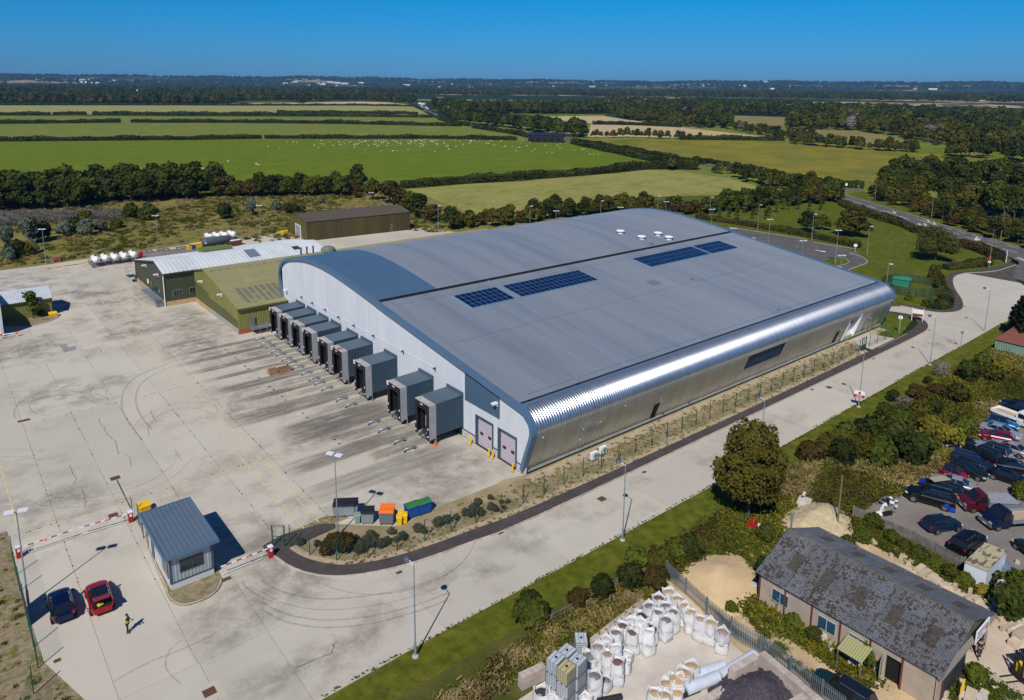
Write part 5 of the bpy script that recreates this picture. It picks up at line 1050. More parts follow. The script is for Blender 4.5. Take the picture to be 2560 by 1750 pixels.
# manholes and gullies
K['rust']=mat('rusty_iron',(.13,.065,.035),.8,c2=(.09,.05,.03),ns=4);K['patch']=mat('patched_concrete',(.50,.46,.38),.9)
def cover(p,a,b,label,fr=.35,name='manhole_cover'):
    t=thing(name,label,'manhole',(p.x,p.y,.004));mb=MB();mb.bb(-a/2-fr,a/2+fr,-b/2-fr,b/2+fr,0,.006)if fr else None
    if fr:pt_('surround',mb,K['patch'],t)
    mb=MB();mb.bb(-a/2,a/2,-b/2,b/2,.007,.016);pt_('cover',mb,K['rust'],t)
for q,a,b,l,fr in((z5(1280,1540),.9,.8,'rusty manhole in a pale square at the bottom of the frame',.5),(z5(883,385),.9,.6,'rusty cover beyond the gatehouse island',0),(z5(692,460),.9,.8,'dark manhole under the middle barrier',.3),(z5(704,233),1.0,.9,'dark weedy drain at the end of a trench line',0),(z5(1384,850),.8,.5,'rusty cover at the right corner of the gatehouse island',0),(y4(190,1435),1.4,.7,'dark drain cover far left in the open yard',.25),(z3(880,1148),.9,.8,'rusty square manhole in the road below the big tree',.45),(zR(788,920),.9,.8,'rusty square manhole farther along the road',.35),
                 (z2p(921,745),.6,.35,'gully grating by the curved kerb',0),(z2p(1592,483),.6,.35,'gully grating by the kerb, second along',0),(z3(148,1391),.6,.35,'gully grating left of the road manhole',0),(z3(1185,954),.6,.35,'gully grating beside the footpath near the fence',0),(zR(665,936),.6,.35,'gully grating left of the farther manhole',0),(zR(1110,714),.6,.35,'gully grating near the entrance slab',0),(zR(1513,508),.6,.35,'gully grating at the footpath bend',0),(zR(1770,338),.6,.35,'gully grating at the lodge footpath bend',0),(z5(350,1348),.5,.4,'small rusty box at the left kerb',0)):
    cover(q,a,b,l,fr)
mb=MB();a,b=z5(715,245),z5(798,415);line(mb,a,b,.14,.006);struct('drain_slot',mb,K['joint'])
# ================================================================ small olive hut far left
K['whitesheet']=mat('white_roof_sheet',(.60,.66,.70),.5,.2,c2=(.52,.58,.62),ns=.5)
hut=thing('olive_hut','small olive corrugated hut with white roof at the left edge','hut',y9(1235,905))
rb=y9(1235,905);hx1,hy0=rb.x,rb.y;hx0=hx1-8.6;hy1=hy0+8.5;he,hr=3.5,5.0
mb=MB();wallp(mb,(hx0,hy0),(hx1,hy0),0,lambda f:he,.3,.05);wallp(mb,(hx1,hy0),(hx1,hy1),0,gable(he,hr),.3,.05);wallp(mb,(hx0,hy1),(hx0,hy0),0,gable(he,hr),.3,.05);pt_('wall',mb,K['olive'],hut,True)
mb=MB();roofs(mb,hx0-.2,hx1+.25,hy0-.3,(hy0+hy1)/2,he,hr,.33,.05,.1);roofs(mb,hx0-.2,hx1+.25,hy1+.3,(hy0+hy1)/2,he,hr,.33,.05,.1);pt_('roof',mb,K['whitesheet'],hut,True)
mb=MB();mb.bb(hx0-.2,hx1+.2,hy0-.42,hy0-.3,he-.18,he);pt_('gutter',mb,K['olivedk'],hut,True)
mb=MB();mb.tube((hx1+.05,hy0-.1,0),(hx1+.05,hy0-.1,he),.07,6);pt_('downpipe',mb,K['fgreen'],hut,True)
mb=MB();mb.bb(hx1-3.3,hx1-1.9,hy0-.1,hy0,1.9,3.2);pt_('window',mb,K['galv'],hut,True);mb=MB();mb.bb(hx1-3.2,hx1-2.0,hy0-.12,hy0-.1,2.0,3.1);pt_('pane',mb,mat('reflecting_window',(.4,.3,.3),.2),hut,True)
pn=thing('tall_screen','tall pale boarded screen wall standing left of the olive hut','screen wall',(0,0,0));e0_=y9(75,1410);pn.location=(8.9,154.5,0)
mb=MB();mb.bb(-.4,0,0,18.5,0,5.9);pt_('boarding',mb,K['whitesheet'],pn)
hb=[y9(-60,1180)]+[y9(*q)for q in((770,1165),(850,1140),(1000,1110),(1200,1045),(1330,975),(1360,930),(1290,900))]+[y9(600,1000),y9(-60,1050)]
mb=MB();mb.prism([(p.x,p.y)for p in hb],-.02,.13);struct('planted_island',mb,K['gverge']);kerbs(kerb_o,[(p.x,p.y)for p in hb[1:7]][::-1],.18,.17,1.0,maxn=0)
t=thing('low_barrier','low white rail with orange ends in front of the hut','barrier',y9(30,1470));mb=MB();b1=y9(400,1415)-y9(30,1470);mb.tube((0,0,.75),(b1.x,b1.y,.75),.09,6);pt_('rail',mb,K['whitep'],t)
for p in(Vector((0,0,0)),b1):mb=MB();mb.box((p.x,p.y,.75),(.45,.3,.35));pt_('end_block',mb,K['orangep'],t);mb=MB();mb.tube((p.x,p.y,0),(p.x,p.y,.7),.06,5);pt_('leg',mb,K['whitep'],t)
# ================================================================ gas tanks, skips and other yard gear
K['tankw']=mat('white_tank_paint',(.80,.80,.80),.35,c2=(.72,.72,.70),ns=1);K['racks']=mat('grey_steel_rack',(.20,.24,.28),.5,.4)
def tank():
    t=thing('gas_tank','x','gas tank',(0,0,0),0,'white gas tanks on frames');L_,r=4.0,.82;pr=[(.05,-L_/2),(.45,-L_/2+.08),(.7,-L_/2+.3),(r,-L_/2+.65),(r,L_/2-.65),(.7,L_/2-.3),(.45,L_/2-.08),(.05,L_/2)]
    mb=MB();mb.lathe(pr,20,(0,0,1.75),'y');pt_('vessel',mb,K['tankw'],t,smooth=True)
    for y in(-1.3,1.3):
        mb=MB();mb.bb(-.75,.75,y-.1,y+.1,.75,.95);mb.tube((-.7,y,0),(-.6,y,1.0),.06,5);mb.tube((.7,y,0),(.6,y,1.0),.06,5);pt_('cradle',mb,K['racks'],t)
    mb=MB();mb.lathe([(.3,0),(.3,.2),(.2,.28)],12,(0,-.4,2.52));pt_('valve_cover',mb,K['dkgrey'],t)
    mb=MB();mb.box((-.81,1.0,1.9),(.03,.5,.35));pt_('red_label',mb,K['red'],t);mb=MB();mb.lathe([(.12,0),(.12,.01)],8,(.2,-L_/2-.02,1.9),'y');pt_('dark_label',mb,K['dkgrey'],t)
    return t
tk=tank();wd_=['leftmost','second','third','fourth','fifth, nearest the pale roof']
TA=[(614,1285),(676,1275),(738,1270),(798,1262),(857,1253)];TB=[(1347,1139),(1397,1133),(1444,1128),(1494,1122)]
for i,(x,y)in enumerate(TA+TB):
    p=G(x*.3873,150+y*.3873,1.7);o=tk if i==0 else dup(tk);o.location=(p.x,p.y,0.05);o['label']='white gas tank, '+(wd_[i]+' of the front row of five' if i<5 else['leftmost','second','third','rightmost'][i-5]+' of the rear row of four')
    o.rotation_euler=(0,0,rad(2 if i<5 else 8))
a,b=zA(570,1310),zA(905,1265);t=thing('tank_fence','low grey rail frame round the five front gas tanks','rail',(a.x,a.y,0));mb=MB();a0,a1=(zA(600,1338)-a),(zA(880,1290)-a);b0,b1=Vector((0,0,0)),Vector((zA(890,1258)-a))
for p,q in((a0,a1),(b0,a0),(b0,b1),(a1,b1)):
    for z in(.35,.75):mb.tube((p.x,p.y,z),(q.x,q.y,z),.07,4)
pt_('rails',mb,K['racks'],t);
for i in range(8):p=a0.lerp(a1,i/7);mb=MB();mb.tube((p.x,p.y,0),(p.x,p.y,.8),.06,4);pt_('post',mb,K['racks'],t)
sheet('tank_base',[tuple(zA(*q)[:2])for q in((560,1300),(600,1345),(900,1290),(1400,1240),(1560,1200),(1300,1150),(1180,1215),(900,1240))],'carpark',.008)
for(x0,y0,x1,y1,l)in((305,1310,395,1300,'grey steel rack at the foot of the leftmost column'),(910,1248,985,1240,'grey steel rack right of the gas tanks'),(1020,1240,1095,1230,'grey steel rack, middle of three on the dark strip'),(1140,1226,1215,1216,'grey steel rack left of the yellow bin')):
    p,q=zA(x0,y0),zA(x1,y1);d=q-p;t=thing('steel_rack',l,'rack',(p.x,p.y,0),math.atan2(d.y,d.x));L_=d.length
    for k in range(3):mb=MB();mb.bb(0,L_,k*.5-.05,k*.5+.05,.5+.0*k,.6);pt_('rail',mb,K['racks'],t)
    for x in(.1,L_/2,L_-.1):mb=MB();mb.bb(x-.05,x+.05,0,1.0,0,.5);pt_('stand',mb,K['racks'],t)
for(x,y,w_,h,m,n,l)in((1222,1225,1.1,1.3,'yel','waste_bin','small yellow bin left of the blue one on the dark strip'),(1240,1222,1.3,1.4,'bluep','waste_bin','blue bin between the two yellow ones on the dark strip'),(1266,1215,2.6,1.6,'yel','waste_bin','large yellow bin beside the dark tanker'),(911,1275,.8,1.6,'red','fire_point','red fire point cabinet at the end of the gas tanks'),(366,1296,1.3,.8,'red','red_box','small red box lying on the left steel rack'),(1805,1122,1.5,.7,'yel','grit_bin','yellow grit bin, left of two by the brown shed'),(1838,1118,1.5,.9,'yel','grit_bin','yellow grit bin, right of two by the brown shed')):
    p=zA(x,y);t=thing(n,l,'bin' if 'bin' in n else 'cabinet',(p.x,p.y,0),rad(5));mb=MB();mb.box((0,0,h*.42),(w_,w_*.7,h*.84),taper=1.08);pt_('body',mb,K[m],t);mb=MB();mb.loft([[(s,-w_*.4,h*.84),(s,0,h),(s,w_*.4,h*.84)]for s in(-w_*.56,w_*.56)]);pt_('lid',mb,K[m],t)
p=zA(1395,1203);t=thing('tanker','long dark grey cylindrical tank lying behind the pale roof','tank',(p.x,p.y,0),rad(6));mb=MB();mb.lathe([(.3,-3.9),(1.0,-3.6),(1.15,-3.3),(1.15,3.3),(1.0,3.6),(.3,3.9)],18,(0,0,1.6),'x');pt_('vessel',mb,mat('slate_tank',(.075,.095,.10),.5),t,smooth=True)
for x in(-2.5,0,2.5):mb=MB();mb.bb(x-.2,x+.2,-.8,.8,0,.8);pt_('saddle',mb,K['racks'],t)
mb=MB();mb.box((-3.2,-1.12,1.6),(.4,.1,.4));pt_('label_plate',mb,K['whitep'],t)
mb=MB();mb.bb(-2.4,.6,.6,2.2,2.5,2.62);pt_('canopy',mb,mat('pale_green_canopy',(.22,.30,.20),.7),t)
p=zA(1523,1195);t=thing('skip','rusty red skip full of pale rubble beside the dark tank','skip',(p.x,p.y,0),rad(6));mb=MB();mb.loft([[(-1.1,y,0),(1.1,y,0),(1.7,y,1.4),(-1.7,y,1.4)]for y in(-.8,.8)]);pt_('body',mb,mat('rusty_skip',(.20,.045,.025),.8,c2=(.13,.03,.02),ns=2),t);mb=MB();mb.box((0,0,1.42),(2.8,1.2,.3),.1);pt_('rubble',mb,K['whitep'],t)
p=zA(1480,1160);t=thing('gas_cage','pinkish grey gas bottle cage behind the skip','cage',(p.x,p.y,0));mb=MB();mb.box((0,0,1),(2.8,1.2,1.8));pt_('cage',mb,mat('pinkish_cage',(.34,.25,.26),.7,c2=(.2,.2,.22),ns=3),t)
# ================================================================ substation
sb=z8(1700,672);t=thing('substation','green substation kiosk inside a round boarded fence','substation',(sb.x,sb.y,0),rad(15));gk=mat('teal_green_kiosk',(.03,.20,.13),.5)
mb=MB();mb.bb(0,2.6,0,3.4,0,2.3);pt_('housing',mb,gk,t);mb=MB();mb.loft([[(x,-.15,2.3),(x,1.7,2.6),(x,3.55,2.3)]for x in(-.15,2.75)]);pt_('roof',mb,mat('teal_roof',(.05,.24,.17),.5),t)
mb=MB();mb.bb(-1.4,-.05,.3,1.6,0,.9);pt_('cable_box',mb,gk,t)
for k in range(3):mb=MB();mb.bb(-.03,0,.2+k*1.05,1.15+k*1.05,.1,2.1);pt_('door',mb,gk,t)
cx_,cy_,rr=171.2,67.6,6.4;c0=z8(1740,650);cx_,cy_=c0.x,c0.y
t=thing('boarded_fence','round dark green boarded fence enclosing the substation kiosk','fence',(cx_,cy_,0));K['gboard']=mat('dark_green_boards',(.045,.075,.028),.8,orand=.25);mb=MB();mb.bb(-.13,.13,-.02,.02,0,1.9);me=mb.mesh('board',K['gboard'])
n=130
for i in range(n):
    a=2*math.pi*i/n;link('board',me,t,(rr*1.05*math.cos(a),rr*.95*math.sin(a),random.uniform(-.04,.02)),a+math.pi/2)
# rusty roofed shed by the conifer
t=thing('rusty_shed','green corrugated shed with rusty red roof at the right edge','shed',(144,36,0));a=z7(1160,1440);b=z7(1310,1520)
x0,x1,y1,y0=b.x-1.8,b.x+9,a.y,b.y
mb=MB();wallp(mb,(x0,y1),(x0,y0-4),0,lambda f:2.3,.35,.05,-1);wallp(mb,(x0,y0-4),(x1,y0-4),0,lambda f:2.3,.35,.05);pt_('wall',mb,mat('pale_green_sheet',(.20,.33,.24),.6,c2=(.16,.24,.18),ns=1),t,True);mb=MB();mb.add([(x0-.2,y1+.2,2.3),(x0-.2,y0-4.2,2.3),(x1,y0-4.2,2.6),(x1,y1+.2,2.6)],[(0,1,2,3)]);pt_('roof',mb,mat('rust_roof',(.26,.09,.055),.8,c2=(.2,.07,.05),ns=1),t,True)
# ================================================================ vegetation
def leafmat(name,c,c2,tl=.18,ob=.22):
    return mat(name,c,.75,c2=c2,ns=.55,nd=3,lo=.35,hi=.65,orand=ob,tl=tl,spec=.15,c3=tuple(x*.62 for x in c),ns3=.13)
LF={'green':leafmat('leaf_green',(.075,.100,.012),(.115,.128,.014)),'dark':leafmat('leaf_dark',(.040,.058,.010),(.068,.082,.012)),'olive':leafmat('leaf_olive',(.115,.104,.013),(.080,.086,.010)),
      'brown':leafmat('leaf_brownish',(.10,.066,.018),(.068,.062,.013)),'oak':leafmat('leaf_bronze',(.135,.112,.017),(.088,.085,.012),ob=.05),'silver':leafmat('leaf_silver',(.19,.23,.16),(.11,.14,.08)),'grey':leafmat('twig_grey',(.21,.19,.17),(.15,.14,.12),0),
      'conifer':leafmat('leaf_conifer',(.016,.030,.008),(.026,.042,.010),.08),'willow':leafmat('leaf_willow',(.115,.125,.022),(.085,.10,.018)),'yellow':leafmat('leaf_yellowish',(.24,.20,.022),(.14,.145,.018)),'bluegreen':leafmat('leaf_bluegreen',(.05,.07,.035),(.07,.09,.04)),'straw':leafmat('dry_grass',(.42,.32,.15),(.32,.25,.10)),'heather':leafmat('grey_heather',(.13,.125,.085),(.09,.095,.06))}
K['bark']=mat('bark',(.09,.07,.05),.9);K['core']=mat('crown_core',(.012,.017,.006),1)  # near-black cores put the shade inside crowns and hedges into the colour
def leaves(P,N,s,wid=1.0,droop=0.):
    n=len(P);r=rng.normal(size=(n,3));N=N+r*.55;N/=np.linalg.norm(N,axis=1)[:,None]
    T=np.cross(N,rng.normal(size=(n,3)));T/=np.linalg.norm(T,axis=1)[:,None];B=np.cross(N,T)
    if droop:B=B*(1-droop)+np.array([0,0,-1.])*droop
    sz=s*rng.uniform(.6,1.3,n)[:,None]
    a,b=T*sz*wid*.5,B*sz*.5
    V=np.empty((n,4,3));V[:,0]=P-a-b;V[:,1]=P+a-b*.8;V[:,2]=P+a*.8+b;V[:,3]=P-a*.9+b;return V.reshape(-1,3)
def qmesh(name,V,m,extra=None):
    n=len(V)//4;f=np.arange(n*4,dtype=np.int32).reshape(n,4);vs=V;
    me=bpy.data.meshes.new(name)
    if extra is not None:
        ev,ef=extra;me.vertices.add(n*4+len(ev));me.vertices.foreach_set('co',np.concatenate([V,ev]).astype(np.float32).ravel())
        k=ef.shape[1];me.loops.add(n*4+ef.size);me.loops.foreach_set('vertex_index',np.concatenate([f.ravel(),(ef+n*4).ravel()]).astype(np.int32))
        me.polygons.add(n+len(ef));me.polygons.foreach_set('loop_start',np.concatenate([np.arange(n)*4,n*4+np.arange(len(ef))*k]).astype(np.int32))
        me.materials.append(m);me.materials.append(K['core']);me.polygons.foreach_set('material_index',np.concatenate([np.zeros(n),np.ones(len(ef))]).astype(np.int32))
    else:
        me.vertices.add(n*4);me.vertices.foreach_set('co',V.astype(np.float32).ravel());me.loops.add(n*4);me.loops.foreach_set('vertex_index',f.ravel());me.polygons.add(n);me.polygons.foreach_set('loop_start',(np.arange(n)*4).astype(np.int32));me.materials.append(m)
    me.update(calc_edges=True);me.validate();return me
def ico(sub=1):
    import bmesh
    b=bmesh.new();bmesh.ops.create_icosphere(b,subdivisions=sub,radius=1);v=np.array([x.co[:]for x in b.verts]);f=np.array([[q.index for q in x.verts]for x in b.faces]);b.free();return v,f
ICO=ico(1)
def crown(name,m,W,H,z0,n,s,lobes=9,shape='round',core=.78,seed=0,droop=0,wid=1.0,flat=.85,rs=1.):
    g=np.random.default_rng(seed+11);C=[];Rr=[]
    for k in range(lobes):
        a=g.uniform(0,2*math.pi);u=g.uniform(0,1)
        if shape=='cone':zc=z0+H*(.08+.86*u);q=(1-u)**.8*W*.5*.72*g.uniform(.75,1.1);r=W*.5*(.12+.30*(1-u))
        elif shape=='bush':zc=z0+H*g.uniform(.22,.62);q=W*.5*g.uniform(.1,.66);r=W*.5*g.uniform(.28,.50)
        elif shape=='column':zc=z0+H*g.uniform(.12,.85);q=W*.5*g.uniform(0,.4);r=W*.5*g.uniform(.35,.6)
        else:zc=z0+H*g.uniform(.28,.80);t=(zc-z0)/H;q=W*.5*math.sqrt(max(.05,1-(2*t-.95)**2))*g.uniform(.25,.72);r=W*.5*g.uniform(.26,.46)
        C.append((math.cos(a)*q,math.sin(a)*q,zc));Rr.append(min(r*rs,H*.42))
    if shape!='cone':C.append((0,0,z0+H*.5));Rr.append(min(W*.32,H*.45));C.append((0,0,z0+H-min(W*.25,H*.3)));Rr.append(min(W*.25,H*.3))
    C=np.array(C);Rr=np.array(Rr);pr=Rr**2/np.sum(Rr**2);k=g.choice(len(Rr),size=int(n*1.7),p=pr);D=g.normal(size=(len(k),3));D/=np.linalg.norm(D,axis=1)[:,None];D[:,2]=np.where(D[:,2]<-.45,-D[:,2],D[:,2])
    nz=1+.16*np.sin(D[:,0]*7+k)+.13*np.sin(D[:,1]*9+k*2)+g.normal(size=len(k))*.07
    P=C[k]+D*(Rr[k]*nz)[:,None]*np.array([1,1,flat]);keep=np.ones(len(P),bool)
    for j in range(len(Rr)):keep&=~((np.linalg.norm((P-C[j])/np.array([1,1,flat]),axis=1)<Rr[j]*.80)&(k!=j))
    keep&=P[:,2]>z0*.6+.02;P,D=P[keep][:n],D[keep][:n]
    V=leaves(P,D.copy(),s,wid,droop);ev=[];ef=[];
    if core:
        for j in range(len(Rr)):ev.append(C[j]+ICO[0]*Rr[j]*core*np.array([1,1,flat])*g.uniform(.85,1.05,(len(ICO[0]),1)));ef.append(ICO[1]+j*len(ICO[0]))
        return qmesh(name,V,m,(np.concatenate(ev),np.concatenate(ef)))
    return qmesh(name,V,m)
def trunkmesh(h,r,W,seed=0):
    g=random.Random(seed);mb=MB();mb.tube((0,0,-.1),(0,0,h*.45),r,7,r*.75);mb.tube((0,0,h*.45),(g.uniform(-.3,.3),g.uniform(-.3,.3),h*.9),r*.75,6,r*.3)
    for k in range(5):
        a=g.uniform(0,6.28);z=h*g.uniform(.3,.6);mb.tube((0,0,z),(math.cos(a)*W*.32,math.sin(a)*W*.32,z+h*.28),r*.4,5,r*.12)
    return mb.mesh('trunk',K['bark'])
TT={}
def treetype(key,m,W,H,z0,n,s,shape='round',lobes=10,seed=0,**kw):
    TT[key]=(crown('crown',LF[m],W,H-z0,z0,n,s,lobes,shape,seed=seed,**kw),trunkmesh(z0+(H-z0)*.6,W*.03+.05,W,seed),W,H)
def tree(key,loc,s=1.0,rz=None,label='',cat='tree',group=None,name='tree',sz=None):
    cr,tr,W,H=TT[key];t=thing(name,label,cat,loc,random.uniform(0,6.28)if rz is None else rz,group);t.scale=(s,s,s if sz is None else sz)
    link('trunk',tr,t);link('crown',cr,t);return t
for i in range(3):
    treetype(f'mid_dark{i}','dark',9,12,.4,900,.85,seed=i,lobes=12);treetype(f'mid_green{i}','green',9.5,12,.4,900,.85,seed=i+5,lobes=12);treetype(f'mid_olive{i}','olive',9.5,10.5,.3,900,.8,seed=i+9,lobes=11)
treetype('mid_brown','brown',8,8,.2,800,.7,seed=3);treetype('mid_grey','grey',10,11,1.5,1100,.6,seed=4,core=0);treetype('mid_blue','bluegreen',9,11,1.0,900,.8,seed=6);treetype('mid_yellow','yellow',7,9,1,800,.8,seed=7)
treetype('bush_green','green',3.2,2.6,.05,800,.30,'bush',8,21);treetype('bush_dark','dark',3.4,2.9,.05,850,.30,'bush',8,22);treetype('bush_olive','olive',3.2,2.3,.05,800,.28,'bush',8,23);treetype('bush_brown','brown',3,2.2,.05,700,.28,'bush',8,24);treetype('bush_yellow','yellow',3,1.9,.05,700,.26,'bush',8,25)
treetype('bush_grey','grey',2.8,2.0,.05,800,.2,'bush',7,26,core=0,wid=.35);treetype('silver','silver',4.6,6.5,.1,1300,.42,'column',9,27,core=.6);treetype('silverbush','silver',4.8,4.2,.1,1100,.42,'bush',9,28,core=.6);treetype('heather','heather',1.7,1.15,.02,900,.13,'bush',7,29,wid=.4)
treetype('sapling','green',2.2,4.2,1.0,420,.3,'column',6,31,core=.5);treetype('redbush','brown',2.4,1.9,.05,1100,.16,'bush',8,33)
def pick(d):r=random.random()*sum(d.values());
def choose(d):
    r=random.random()*sum(d.values())
    for k,v in d.items():
        r-=v
        if r<=0:return k
    return k
# --- single trees and shrubs that stand by themselves
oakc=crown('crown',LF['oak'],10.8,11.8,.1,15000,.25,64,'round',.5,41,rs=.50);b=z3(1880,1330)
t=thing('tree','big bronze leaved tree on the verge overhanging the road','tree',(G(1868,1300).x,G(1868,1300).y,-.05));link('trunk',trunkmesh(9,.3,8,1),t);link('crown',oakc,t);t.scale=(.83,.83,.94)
conc=crown('crown',LF['conifer'],13,13.8,.2,9000,.45,40,'cone',.85,42,flat=1);p=G(2612,858)
t=thing('conifer','tall dark conifer at the right edge beside the apron','tree',(p.x,p.y,0));link('trunk',trunkmesh(11,.3,2,1),t);link('crown',conc,t)
p=zC(1722,1350);wil=crown('crown',LF['willow'],11.5,8.6,.5,6500,.42,16,'round',.8,43,droop=.5,wid=.5);t=thing('willow','broad weeping willow on the lawn by the road hedge','tree',(p.x,p.y,0));link('trunk',trunkmesh(7,.3,8,1),t);link('crown',wil,t)
for q,k,s,sz,l in(((1163,1190),'mid_olive0',1.18,.78,'large round dark bush tree in the middle of the lawn'),((855,1163),'mid_dark1',.68,.58,'dark upright bush left of the large round one on the lawn'),((960,1148),'mid_green1',.55,.42,'low green bush between the dark and the large round bush')):
    p=zC(*q);tree(k,(p.x,p.y,0),s,label=l,sz=sz)
for i,q in enumerate(((265,1065),(330,1062),(385,1080),(490,1072),(578,1075),(600,1060),(650,1030),(700,1012),(735,1012),(440,1035),(230,1040),(875,1010),(950,1015),(520,1050),(800,1008))):
    p=zC(*q);tree('sapling',(p.x,p.y,0),random.uniform(.8,1.2),label='young tree planted in the grass behind the warehouse',group='young trees on the lawn',name='young_tree')
for q,k,s,sz,l in(((120,850),'mid_dark0',.9,1.0,'tall dark round tree rising from the hedge behind the brown shed'),((210,905),'mid_green0',.72,.7,'green tree right of the tall dark hedge tree'),((320,925),'mid_brown',1.25,1.1,'bushy brownish tree above the brown shed roof'),((390,960),'mid_brown',1.1,.95,'brownish bush right of the brown shed roof'),((505,1020),'mid_dark2',.78,.72,'dark green tree at the end of the brown shed'),((590,1045),'mid_brown',.9,.7,'low brownish shrub beside the end of the brown shed'),((715,1090),'mid_dark1',.72,.62,'dark round bush right of the single lamp column'),((450,985),'mid_olive1',.8,.7,'olive bush right behind the brown shed')):
    p=zB(*q);tree(k,(p.x,p.y,-.05),s,label=l,sz=sz)
for q,k,s,l in(((208,1185),'silver',1.25,'tall silvery bush, biggest of the pale ones by the yard'),((420,1140),'silverbush',1.15,'silvery bush in the middle of the pale group'),((560,1128),'silverbush',1.2,'silvery bush right of the middle one'),((660,1110),'silverbush',.9,'small silvery bush at the right end of the pale group'),((45,1205),'silver',.95,'silvery bush at the left edge of the frame'),((60,1290),'silverbush',.8,'low silvery bush below the left edge one'),((225,1245),'silverbush',.6,'small pale bush in front of the tallest silvery one'),
                   ((280,1160),'bush_dark',1.9,'dark bush beside the tallest silvery one'),((490,1120),'bush_dark',1.7,'dark bush between the silvery ones'),((540,1040),'bush_yellow',2.0,'yellow green bush above the silvery group'),((850,1020),'bush_green',2.0,'low green bush on the bank, left of two'),((960,1030),'bush_green',2.1,'low green bush on the bank, right of two'),((755,1085),'bush_green',1.2,'small bush right of the silvery group'),((955,975),'bush_dark',1.1,'small dark bush below the left wood'),((110,1270),'bush_dark',1.6,'dark bush among the left silvery ones'),((170,1262),'bush_green',1.3,'green bush among the left silvery ones'),
                   ((1450,1025),'bush_dark',1.9,'single conical dark bush on the scrubland'),((1622,1005),'silver',1.0,'single tall grey green bush left of a lamp column'),((1785,975),'silverbush',.95,'grey green bush right of a lamp column'),((1860,990),'bush_brown',1.7,'brown green bush left of the brown shed'),((1905,990),'bush_dark',1.2,'small dark bush touching the brown shed view'),((1945,985),'bush_olive',1.2,'rightmost small bush left of the brown shed'),((2070,930),'silverbush',.7,'pale bush in the rough grass above the brown shed')):
    p=zA(*q);tree(k,(p.x,p.y,-.05),s,label=l,cat='shrub',name='shrub')
# planting bed shrubs
HL=[(270,565,.7),(378,570,.6),(405,575,.5),(635,530,.55),(660,580,.9),(700,560,.9),(745,530,.9),(760,575,.9),(805,580,.9),(840,560,.8),(665,625,.9),(870,495,.75),(945,530,.85),(1050,480,.95),(1190,425,.8),(1180,445,1.0),(1240,420,.9),(1300,400,.7),(1360,370,.8),(1420,345,1.0),(1440,300,.8),(1460,370,.9),(1400,380,.8),(1525,265,.6),(1530,330,.8),(1560,345,.7),(1600,293,.5),(1640,288,.5),(1615,328,.45),(715,590,.9),(905,545,.6),(1085,490,.6),(640,600,.7),(730,510,.7)]
for x,y,s in HL:
    p=z2p(x,y);tree('heather',(p.x,p.y,.05),s*.92,label='low grey green cushion shrub in the dry planting bed',cat='shrub',group='low grey cushion shrubs in the planting bed',name='low_shrub')
for x,y,s,l in((470,625,1.0,'reddish brown bush, left, in the planting bed by the curve'),(530,615,1.1,'reddish brown bush in the middle at the planting bed curve'),(570,590,.9,'reddish brown bush, right, at the planting bed curve')):p=z2p(x,y);tree('redbush',(p.x,p.y,.05),s,label=l,cat='shrub',name='shrub')
p=y9(790,1010);t=tree('sapling',(p.x,p.y,.1),1.3,label='dark leafy young tree in front of the olive hut',name='young_tree');p=y9(1000,960);tree('bush_dark',(p.x,p.y,.1),.45,label='small dark bush under the hut window',cat='shrub',name='shrub')
# --- woods: belts and polygons filled with trees
ALLT=[]
def fillpoly(poly,sp,types,smin,smax,jit=.42,front=None):
    xs_=[p[0]for p in poly];ys_=[p[1]for p in poly];y=min(ys_);row=0
    while y<max(ys_):
        x=min(xs_)+(sp/2 if row%2 else 0)
        while x<max(xs_):
            px,py=x+random.uniform(-jit,jit)*sp,y+random.uniform(-jit,jit)*sp
            if inside((px,py),poly):ALLT.append((px,py,choose(types),random.uniform(smin,smax)))
            x+=sp
        y+=sp*.87;row+=1
def belt(pts,wd,sp,types,smin,smax,side=1):
    p=[(q.x,q.y)for q in pts];fillpoly(p+offs(p,wd*side)[::-1],sp,types,smin,smax)
def far(pts,d):                                          # push ground points away from the eye by d metres
    o=[]
    for p in pts:l=math.hypot(p.x,p.y);o.append(Vector((p.x*(1+d/l),p.y*(1+d/l),0)))
    return o
def beltf(pts,d,sp,types,a,b):P_=[(q.x,q.y)for q in pts];Q=[(q.x,q.y)for q in far(pts,d)];fillpoly(P_+Q[::-1],sp,types,a,b)
MIX={'mid_dark0':3,'mid_dark1':3,'mid_dark2':2,'mid_green0':2,'mid_green1':2,'mid_green2':2,'mid_olive0':1,'mid_olive1':1,'mid_brown':.4,'mid_blue':.5}
MIXO={'mid_dark0':2,'mid_olive0':2,'mid_olive1':2,'mid_olive2':2,'mid_green0':2,'mid_green1':1,'mid_brown':1,'mid_blue':.6,'mid_grey':.25}
beltf([zA(-300,1020),zA(0,985),zA(430,960),zA(900,925),zA(1300,900),zA(1420,880)],38,6.2,{'mid_dark0':3,'mid_dark1':2,'mid_green0':2,'mid_green1':1,'mid_olive0':1.5,'mid_olive2':1},.78,1.08)
beltf([zA(1430,885),zA(1520,888),zA(1700,885),zA(2000,880),zA(2300,868)],9,3.3,{'mid_dark0':2,'mid_green1':2,'mid_brown':2,'mid_olive1':2},.5,.78)
beltf([zB(-30,885),zB(60,890),zB(120,895)],12,4.5,{'mid_dark0':2,'mid_brown':1,'mid_green1':1},.5,.7)
beltf([zB(740,1100),zB(900,1080),zB(1130,1062)],8,4.2,{'mid_brown':2,'mid_olive1':2,'mid_dark2':1},.42,.6)
beltf([zB(1130,1060),zB(1400,1030),zB(1750,985),zB(1950,985),zB(2324,1000),zC(200,1035),zC(300,1030)],8,3.6,{'mid_brown':2,'mid_olive1':2,'mid_dark2':1.5,'mid_green1':1},.42,.62)
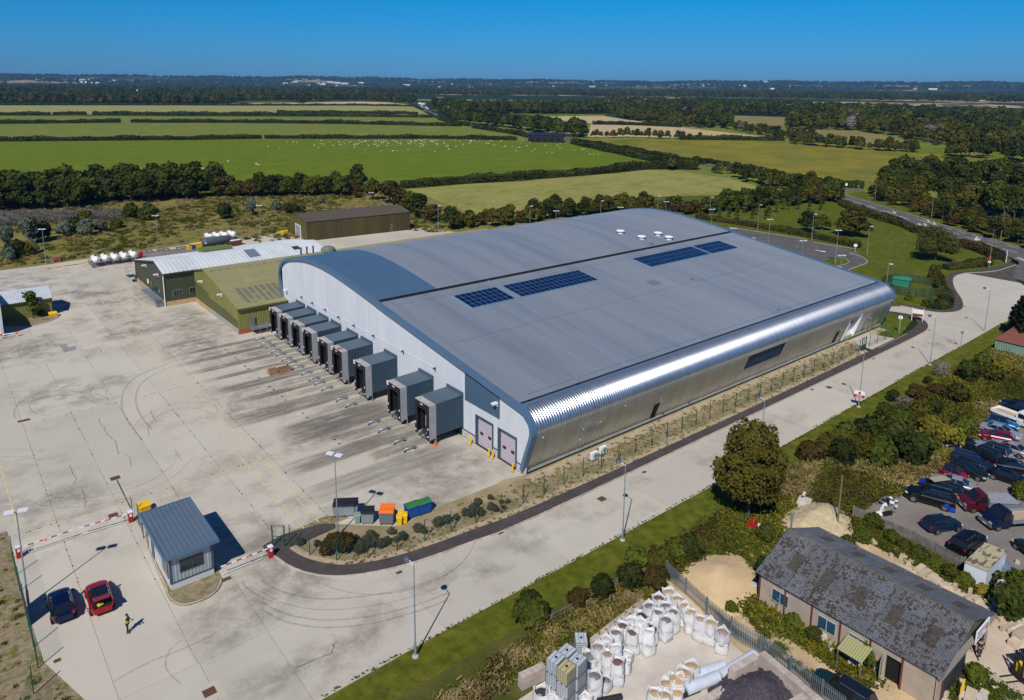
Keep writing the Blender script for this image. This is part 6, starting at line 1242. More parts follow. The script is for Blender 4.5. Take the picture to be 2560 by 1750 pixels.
beltf([zC(300,1030),zC(500,1010),zC(800,985),zC(1000,975),zC(1080,965)],14,4.4,{'mid_brown':1.5,'mid_olive1':2,'mid_dark2':2,'mid_green1':2},.5,.75)
beltf([zC(-60,745),zC(130,742)],10,6,MIXO,.45,.6);beltf([zC(150,745),zC(210,745)],8,6,MIXO,.45,.55);beltf([zC(215,765),zC(340,775)],8,6,MIXO,.4,.55);beltf([zC(360,805),zC(460,830),zC(600,865),zC(720,885)],14,5,{'mid_dark0':2,'mid_olive0':1.5,'mid_green1':1},.5,.68)
beltf([zC(720,890),zC(900,930),zC(1060,960)],20,5.5,MIXO,.5,.75)
beltf([zB(2020,705),zB(2100,700),zB(2330,712)],12,6,{'mid_dark0':1,'mid_dark2':1,'mid_brown':.6},.5,.7)
# right of the main road
beltf([zC(1260,905),zC(1320,945),zC(1500,1010),zC(1700,1075),zC(1900,1145),zC(2100,1205),zC(2324,1265),zC(2500,1310)],26,5.2,{'mid_brown':4,'mid_olive1':2,'mid_dark2':1,'bush_grey':0.01,'mid_green1':1},.38,.62)
beltf([zC(1330,900),zC(1500,960),zC(1800,1000),zC(2100,1060),zC(2400,1120)],30,8,{'mid_dark0':3,'mid_dark1':2,'mid_green0':2,'mid_green1':1.5,'mid_olive0':.7,'mid_brown':2},.65,.95)
beltf([zC(1400,868),zC(1600,880),zC(1900,890),zC(2150,900),zC(2300,905),zC(2500,930)],40,8.5,{'mid_dark0':3,'mid_dark1':3,'mid_green0':2,'mid_green1':1},.85,1.2)
# middle distance
beltf([zB(640,345),zB(760,405),zB(900,425),zB(1000,432),zB(1110,445),zB(1260,470),zB(1450,500),zB(1600,505)],45,9,{**MIX,'mid_grey':.5},.9,1.35)
beltf([zB(1610,505),zB(1800,500),zB(2030,505),zB(2100,512),zB(2324,515)],12,7,MIXO,.4,.75)
def wood(px,sp,types,a,b):fillpoly([(p.x,p.y)for p in px],sp,types,a,b)
beltf([zB(600,305),zB(740,335),zB(950,350),zB(1110,344),zB(1400,350),zB(1720,348)],260,13,{**MIX,'mid_grey':.25},1.05,1.5)
beltf([zB(1800,372),zB(1900,392),zB(2050,410),zB(2220,430),zB(2324,440),zC(200,460),zC(340,470)],110,11,{**MIXO,'mid_yellow':.3},.95,1.35)
beltf([zC(340,470),zC(500,502),zC(650,530),zC(760,540),zC(900,555)],40,9,MIXO,.6,.95)
beltf([zC(740,568),zC(900,580),zC(1100,595),zC(1300,612),zC(1500,620),zC(1620,628)],18,6,MIXO,.5,.85)
beltf([zC(1800,668),zC(2090,672)],30,9,{'mid_dark0':2,'mid_olive0':1},.95,1.25);beltf([zC(2210,690),zC(2500,700)],30,9,{'mid_dark0':2,'mid_olive0':1},.9,1.2)
beltf([zC(740,470),zC(960,470),zC(1100,475),zC(1300,492),zC(1450,512),zC(1650,560),zC(1830,590),zC(2100,625),zC(2324,650),zC(2600,680)],150,11.5,{**MIXO,'mid_grey':.35},1.0,1.45)
beltf([zC(200,368),zC(500,378),zC(700,385),zC(960,430),zC(1200,440),zC(1500,470),zC(2000,520),zC(2600,560)],600,19,{**MIX,'mid_grey':.5,'mid_blue':2},1.1,1.6)
beltf([zB(1700,345),zB(2324,365),zC(200,366)],800,21,{**MIX,'mid_grey':.5,'mid_blue':2},1.1,1.6)
# left far wood and the wide wooded plain
beltf([zA(-500,276),zA(0,278),zA(700,284),zA(1300,292),zA(1420,286)],420,17,{**MIX,'mid_olive0':3},1.2,1.75)
beltf([zA(1400,270),zA(1900,266),zA(2324,264),zB(300,268),zB(480,280)],420,17,MIX,1.2,1.7)
beltf([G(-100,236),G(600,240),G(1000,240),G(1500,242),G(2000,250),G(2700,262)],2300,44,{**MIX,'mid_blue':3},1.3,2.2)
for(u,v,n,wv,hu)in((460,262,2,10,20),(1030,263,2,8,12),(755,262,2,8,12),(565,262,3,8,30),(1395,236,4,6,20)):
    for k in range(n):p=G(u+random.uniform(-hu,hu)*.5,v);ALLT.append((p.x,p.y,'mid_dark0',1.2))
ex_=[[(p.x,p.y)for p in(G(u0,v1),G(u1,v1+.8),G(u1-8,v0+.6),G(u0+6,v0))]for(u0,u1,v0,v1)in((1256,1315,226,231),(1524,1594,222,227),(1663,1750,224,229),(2107,2145,225.5,229),(2237,2350,231,236),(2366,2480,234,239))]
ALLT=[t for t in ALLT if not any(inside((t[0],t[1]),e)for e in ex_)and proj((t[0],t[1],0))and-150<proj((t[0],t[1],0))[0]<2750]
rk=sorted(ALLT,key=lambda t:-TT[t[2]][3]*t[3]/math.hypot(t[0],t[1]))
NEAR,REST=rk[:265],rk[265:]
GRP={'dark':'dark green trees in the woods and belts','green':'mid green trees in the woods and belts','olive':'olive green trees in the woods and belts','brown':'brownish bushy trees in the hedges','grey':'pale grey leaved trees in the woods','blue':'blue green trees in the woods','yellow':'yellow green trees in the woods','bush_grey':'grey shrubs'}
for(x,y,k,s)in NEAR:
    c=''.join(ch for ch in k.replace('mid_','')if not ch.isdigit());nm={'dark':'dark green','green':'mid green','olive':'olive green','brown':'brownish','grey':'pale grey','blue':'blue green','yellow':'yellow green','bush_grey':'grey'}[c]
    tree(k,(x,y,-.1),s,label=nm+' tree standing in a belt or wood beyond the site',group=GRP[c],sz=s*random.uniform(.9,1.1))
# --- geometry-node scattering for what nobody can count
PROTO={}
def proto(key,me):
    if key not in PROTO:o=bpy.data.objects.new('leaf_cluster',me);PROTO[key]=o
    return PROTO[key]
def scatter(name,pts,me,key,label=None):
    n=len(pts);m=bpy.data.meshes.new(name);m.vertices.add(n);A=np.array(pts,dtype=np.float32);m.vertices.foreach_set('co',A[:,:3].ravel())
    at=m.attributes.new('sc','FLOAT','POINT');at.data.foreach_set('value',A[:,3].copy());at=m.attributes.new('rz','FLOAT','POINT');at.data.foreach_set('value',rng.uniform(0,6.28,n).astype(np.float32))
    ng=bpy.data.node_groups.new(name,'GeometryNodeTree');ng.interface.new_socket('Geometry',in_out='INPUT',socket_type='NodeSocketGeometry');ng.interface.new_socket('Geometry',in_out='OUTPUT',socket_type='NodeSocketGeometry')
    N=ng.nodes;L=ng.links;i=N.new('NodeGroupInput');o=N.new('NodeGroupOutput');ip=N.new('GeometryNodeInstanceOnPoints');oi=N.new('GeometryNodeObjectInfo');oi.inputs['Object'].default_value=proto(key,me)
    a=N.new('GeometryNodeInputNamedAttribute');a.data_type='FLOAT';a.inputs['Name'].default_value='sc';b=N.new('GeometryNodeInputNamedAttribute');b.data_type='FLOAT';b.inputs['Name'].default_value='rz';c=N.new('ShaderNodeCombineXYZ')
    L.new(b.outputs[0],c.inputs['Z']);L.new(i.outputs[0],ip.inputs['Points']);L.new(oi.outputs['Geometry'],ip.inputs['Instance']);L.new(a.outputs[0],ip.inputs['Scale']);L.new(c.outputs[0],ip.inputs['Rotation']);L.new(ip.outputs[0],o.inputs[0])
    ob=tag(link(name,m),kind='stuff');md=ob.modifiers.new('scatter','NODES');md.node_group=ng;return ob
byk={}
for(x,y,k,s)in REST:byk.setdefault(k,[]).append((x,y,-.1+hill(x,y),s))
for k,l in byk.items():
    if k in TT:
        W,H=TT[k][2:];mm={'dark':'dark','green':'green','olive':'olive','brown':'brown','grey':'grey','blue':'bluegreen','yellow':'yellow'}.get(''.join(ch for ch in k.replace('mid_','')if not ch.isdigit()),'green')
        lod=crown('far_crown',LF[mm],W,H-.6,.6,260,1.45,8,seed=hash(k)%97 if 0 else len(k),core=.86);scatter('distant_woodland',l,lod,'w'+k)
# woods on the hills and the plain behind
hp=[]
gg=np.random.default_rng(5)
for _ in range(15000):
    u=gg.uniform(-60,2620);r=gg.uniform(0,1)**1.3*7600+3400;q=G(u,600);a=math.atan2(q.y,q.x);x,y=r*math.cos(a),r*math.sin(a)
    nv=math.sin(x*.0021+1.3)*math.sin(y*.0017+.4)+.6*math.sin(x*.0047+y*.0031)+.4*math.sin(x*.009-y*.011)
    if nv>(-.05 if r<8200 else-.6):hp.append((x,y,-.1+hill(x,y),gg.uniform(1.2,2.4)*(1+.25*(r>8200))))
lod=crown('far_crown',LF['dark'],11,10,.3,120,2.6,6,seed=77,core=.9);scatter('hillside_woods',hp,lod,'hill')
# --- hedges: continuous leafy walls
def hedge(pts,h,wd,m,label,dens=1.0,leaf=.4,name='hedge',gaps=()):
    P_=[(p.x,p.y)for p in pts]if hasattr(pts[0],'x')else pts;S=[0]
    for a,b in zip(P_[:-1],P_[1:]):S.append(S[-1]+math.hypot(b[0]-a[0],b[1]-a[1]))
    L_=S[-1];n=int(min(26000,L_*(2*h+wd)/leaf**2*1.5*dens));g=np.random.default_rng(int(L_*10)%9999);s=g.uniform(0,L_,n);S_=np.array(S);PX=np.array(P_)
    x=np.interp(s,S_,PX[:,0]);y=np.interp(s,S_,PX[:,1]);i=np.clip(np.searchsorted(S_,s)-1,0,len(P_)-2);d=PX[i+1]-PX[i];d/=np.linalg.norm(d,axis=1)[:,None];nrm=np.stack([-d[:,1],d[:,0]],1)
    ph=g.uniform(0,6,4);hh=h*(.86+.12*np.sin(s/(3.1*h)+ph[0])+.10*np.sin(s/(1.3*h)+ph[1])+.05*np.sin(s/(.5*h)+ph[2]));ww=wd*(.9+.18*np.sin(s/(1.7*h)+ph[3]))
    t=g.uniform(-1,1,n);a=t*math.pi*.5;cx=np.sign(np.sin(a))*np.abs(np.sin(a))**.5;cz=np.abs(np.cos(a))**.45
    lowr=g.uniform(0,1,n)<.45;cz=np.where(lowr,g.uniform(.05,1,n)*cz,cz);q=g.normal(1,.06,n)
    off=cx*ww*.5*q;z=cz*hh*q;P=np.stack([x+nrm[:,0]*off,y+nrm[:,1]*off,z],1);N=np.stack([nrm[:,0]*cx,nrm[:,1]*cx,cz*.9+.05],1);N/=np.linalg.norm(N,axis=1)[:,None]
    o0=np.array([P_[0][0],P_[0][1],0]);V=leaves(P,N,leaf)-np.tile(o0,(n*4,1))
    t_=thing(name,label,'hedge',tuple(o0));link('foliage',qmesh('foliage',V,LF[m]),t_)
    mb=MB();k=max(2,int(L_/6));cs=[]
    for j in range(k+1):
        sj=L_*j/k;cs.append((np.interp(sj,S_,PX[:,0]),np.interp(sj,S_,PX[:,1])))
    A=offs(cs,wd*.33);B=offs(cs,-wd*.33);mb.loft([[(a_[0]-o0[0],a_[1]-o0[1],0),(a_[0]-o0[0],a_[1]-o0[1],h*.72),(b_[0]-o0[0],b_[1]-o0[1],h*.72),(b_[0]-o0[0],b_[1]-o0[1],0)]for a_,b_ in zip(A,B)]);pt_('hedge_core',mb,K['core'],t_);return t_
hedge([zA(-600,535),zA(0,525),zA(600,520),zA(1200,515),zA(1690,508)],3.6,4,'dark','left part of the nearest long field hedge above the sheep',leaf=.9)
hedge([zA(1710,507),zA(2324,508),zB(600,508),zB(1140,517)],3.4,4,'dark','right part of the nearest long field hedge above the sheep',leaf=.9)
hedge([zA(-600,418),zA(0,412),zA(780,404)],4.2,6,'dark','field hedge ending in a gap, left half of the second line',leaf=1.1)
hedge([zA(850,404),zA(1500,405),zA(2324,413)],4.2,6,'dark','field hedge right of the gap in the second line',leaf=1.1);hedge([zB(10,412),zB(780,428)],4.0,6,'dark','second line hedge reaching the main road',leaf=1.2)
hedge([zA(-600,360),zA(325,355)],4.5,8,'dark','third line hedge at the far left',leaf=1.4);hedge([zA(340,354),zA(560,352)],4.5,8,'dark','short piece of the third line hedge',leaf=1.4);hedge([zA(600,352),zA(1750,355),zA(2324,365),zB(590,372)],4.5,8,'dark','long third line hedge running to the road',leaf=1.6)
hedge([zA(1790,342),zA(2324,346),zB(500,350)],4.5,8,'dark','fourth line hedge right of the meadow',leaf=1.6);hedge([zA(-600,292),zA(900,292),zA(1600,294)],4,8,'dark','far field hedge under the left wood',leaf=1.6);hedge([zA(1600,294),zA(2324,294),zB(470,300)],4,8,'dark','far field hedge below the stubble strip',leaf=1.6)
hedge([zB(640,385),zB(730,412),zB(830,427)],4,5,'dark','hedge on the near side of the main road bend',leaf=1.2);hedge([zB(862,438),zB(1100,474),zB(1270,510)],4,6,'dark','hedge between the hay meadow and the side road',leaf=1.2)
hedge([zB(1505,540),zB(1650,572),zB(1800,604),zB(2000,648),zB(2230,695)],4.2,7,'dark','broad dark hedge on the right edge of the sheep pasture',leaf=.9)
hedge([zB(400,825),zB(600,812),zB(800,795),zB(1000,785)],4.0,5,'dark','left length of the hedge below the sheep pasture',leaf=.6);hedge([zB(1000,785),zB(1200,772),zB(1600,740)],4.0,5,'dark','middle length of the hedge below the sheep pasture',leaf=.6);hedge([zB(1600,740),zB(1950,706),zB(2100,702),zB(2300,706)],4.4,6,'dark','right length of the hedge below the sheep pasture',leaf=.65)
hedge([zB(1530,525),zB(1900,585),zB(2324,672),zC(200,695),zC(450,745)],2.6,4,'dark','low hedge between the side road and the crop field',leaf=.8);hedge([zC(450,745),zC(700,795),zC(850,832),zC(1000,852),zC(1240,866)],3.2,5,'dark','hedge along the lower edge of the crop field',leaf=.6)
hedge([zB(1630,416),zB(1900,418),zB(2200,434)],4,7,'dark','hedge between the two stubble fields',leaf=1.2);hedge([zC(0,538),zC(350,540),zC(700,545)],4,6,'dark','hedge above the crop field',leaf=1.2)
hedge([zC(110,1068),zC(400,1112),zC(700,1164),zC(870,1198)],1.9,2.2,'olive','clipped hedge behind the warehouse car park, left length',leaf=.35);hedge([zC(880,1200),zC(1000,1222),zC(1210,1270)],1.9,2.2,'olive','clipped hedge ending at the small white sign',leaf=.3)
hedge([zC(1090,975),zC(1250,1045),zC(1500,1120),zC(1620,1172)],2.4,4,'olive','hedge along the main road left of the willow',leaf=.4);hedge([zC(1880,1248),zC(2000,1285),zC(2090,1322),zC(2160,1350)],2.4,4,'brown','hedge along the main road right of the willow',leaf=.35)
hedge([z7(400,570),z7(390,650),z7(440,760),z7(520,870),z7(520,930)],1.8,2.8,'olive','curved hedge beside the lodge footpath',leaf=.3);hedge([z7(510,560),z7(700,545),z7(880,520),z7(1000,495)],1.7,3,'olive','clipped hedge from the willow to the give way sign',leaf=.3);hedge([z7(270,960),z7(400,990),z7(500,985)],1.5,3,'green','short hedge at the bend of the lodge footpath',leaf=.28);hedge([z7(60,900),z7(160,915)],1.4,2,'green','small hedge against the round boarded fence',leaf=.28)
# ================================================================ bank: rough ground cover and shrubs between road and yards
def q9(x,y):return G(2200+.2203*x,900+.2203*y)
BANK=[(20,38.6),(30,39.4),(45,40.2),(70,40.9),(150,41.6),(160,38),(148,34),(140,32)]+xy([q9(1634,470),q9(1400,540),q9(1250,640),q9(1140,750),q9(1080,860),q9(860,930),q9(800,1080),q9(760,1180),q9(600,1200),q9(640,1330),q9(500,1430),q9(300,1470),q9(60,1520)])+xy([q6(820,220),q6(760,360),q6(620,330),q6(560,240),q6(420,225),q6(330,330),q6(330,420),q6(200,480),q6(60,480),q5(1410,360),q5(1230,590),q5(1000,720),q5(700,930),q5(480,900),q5(180,1180),q5(0,1260),G(1180,1750)])+[(22,36)]
gk_={}
def fillpts(poly,n,smin,smax,fn=None,z=0.0):
    xs_=[p[0]for p in poly];ys_=[p[1]for p in poly];out=[]
    while len(out)<n:
        x,y=random.uniform(min(xs_),max(xs_)),random.uniform(min(ys_),max(ys_))
        if inside((x,y),poly)and(fn is None or fn(x,y)):out.append((x,y,z,random.uniform(smin,smax)))
    return out
def tuft(m,W,H,n,s,wid=.3,seed=0):
    g=np.random.default_rng(seed);P=np.stack([g.normal(0,W*.33,n),g.normal(0,W*.33,n),np.abs(g.normal(0,H*.45,n))],1);N=g.normal(size=(n,3))*.6;N[:,2]=np.abs(N[:,2])+.75;N/=np.linalg.norm(N,axis=1)[:,None]
    return qmesh('tuft',leaves(P,N,s,wid),m)
LF['scrub']=leafmat('leaf_scrub',(.15,.16,.018),(.10,.125,.014),.3);LF['bram']=leafmat('leaf_bramble',(.085,.125,.012),(.13,.15,.016),.3)
tg=tuft(LF['scrub'],1.3,.5,130,.28,.45,1);ty=tuft(LF['yellow'],1.2,.5,110,.28,.4,2);ts=tuft(LF['straw'],1.0,.55,110,.34,.16,3);tb=tuft(LF['brown'],1.2,.5,110,.26,.4,4);td=tuft(LF['bram'],1.3,.45,130,.26,.5,5)
nz_=lambda x,y,a=.11:math.sin(x*a+1)*math.sin(y*a*1.7+2)+.6*math.sin(x*a*2.3-y*a*1.9)
scatter('bank_undergrowth',fillpts(BANK,2300,.5,1.2),tg,'tg');scatter('bank_bramble',fillpts(BANK,1300,.6,1.3,lambda x,y:nz_(x,y)>.1),td,'td');scatter('yellowing_undergrowth',fillpts(BANK,2300,.5,1.3,lambda x,y:nz_(x+20,y)>(-.3 if x<85 else-1.2)),ty,'ty')
scatter('dry_grass',fillpts(BANK,1700,.6,1.3,lambda x,y:nz_(x,y+9)>0),ts,'ts');scatter('brown_undergrowth',fillpts(BANK,700,.6,1.3,lambda x,y:nz_(x-14,y+4)>.2),tb,'tb')
BED=[p for p in PS if p[1]<64.1]+top_
scatter('dry_weeds',fillpts(BED,1500,.10,.30,lambda x,y:y<58.8,.05),ts,'ts');scatter('planting_weeds',fillpts(BED,420,.10,.26,lambda x,y:y<60,.05),ty,'ty');scatter('low_weeds',fillpts([(53,57.6),(128,58.4),(128,59.4),(53,59.2)],150,.15,.42,None,.05),ts,'ts')
VG=[(-20,32),(3.0,44),(4.7,52),(4.9,56.0),(3.0,62),(2.7,72),(2.7,84),(-20,84)]
scatter('verge_weeds',fillpts(VG,420,.15,.5,None,.0),tg,'tg');scatter('verge_dry_weeds',fillpts(VG,380,.2,.55,None,.0),ts,'ts')

SCR=[(0,212),(70,218),(74,205),(110,203),(125,185),(150,200),(150,300),(60,345),(-20,340),(-20,214)]
scatter('scrub_grass_tufts',fillpts(SCR,2400,.7,1.6),ts,'ts');scatter('scrub_green_tufts',fillpts(SCR,3200,.5,1.5,lambda x,y:nz_(x,y,.05)>-.5),tg,'tg')
mc=[(p.x,p.y)for p in(zA(-300,1010),zA(780,985),zA(800,1030),zA(400,1045),zA(-300,1100))];scatter('grey_brown_thicket',fillpts(mc,900,1.4,2.6),tuft(LF['grey'],1.3,.7,120,.4,.12,9),'tgrey')
for x,y,k,s,l in((1250,1020,'bush_dark',.8,'dark bush at the verge edge'),(1560,985,'bush_brown',1.0,'brown green bush'),(1790,880,'bush_dark',1.6,'broad dark conifer like bush'),(1600,830,'bush_grey',1.3,'grey green feathery bush'),(1500,895,'bush_dark',.6,'small dark evergreen bush'),(1330,1085,'bush_grey',1.3,'grey twiggy bush'),(1180,1150,'bush_dark',1.1,'dark bush below the twiggy grey one'),(1420,1010,'bush_brown',1.2,'brownish bush'),(1540,1120,'bush_dark',1.1,'dark bush under the brown ones'),(1660,1330,'bush_yellow',1.6,'yellow green bush near the parked silver car'),(1500,1270,'bush_yellow',1.7,'yellow green bush in the middle of the bank'),(1300,1230,'bush_green',1.5,'green bush in the middle of the bank'),
               (1060,1230,'bush_grey',1.2,'pale twiggy bush near the verge'),(1090,1350,'bush_dark',1.9,'big dark bush'),(1260,1400,'bush_dark',2.0,'biggest dark bush on the bank'),(1380,1480,'bush_dark',1.9,'dark bush above the black off road car'),(1150,1470,'bush_green',1.6,'green bush'),(900,1340,'bush_green',1.4,'green bush near the big tree'),(780,1400,'bush_olive',1.4,'olive bush next to the big tree'),(880,1480,'bush_dark',1.5,'dark bush right of the big tree'),(640,1450,'bush_brown',1.3,'bronze bush at the foot of the big tree'),(1750,1250,'bush_green',1.1,'green bush near the blue car'),(1900,780,'bush_green',1.2,'green bush by the rusty shed'),(2050,820,'bush_yellow',1.6,'yellow green bush below the rusty shed'),(1960,880,'bush_olive',1.4,'olive bush in the yellow grass'),(1700,1030,'bush_olive',1.5,'olive bush in the bank'),(1420,1160,'bush_olive',1.4,'olive bush above the middle of the bank'),(1000,1420,'bush_olive',1.5,'olive bush between the dark ones'),(1480,1390,'bush_green',1.2,'green bush beside the open bonnet'),(1230,1310,'bush_brown',1.2,'brownish bush between the dark ones')):
    p=zR(x,y);tree(k,(p.x,p.y,-.05),s*(.78 if 'dark' in k else .9),label=l+(' on the bank beside the car park' if len(l.split())<9 else ''),cat='shrub',name='shrub')
for x,y,k,s,l in((100,660,'bush_dark',.62,'dark bush nearest the frame bottom on the verge bank'),(40,780,'bush_green',.8,'green bush at the lower left end of the bank'),(150,800,'bush_green',.9,'small green bush above the cage tanks'),(560,640,'bush_brown',.8,'brown bush on the bank above the dead branch'),(800,560,'bush_dark',.8,'dark bush above the grey pipe line'),(1080,470,'bush_dark',.9,'dark bush by the dead branch'),(1300,470,'bush_brown',1.0,'reddish brown bush at the fence end'),(1130,270,'bush_green',.9,'green bush on the bank crest'),(1500,200,'bush_green',.9,'green bush left of the sand heap'),(1640,190,'bush_dark',.9,'dark bush left of the sand heap path'),(1370,300,'bush_olive',1.0,'olive bush between the branch and the fence'),(2040,690,'bush_green',.4,'weed bush at the sand edge by the grey fence')):
    p=q5(x,y);tree(k,(p.x,p.y,-.05),s,label=l,cat='shrub',name='shrub')
for x,y,k,s,l in((180,440,'bush_green',.75,'green bush left of the dark roofed shed'),(170,700,'bush_dark',.7,'dark bush at the left corner of the dark roofed shed'),(285,850,'bush_green',1.15,'green bush along the shed wall, first from the left'),(340,910,'bush_yellow',1.5,'yellow green bush along the shed wall, second from the left'),(410,900,'bush_yellow',1.35,'yellow bush against the shed wall'),(520,960,'bush_olive',1.1,'olive bush above the pallet of slabs'),(620,1060,'bush_yellow',.95,'yellow bush right of the slab pallet'),(850,1210,'bush_yellow',1.15,'yellow bush over the stone benches'),(890,1310,'bush_green',1.0,'green bush left of the lean-to canopy'),(380,1080,'bush_green',.6,'low green bush below the slab pallet'),(530,1170,'bush_dark',.5,'low dark bush at the sand edge'),(1330,1530,'bush_dark',.8,'dark bush at the near corner of the dark roofed shed'),(1690,1450,'bush_green',.6,'small bush among the stones in front of the shed'),(890,440,'bush_green',.6,'green bush at the left end of the timber fence'),(960,350,'bush_green',.7,'green bush behind the left timber fence'),(1090,450,'bush_green',.55,'green bush below the timber fence, first'),(1190,510,'bush_olive',.55,'olive bush below the timber fence, second'),(1290,575,'bush_green',.6,'green bush below the timber fence, third'),(1400,640,'bush_green',.55,'green bush below the timber fence, fourth'),(1510,700,'bush_olive',.6,'olive bush below the timber fence, fifth'),(1620,770,'bush_green',.6,'green bush below the timber fence, sixth'),(1750,830,'bush_yellow',.6,'yellow green bush left of the blue cubicle'),(1930,990,'bush_dark',1.1,'dark bush below the blue cubicle'),(2010,910,'bush_green',1.3,'large green bush at the right edge by the blue cubicle'),(2040,130,'bush_green',.8,'green weeds at the right edge of the car park'),(770,500,'bush_green',.6,'green bush behind the shed roof')):
    p=q6(x,y);tree(k,(p.x,p.y,-.05),s,label=l,cat='shrub',name='shrub')
WB=xy([q6(810,260),q6(1250,470),q6(1600,660),q6(1850,800),q6(1800,870),q6(1500,720),q6(1200,560),q6(850,390)]);scatter('fence_foot_weeds',fillpts(WB,420,.5,.9),tg,'tg')
WW=[(52.0,18.5),(53.5,18.5),(53.6,31.5),(51.6,31.2),(52.2,27),(51.9,24)];scatter('wall_brambles',fillpts(WW,70,.5,1.15,lambda x,y:not 17<y<20.2),td,'td');scatter('yellow_wall_brambles',fillpts(WW,55,.5,1.2,lambda x,y:not 17<y<20.2),ty,'ty')
SY=xy([q6(-300,900),q6(0,560),q6(180,470),q6(300,400),q6(190,640),q6(0,900),q6(500,1400),q6(900,1500),q6(1100,1589),q6(900,1700)]);scatter('track_weeds',fillpts(SY,150,.2,.6,lambda x,y:nz_(x*2,y*2)>.3),tg,'tg');FC=xy([q6(1430,1560),q6(1700,1340),q6(1900,1500),q6(2051,1560),q6(1700,1700)]);scatter('forecourt_weeds',fillpts(FC,60,.3,.8,lambda x,y:nz_(x*2,y*2)>0),td,'td')
scatter('road_edge_grass',[(random.uniform(18,150),0,0,0)for k in range(0)]+[(x,45.35+(x>90)*.35+(x>115)*.35+random.gauss(0,.07),0,random.uniform(.05,.14))for x in[random.uniform(19,140)for k in range(700)]],td,'td')
# dead branch and long pipe on the bank
t=thing('dead_branch','bleached forked dead branch lying on the bank','branch',q5(1340,215));mb=MB();e1_=q5(1515,125,.6)-q5(1340,215);e2_=q5(1440,155,.9)-q5(1340,215);e3_=q5(1395,85,1.2)-q5(1340,215);mb.tube((0,0,.3),e1_,.1,6,.03);mb.tube((.3,.1,.4),e2_,.06,5,.02);mb.tube((.5,.2,.4),e3_,.05,5,.02);pt_('branches',mb,mat('dead_wood',(.42,.36,.30),.9),t)
t=thing('fallen_fence','long grey collapsed wire fence lying along the bank','fence',q5(150,900));a0=q5(150,900);mb=MB();pp=[q5(*q)-a0 for q in((150,900),(480,720),(800,560),(1100,360),(1280,230))]
for z in(.2,.55,.9):mb.path([(p.x,p.y,z+random.uniform(-.1,.1))for p in pp],.035,4)
pt_('wire',mb,K['wood2'],t)
for k in range(11):u=k/10*4;i=min(3,int(u));p=pp[i].lerp(pp[i+1],u-i);mb=MB();mb.tube((p.x,p.y,0),(p.x+.15,p.y-.1,1.0),.05,5);pt_('post',mb,K['wood2'],t)
# ================================================================ bulk bags
K['bag']=mat('woven_white_bag',(.70,.70,.71),.7,c2=(.60,.60,.61),ns=2.2,orand=.07,bump=.4,bs=6,obj=False)
FILL={'sand':mat('sand_fill',(.50,.36,.20),.9,c2=(.40,.28,.16),ns=5),'grey':mat('grey_grit_fill',(.20,.20,.20),.9,c2=(.14,.14,.14),ns=6),'dark':mat('dark_fill',(.035,.04,.05),.9),'brown':mat('red_brown_fill',(.18,.10,.08),.9,c2=(.12,.07,.06),ns=6),'mixed':mat('mixed_rubble_fill',(.22,.14,.10),.9,c2=(.4,.34,.3),ns=7),'white':K['bag']}
K['bagprint']=mat('bag_print',(.02,.22,.26),.6)
def bagmesh(seed,w_=1.0,h=1.0):
    g=random.Random(seed);mb=MB();rings=[]
    for(f,r,sq)in((0,.42,.8),(.08,.50,.85),(.35,.535,.7),(.65,.53,.7),(.9,.49,.8),(1.0,.50,1.0),(1.06,.505,1.0),(1.0,.46,1.0),(.88,.44,.9)):
        n=24;ring=[]
        for i in range(n):
            t=2*math.pi*i/n;c,s=math.cos(t),math.sin(t);k=1/(max(abs(c),abs(s))**(sq*.8));rr_=r*w_*min(k,1.28)*(1+g.uniform(-.03,.03));zz=f*h+(g.uniform(-.02,.04)if f>.95 else 0)+(.16*h*(abs(c*s)*2)**4 if f>=1.0 else 0);ring.append((c*rr_,s*rr_,zz))
        rings.append(ring)
    mb.loft(rings,cap=False);mb.add([p for p in rings[0]],[tuple(range(23,-1,-1))]);return mb.mesh('sack',K['bag'],True)
BM=[bagmesh(i)for i in range(4)];BL=[bagmesh(10+i,1.02,.88)for i in range(2)]
mb=MB()
rg=[[(math.cos(2*math.pi*i/14)*r,math.sin(2*math.pi*i/14)*r,z+random.uniform(-.02,.02))for i in range(14)]for r,z in((.46,.84),(.34,.92),(.18,.99),(.05,1.0))];mb.loft(rg,cap=False);mb.add(rg[-1],[tuple(range(14))]);fillv=mb
FM={k:fillv.mesh('fill',m,True)for k,m in FILL.items()}
lm=MB()
for sx in(-1,1):
    for sy in(-1,1):lm.path([(sx*.42,sy*.28,.98),(sx*.40,sy*.30,1.2),(sx*.28,sy*.42,1.18),(sx*.27,sy*.43,.98)],.022,4)
LOOP=lm.mesh('lifting_loops',K['bag'])
def bag(p,z,fill,label,s=1.0):
    t=thing('bulk_bag',label,'bulk bag',(p.x,p.y,z),random.uniform(-.5,.9),'white bulk bags in the stone yard');t.scale=(s,s,s)
    link('sack',random.choice(BM)if fill else random.choice(BL),t)
    if fill:link('fill',FM[fill],t);tag(link('lifting_loops',LOOP,t),kind='stuff');t.rotation_euler=(random.gauss(0,.05),random.gauss(0,.05),t.rotation_euler[2])
    if random.random()<.45:mb=MB();mb.add([(-.3,-.56,.25),(.3,-.56,.33),(.3,-.56,.40),(-.3,-.56,.32)],[(0,1,2,3)]);pt_('printed_stripe',mb,K['bagprint'],t)
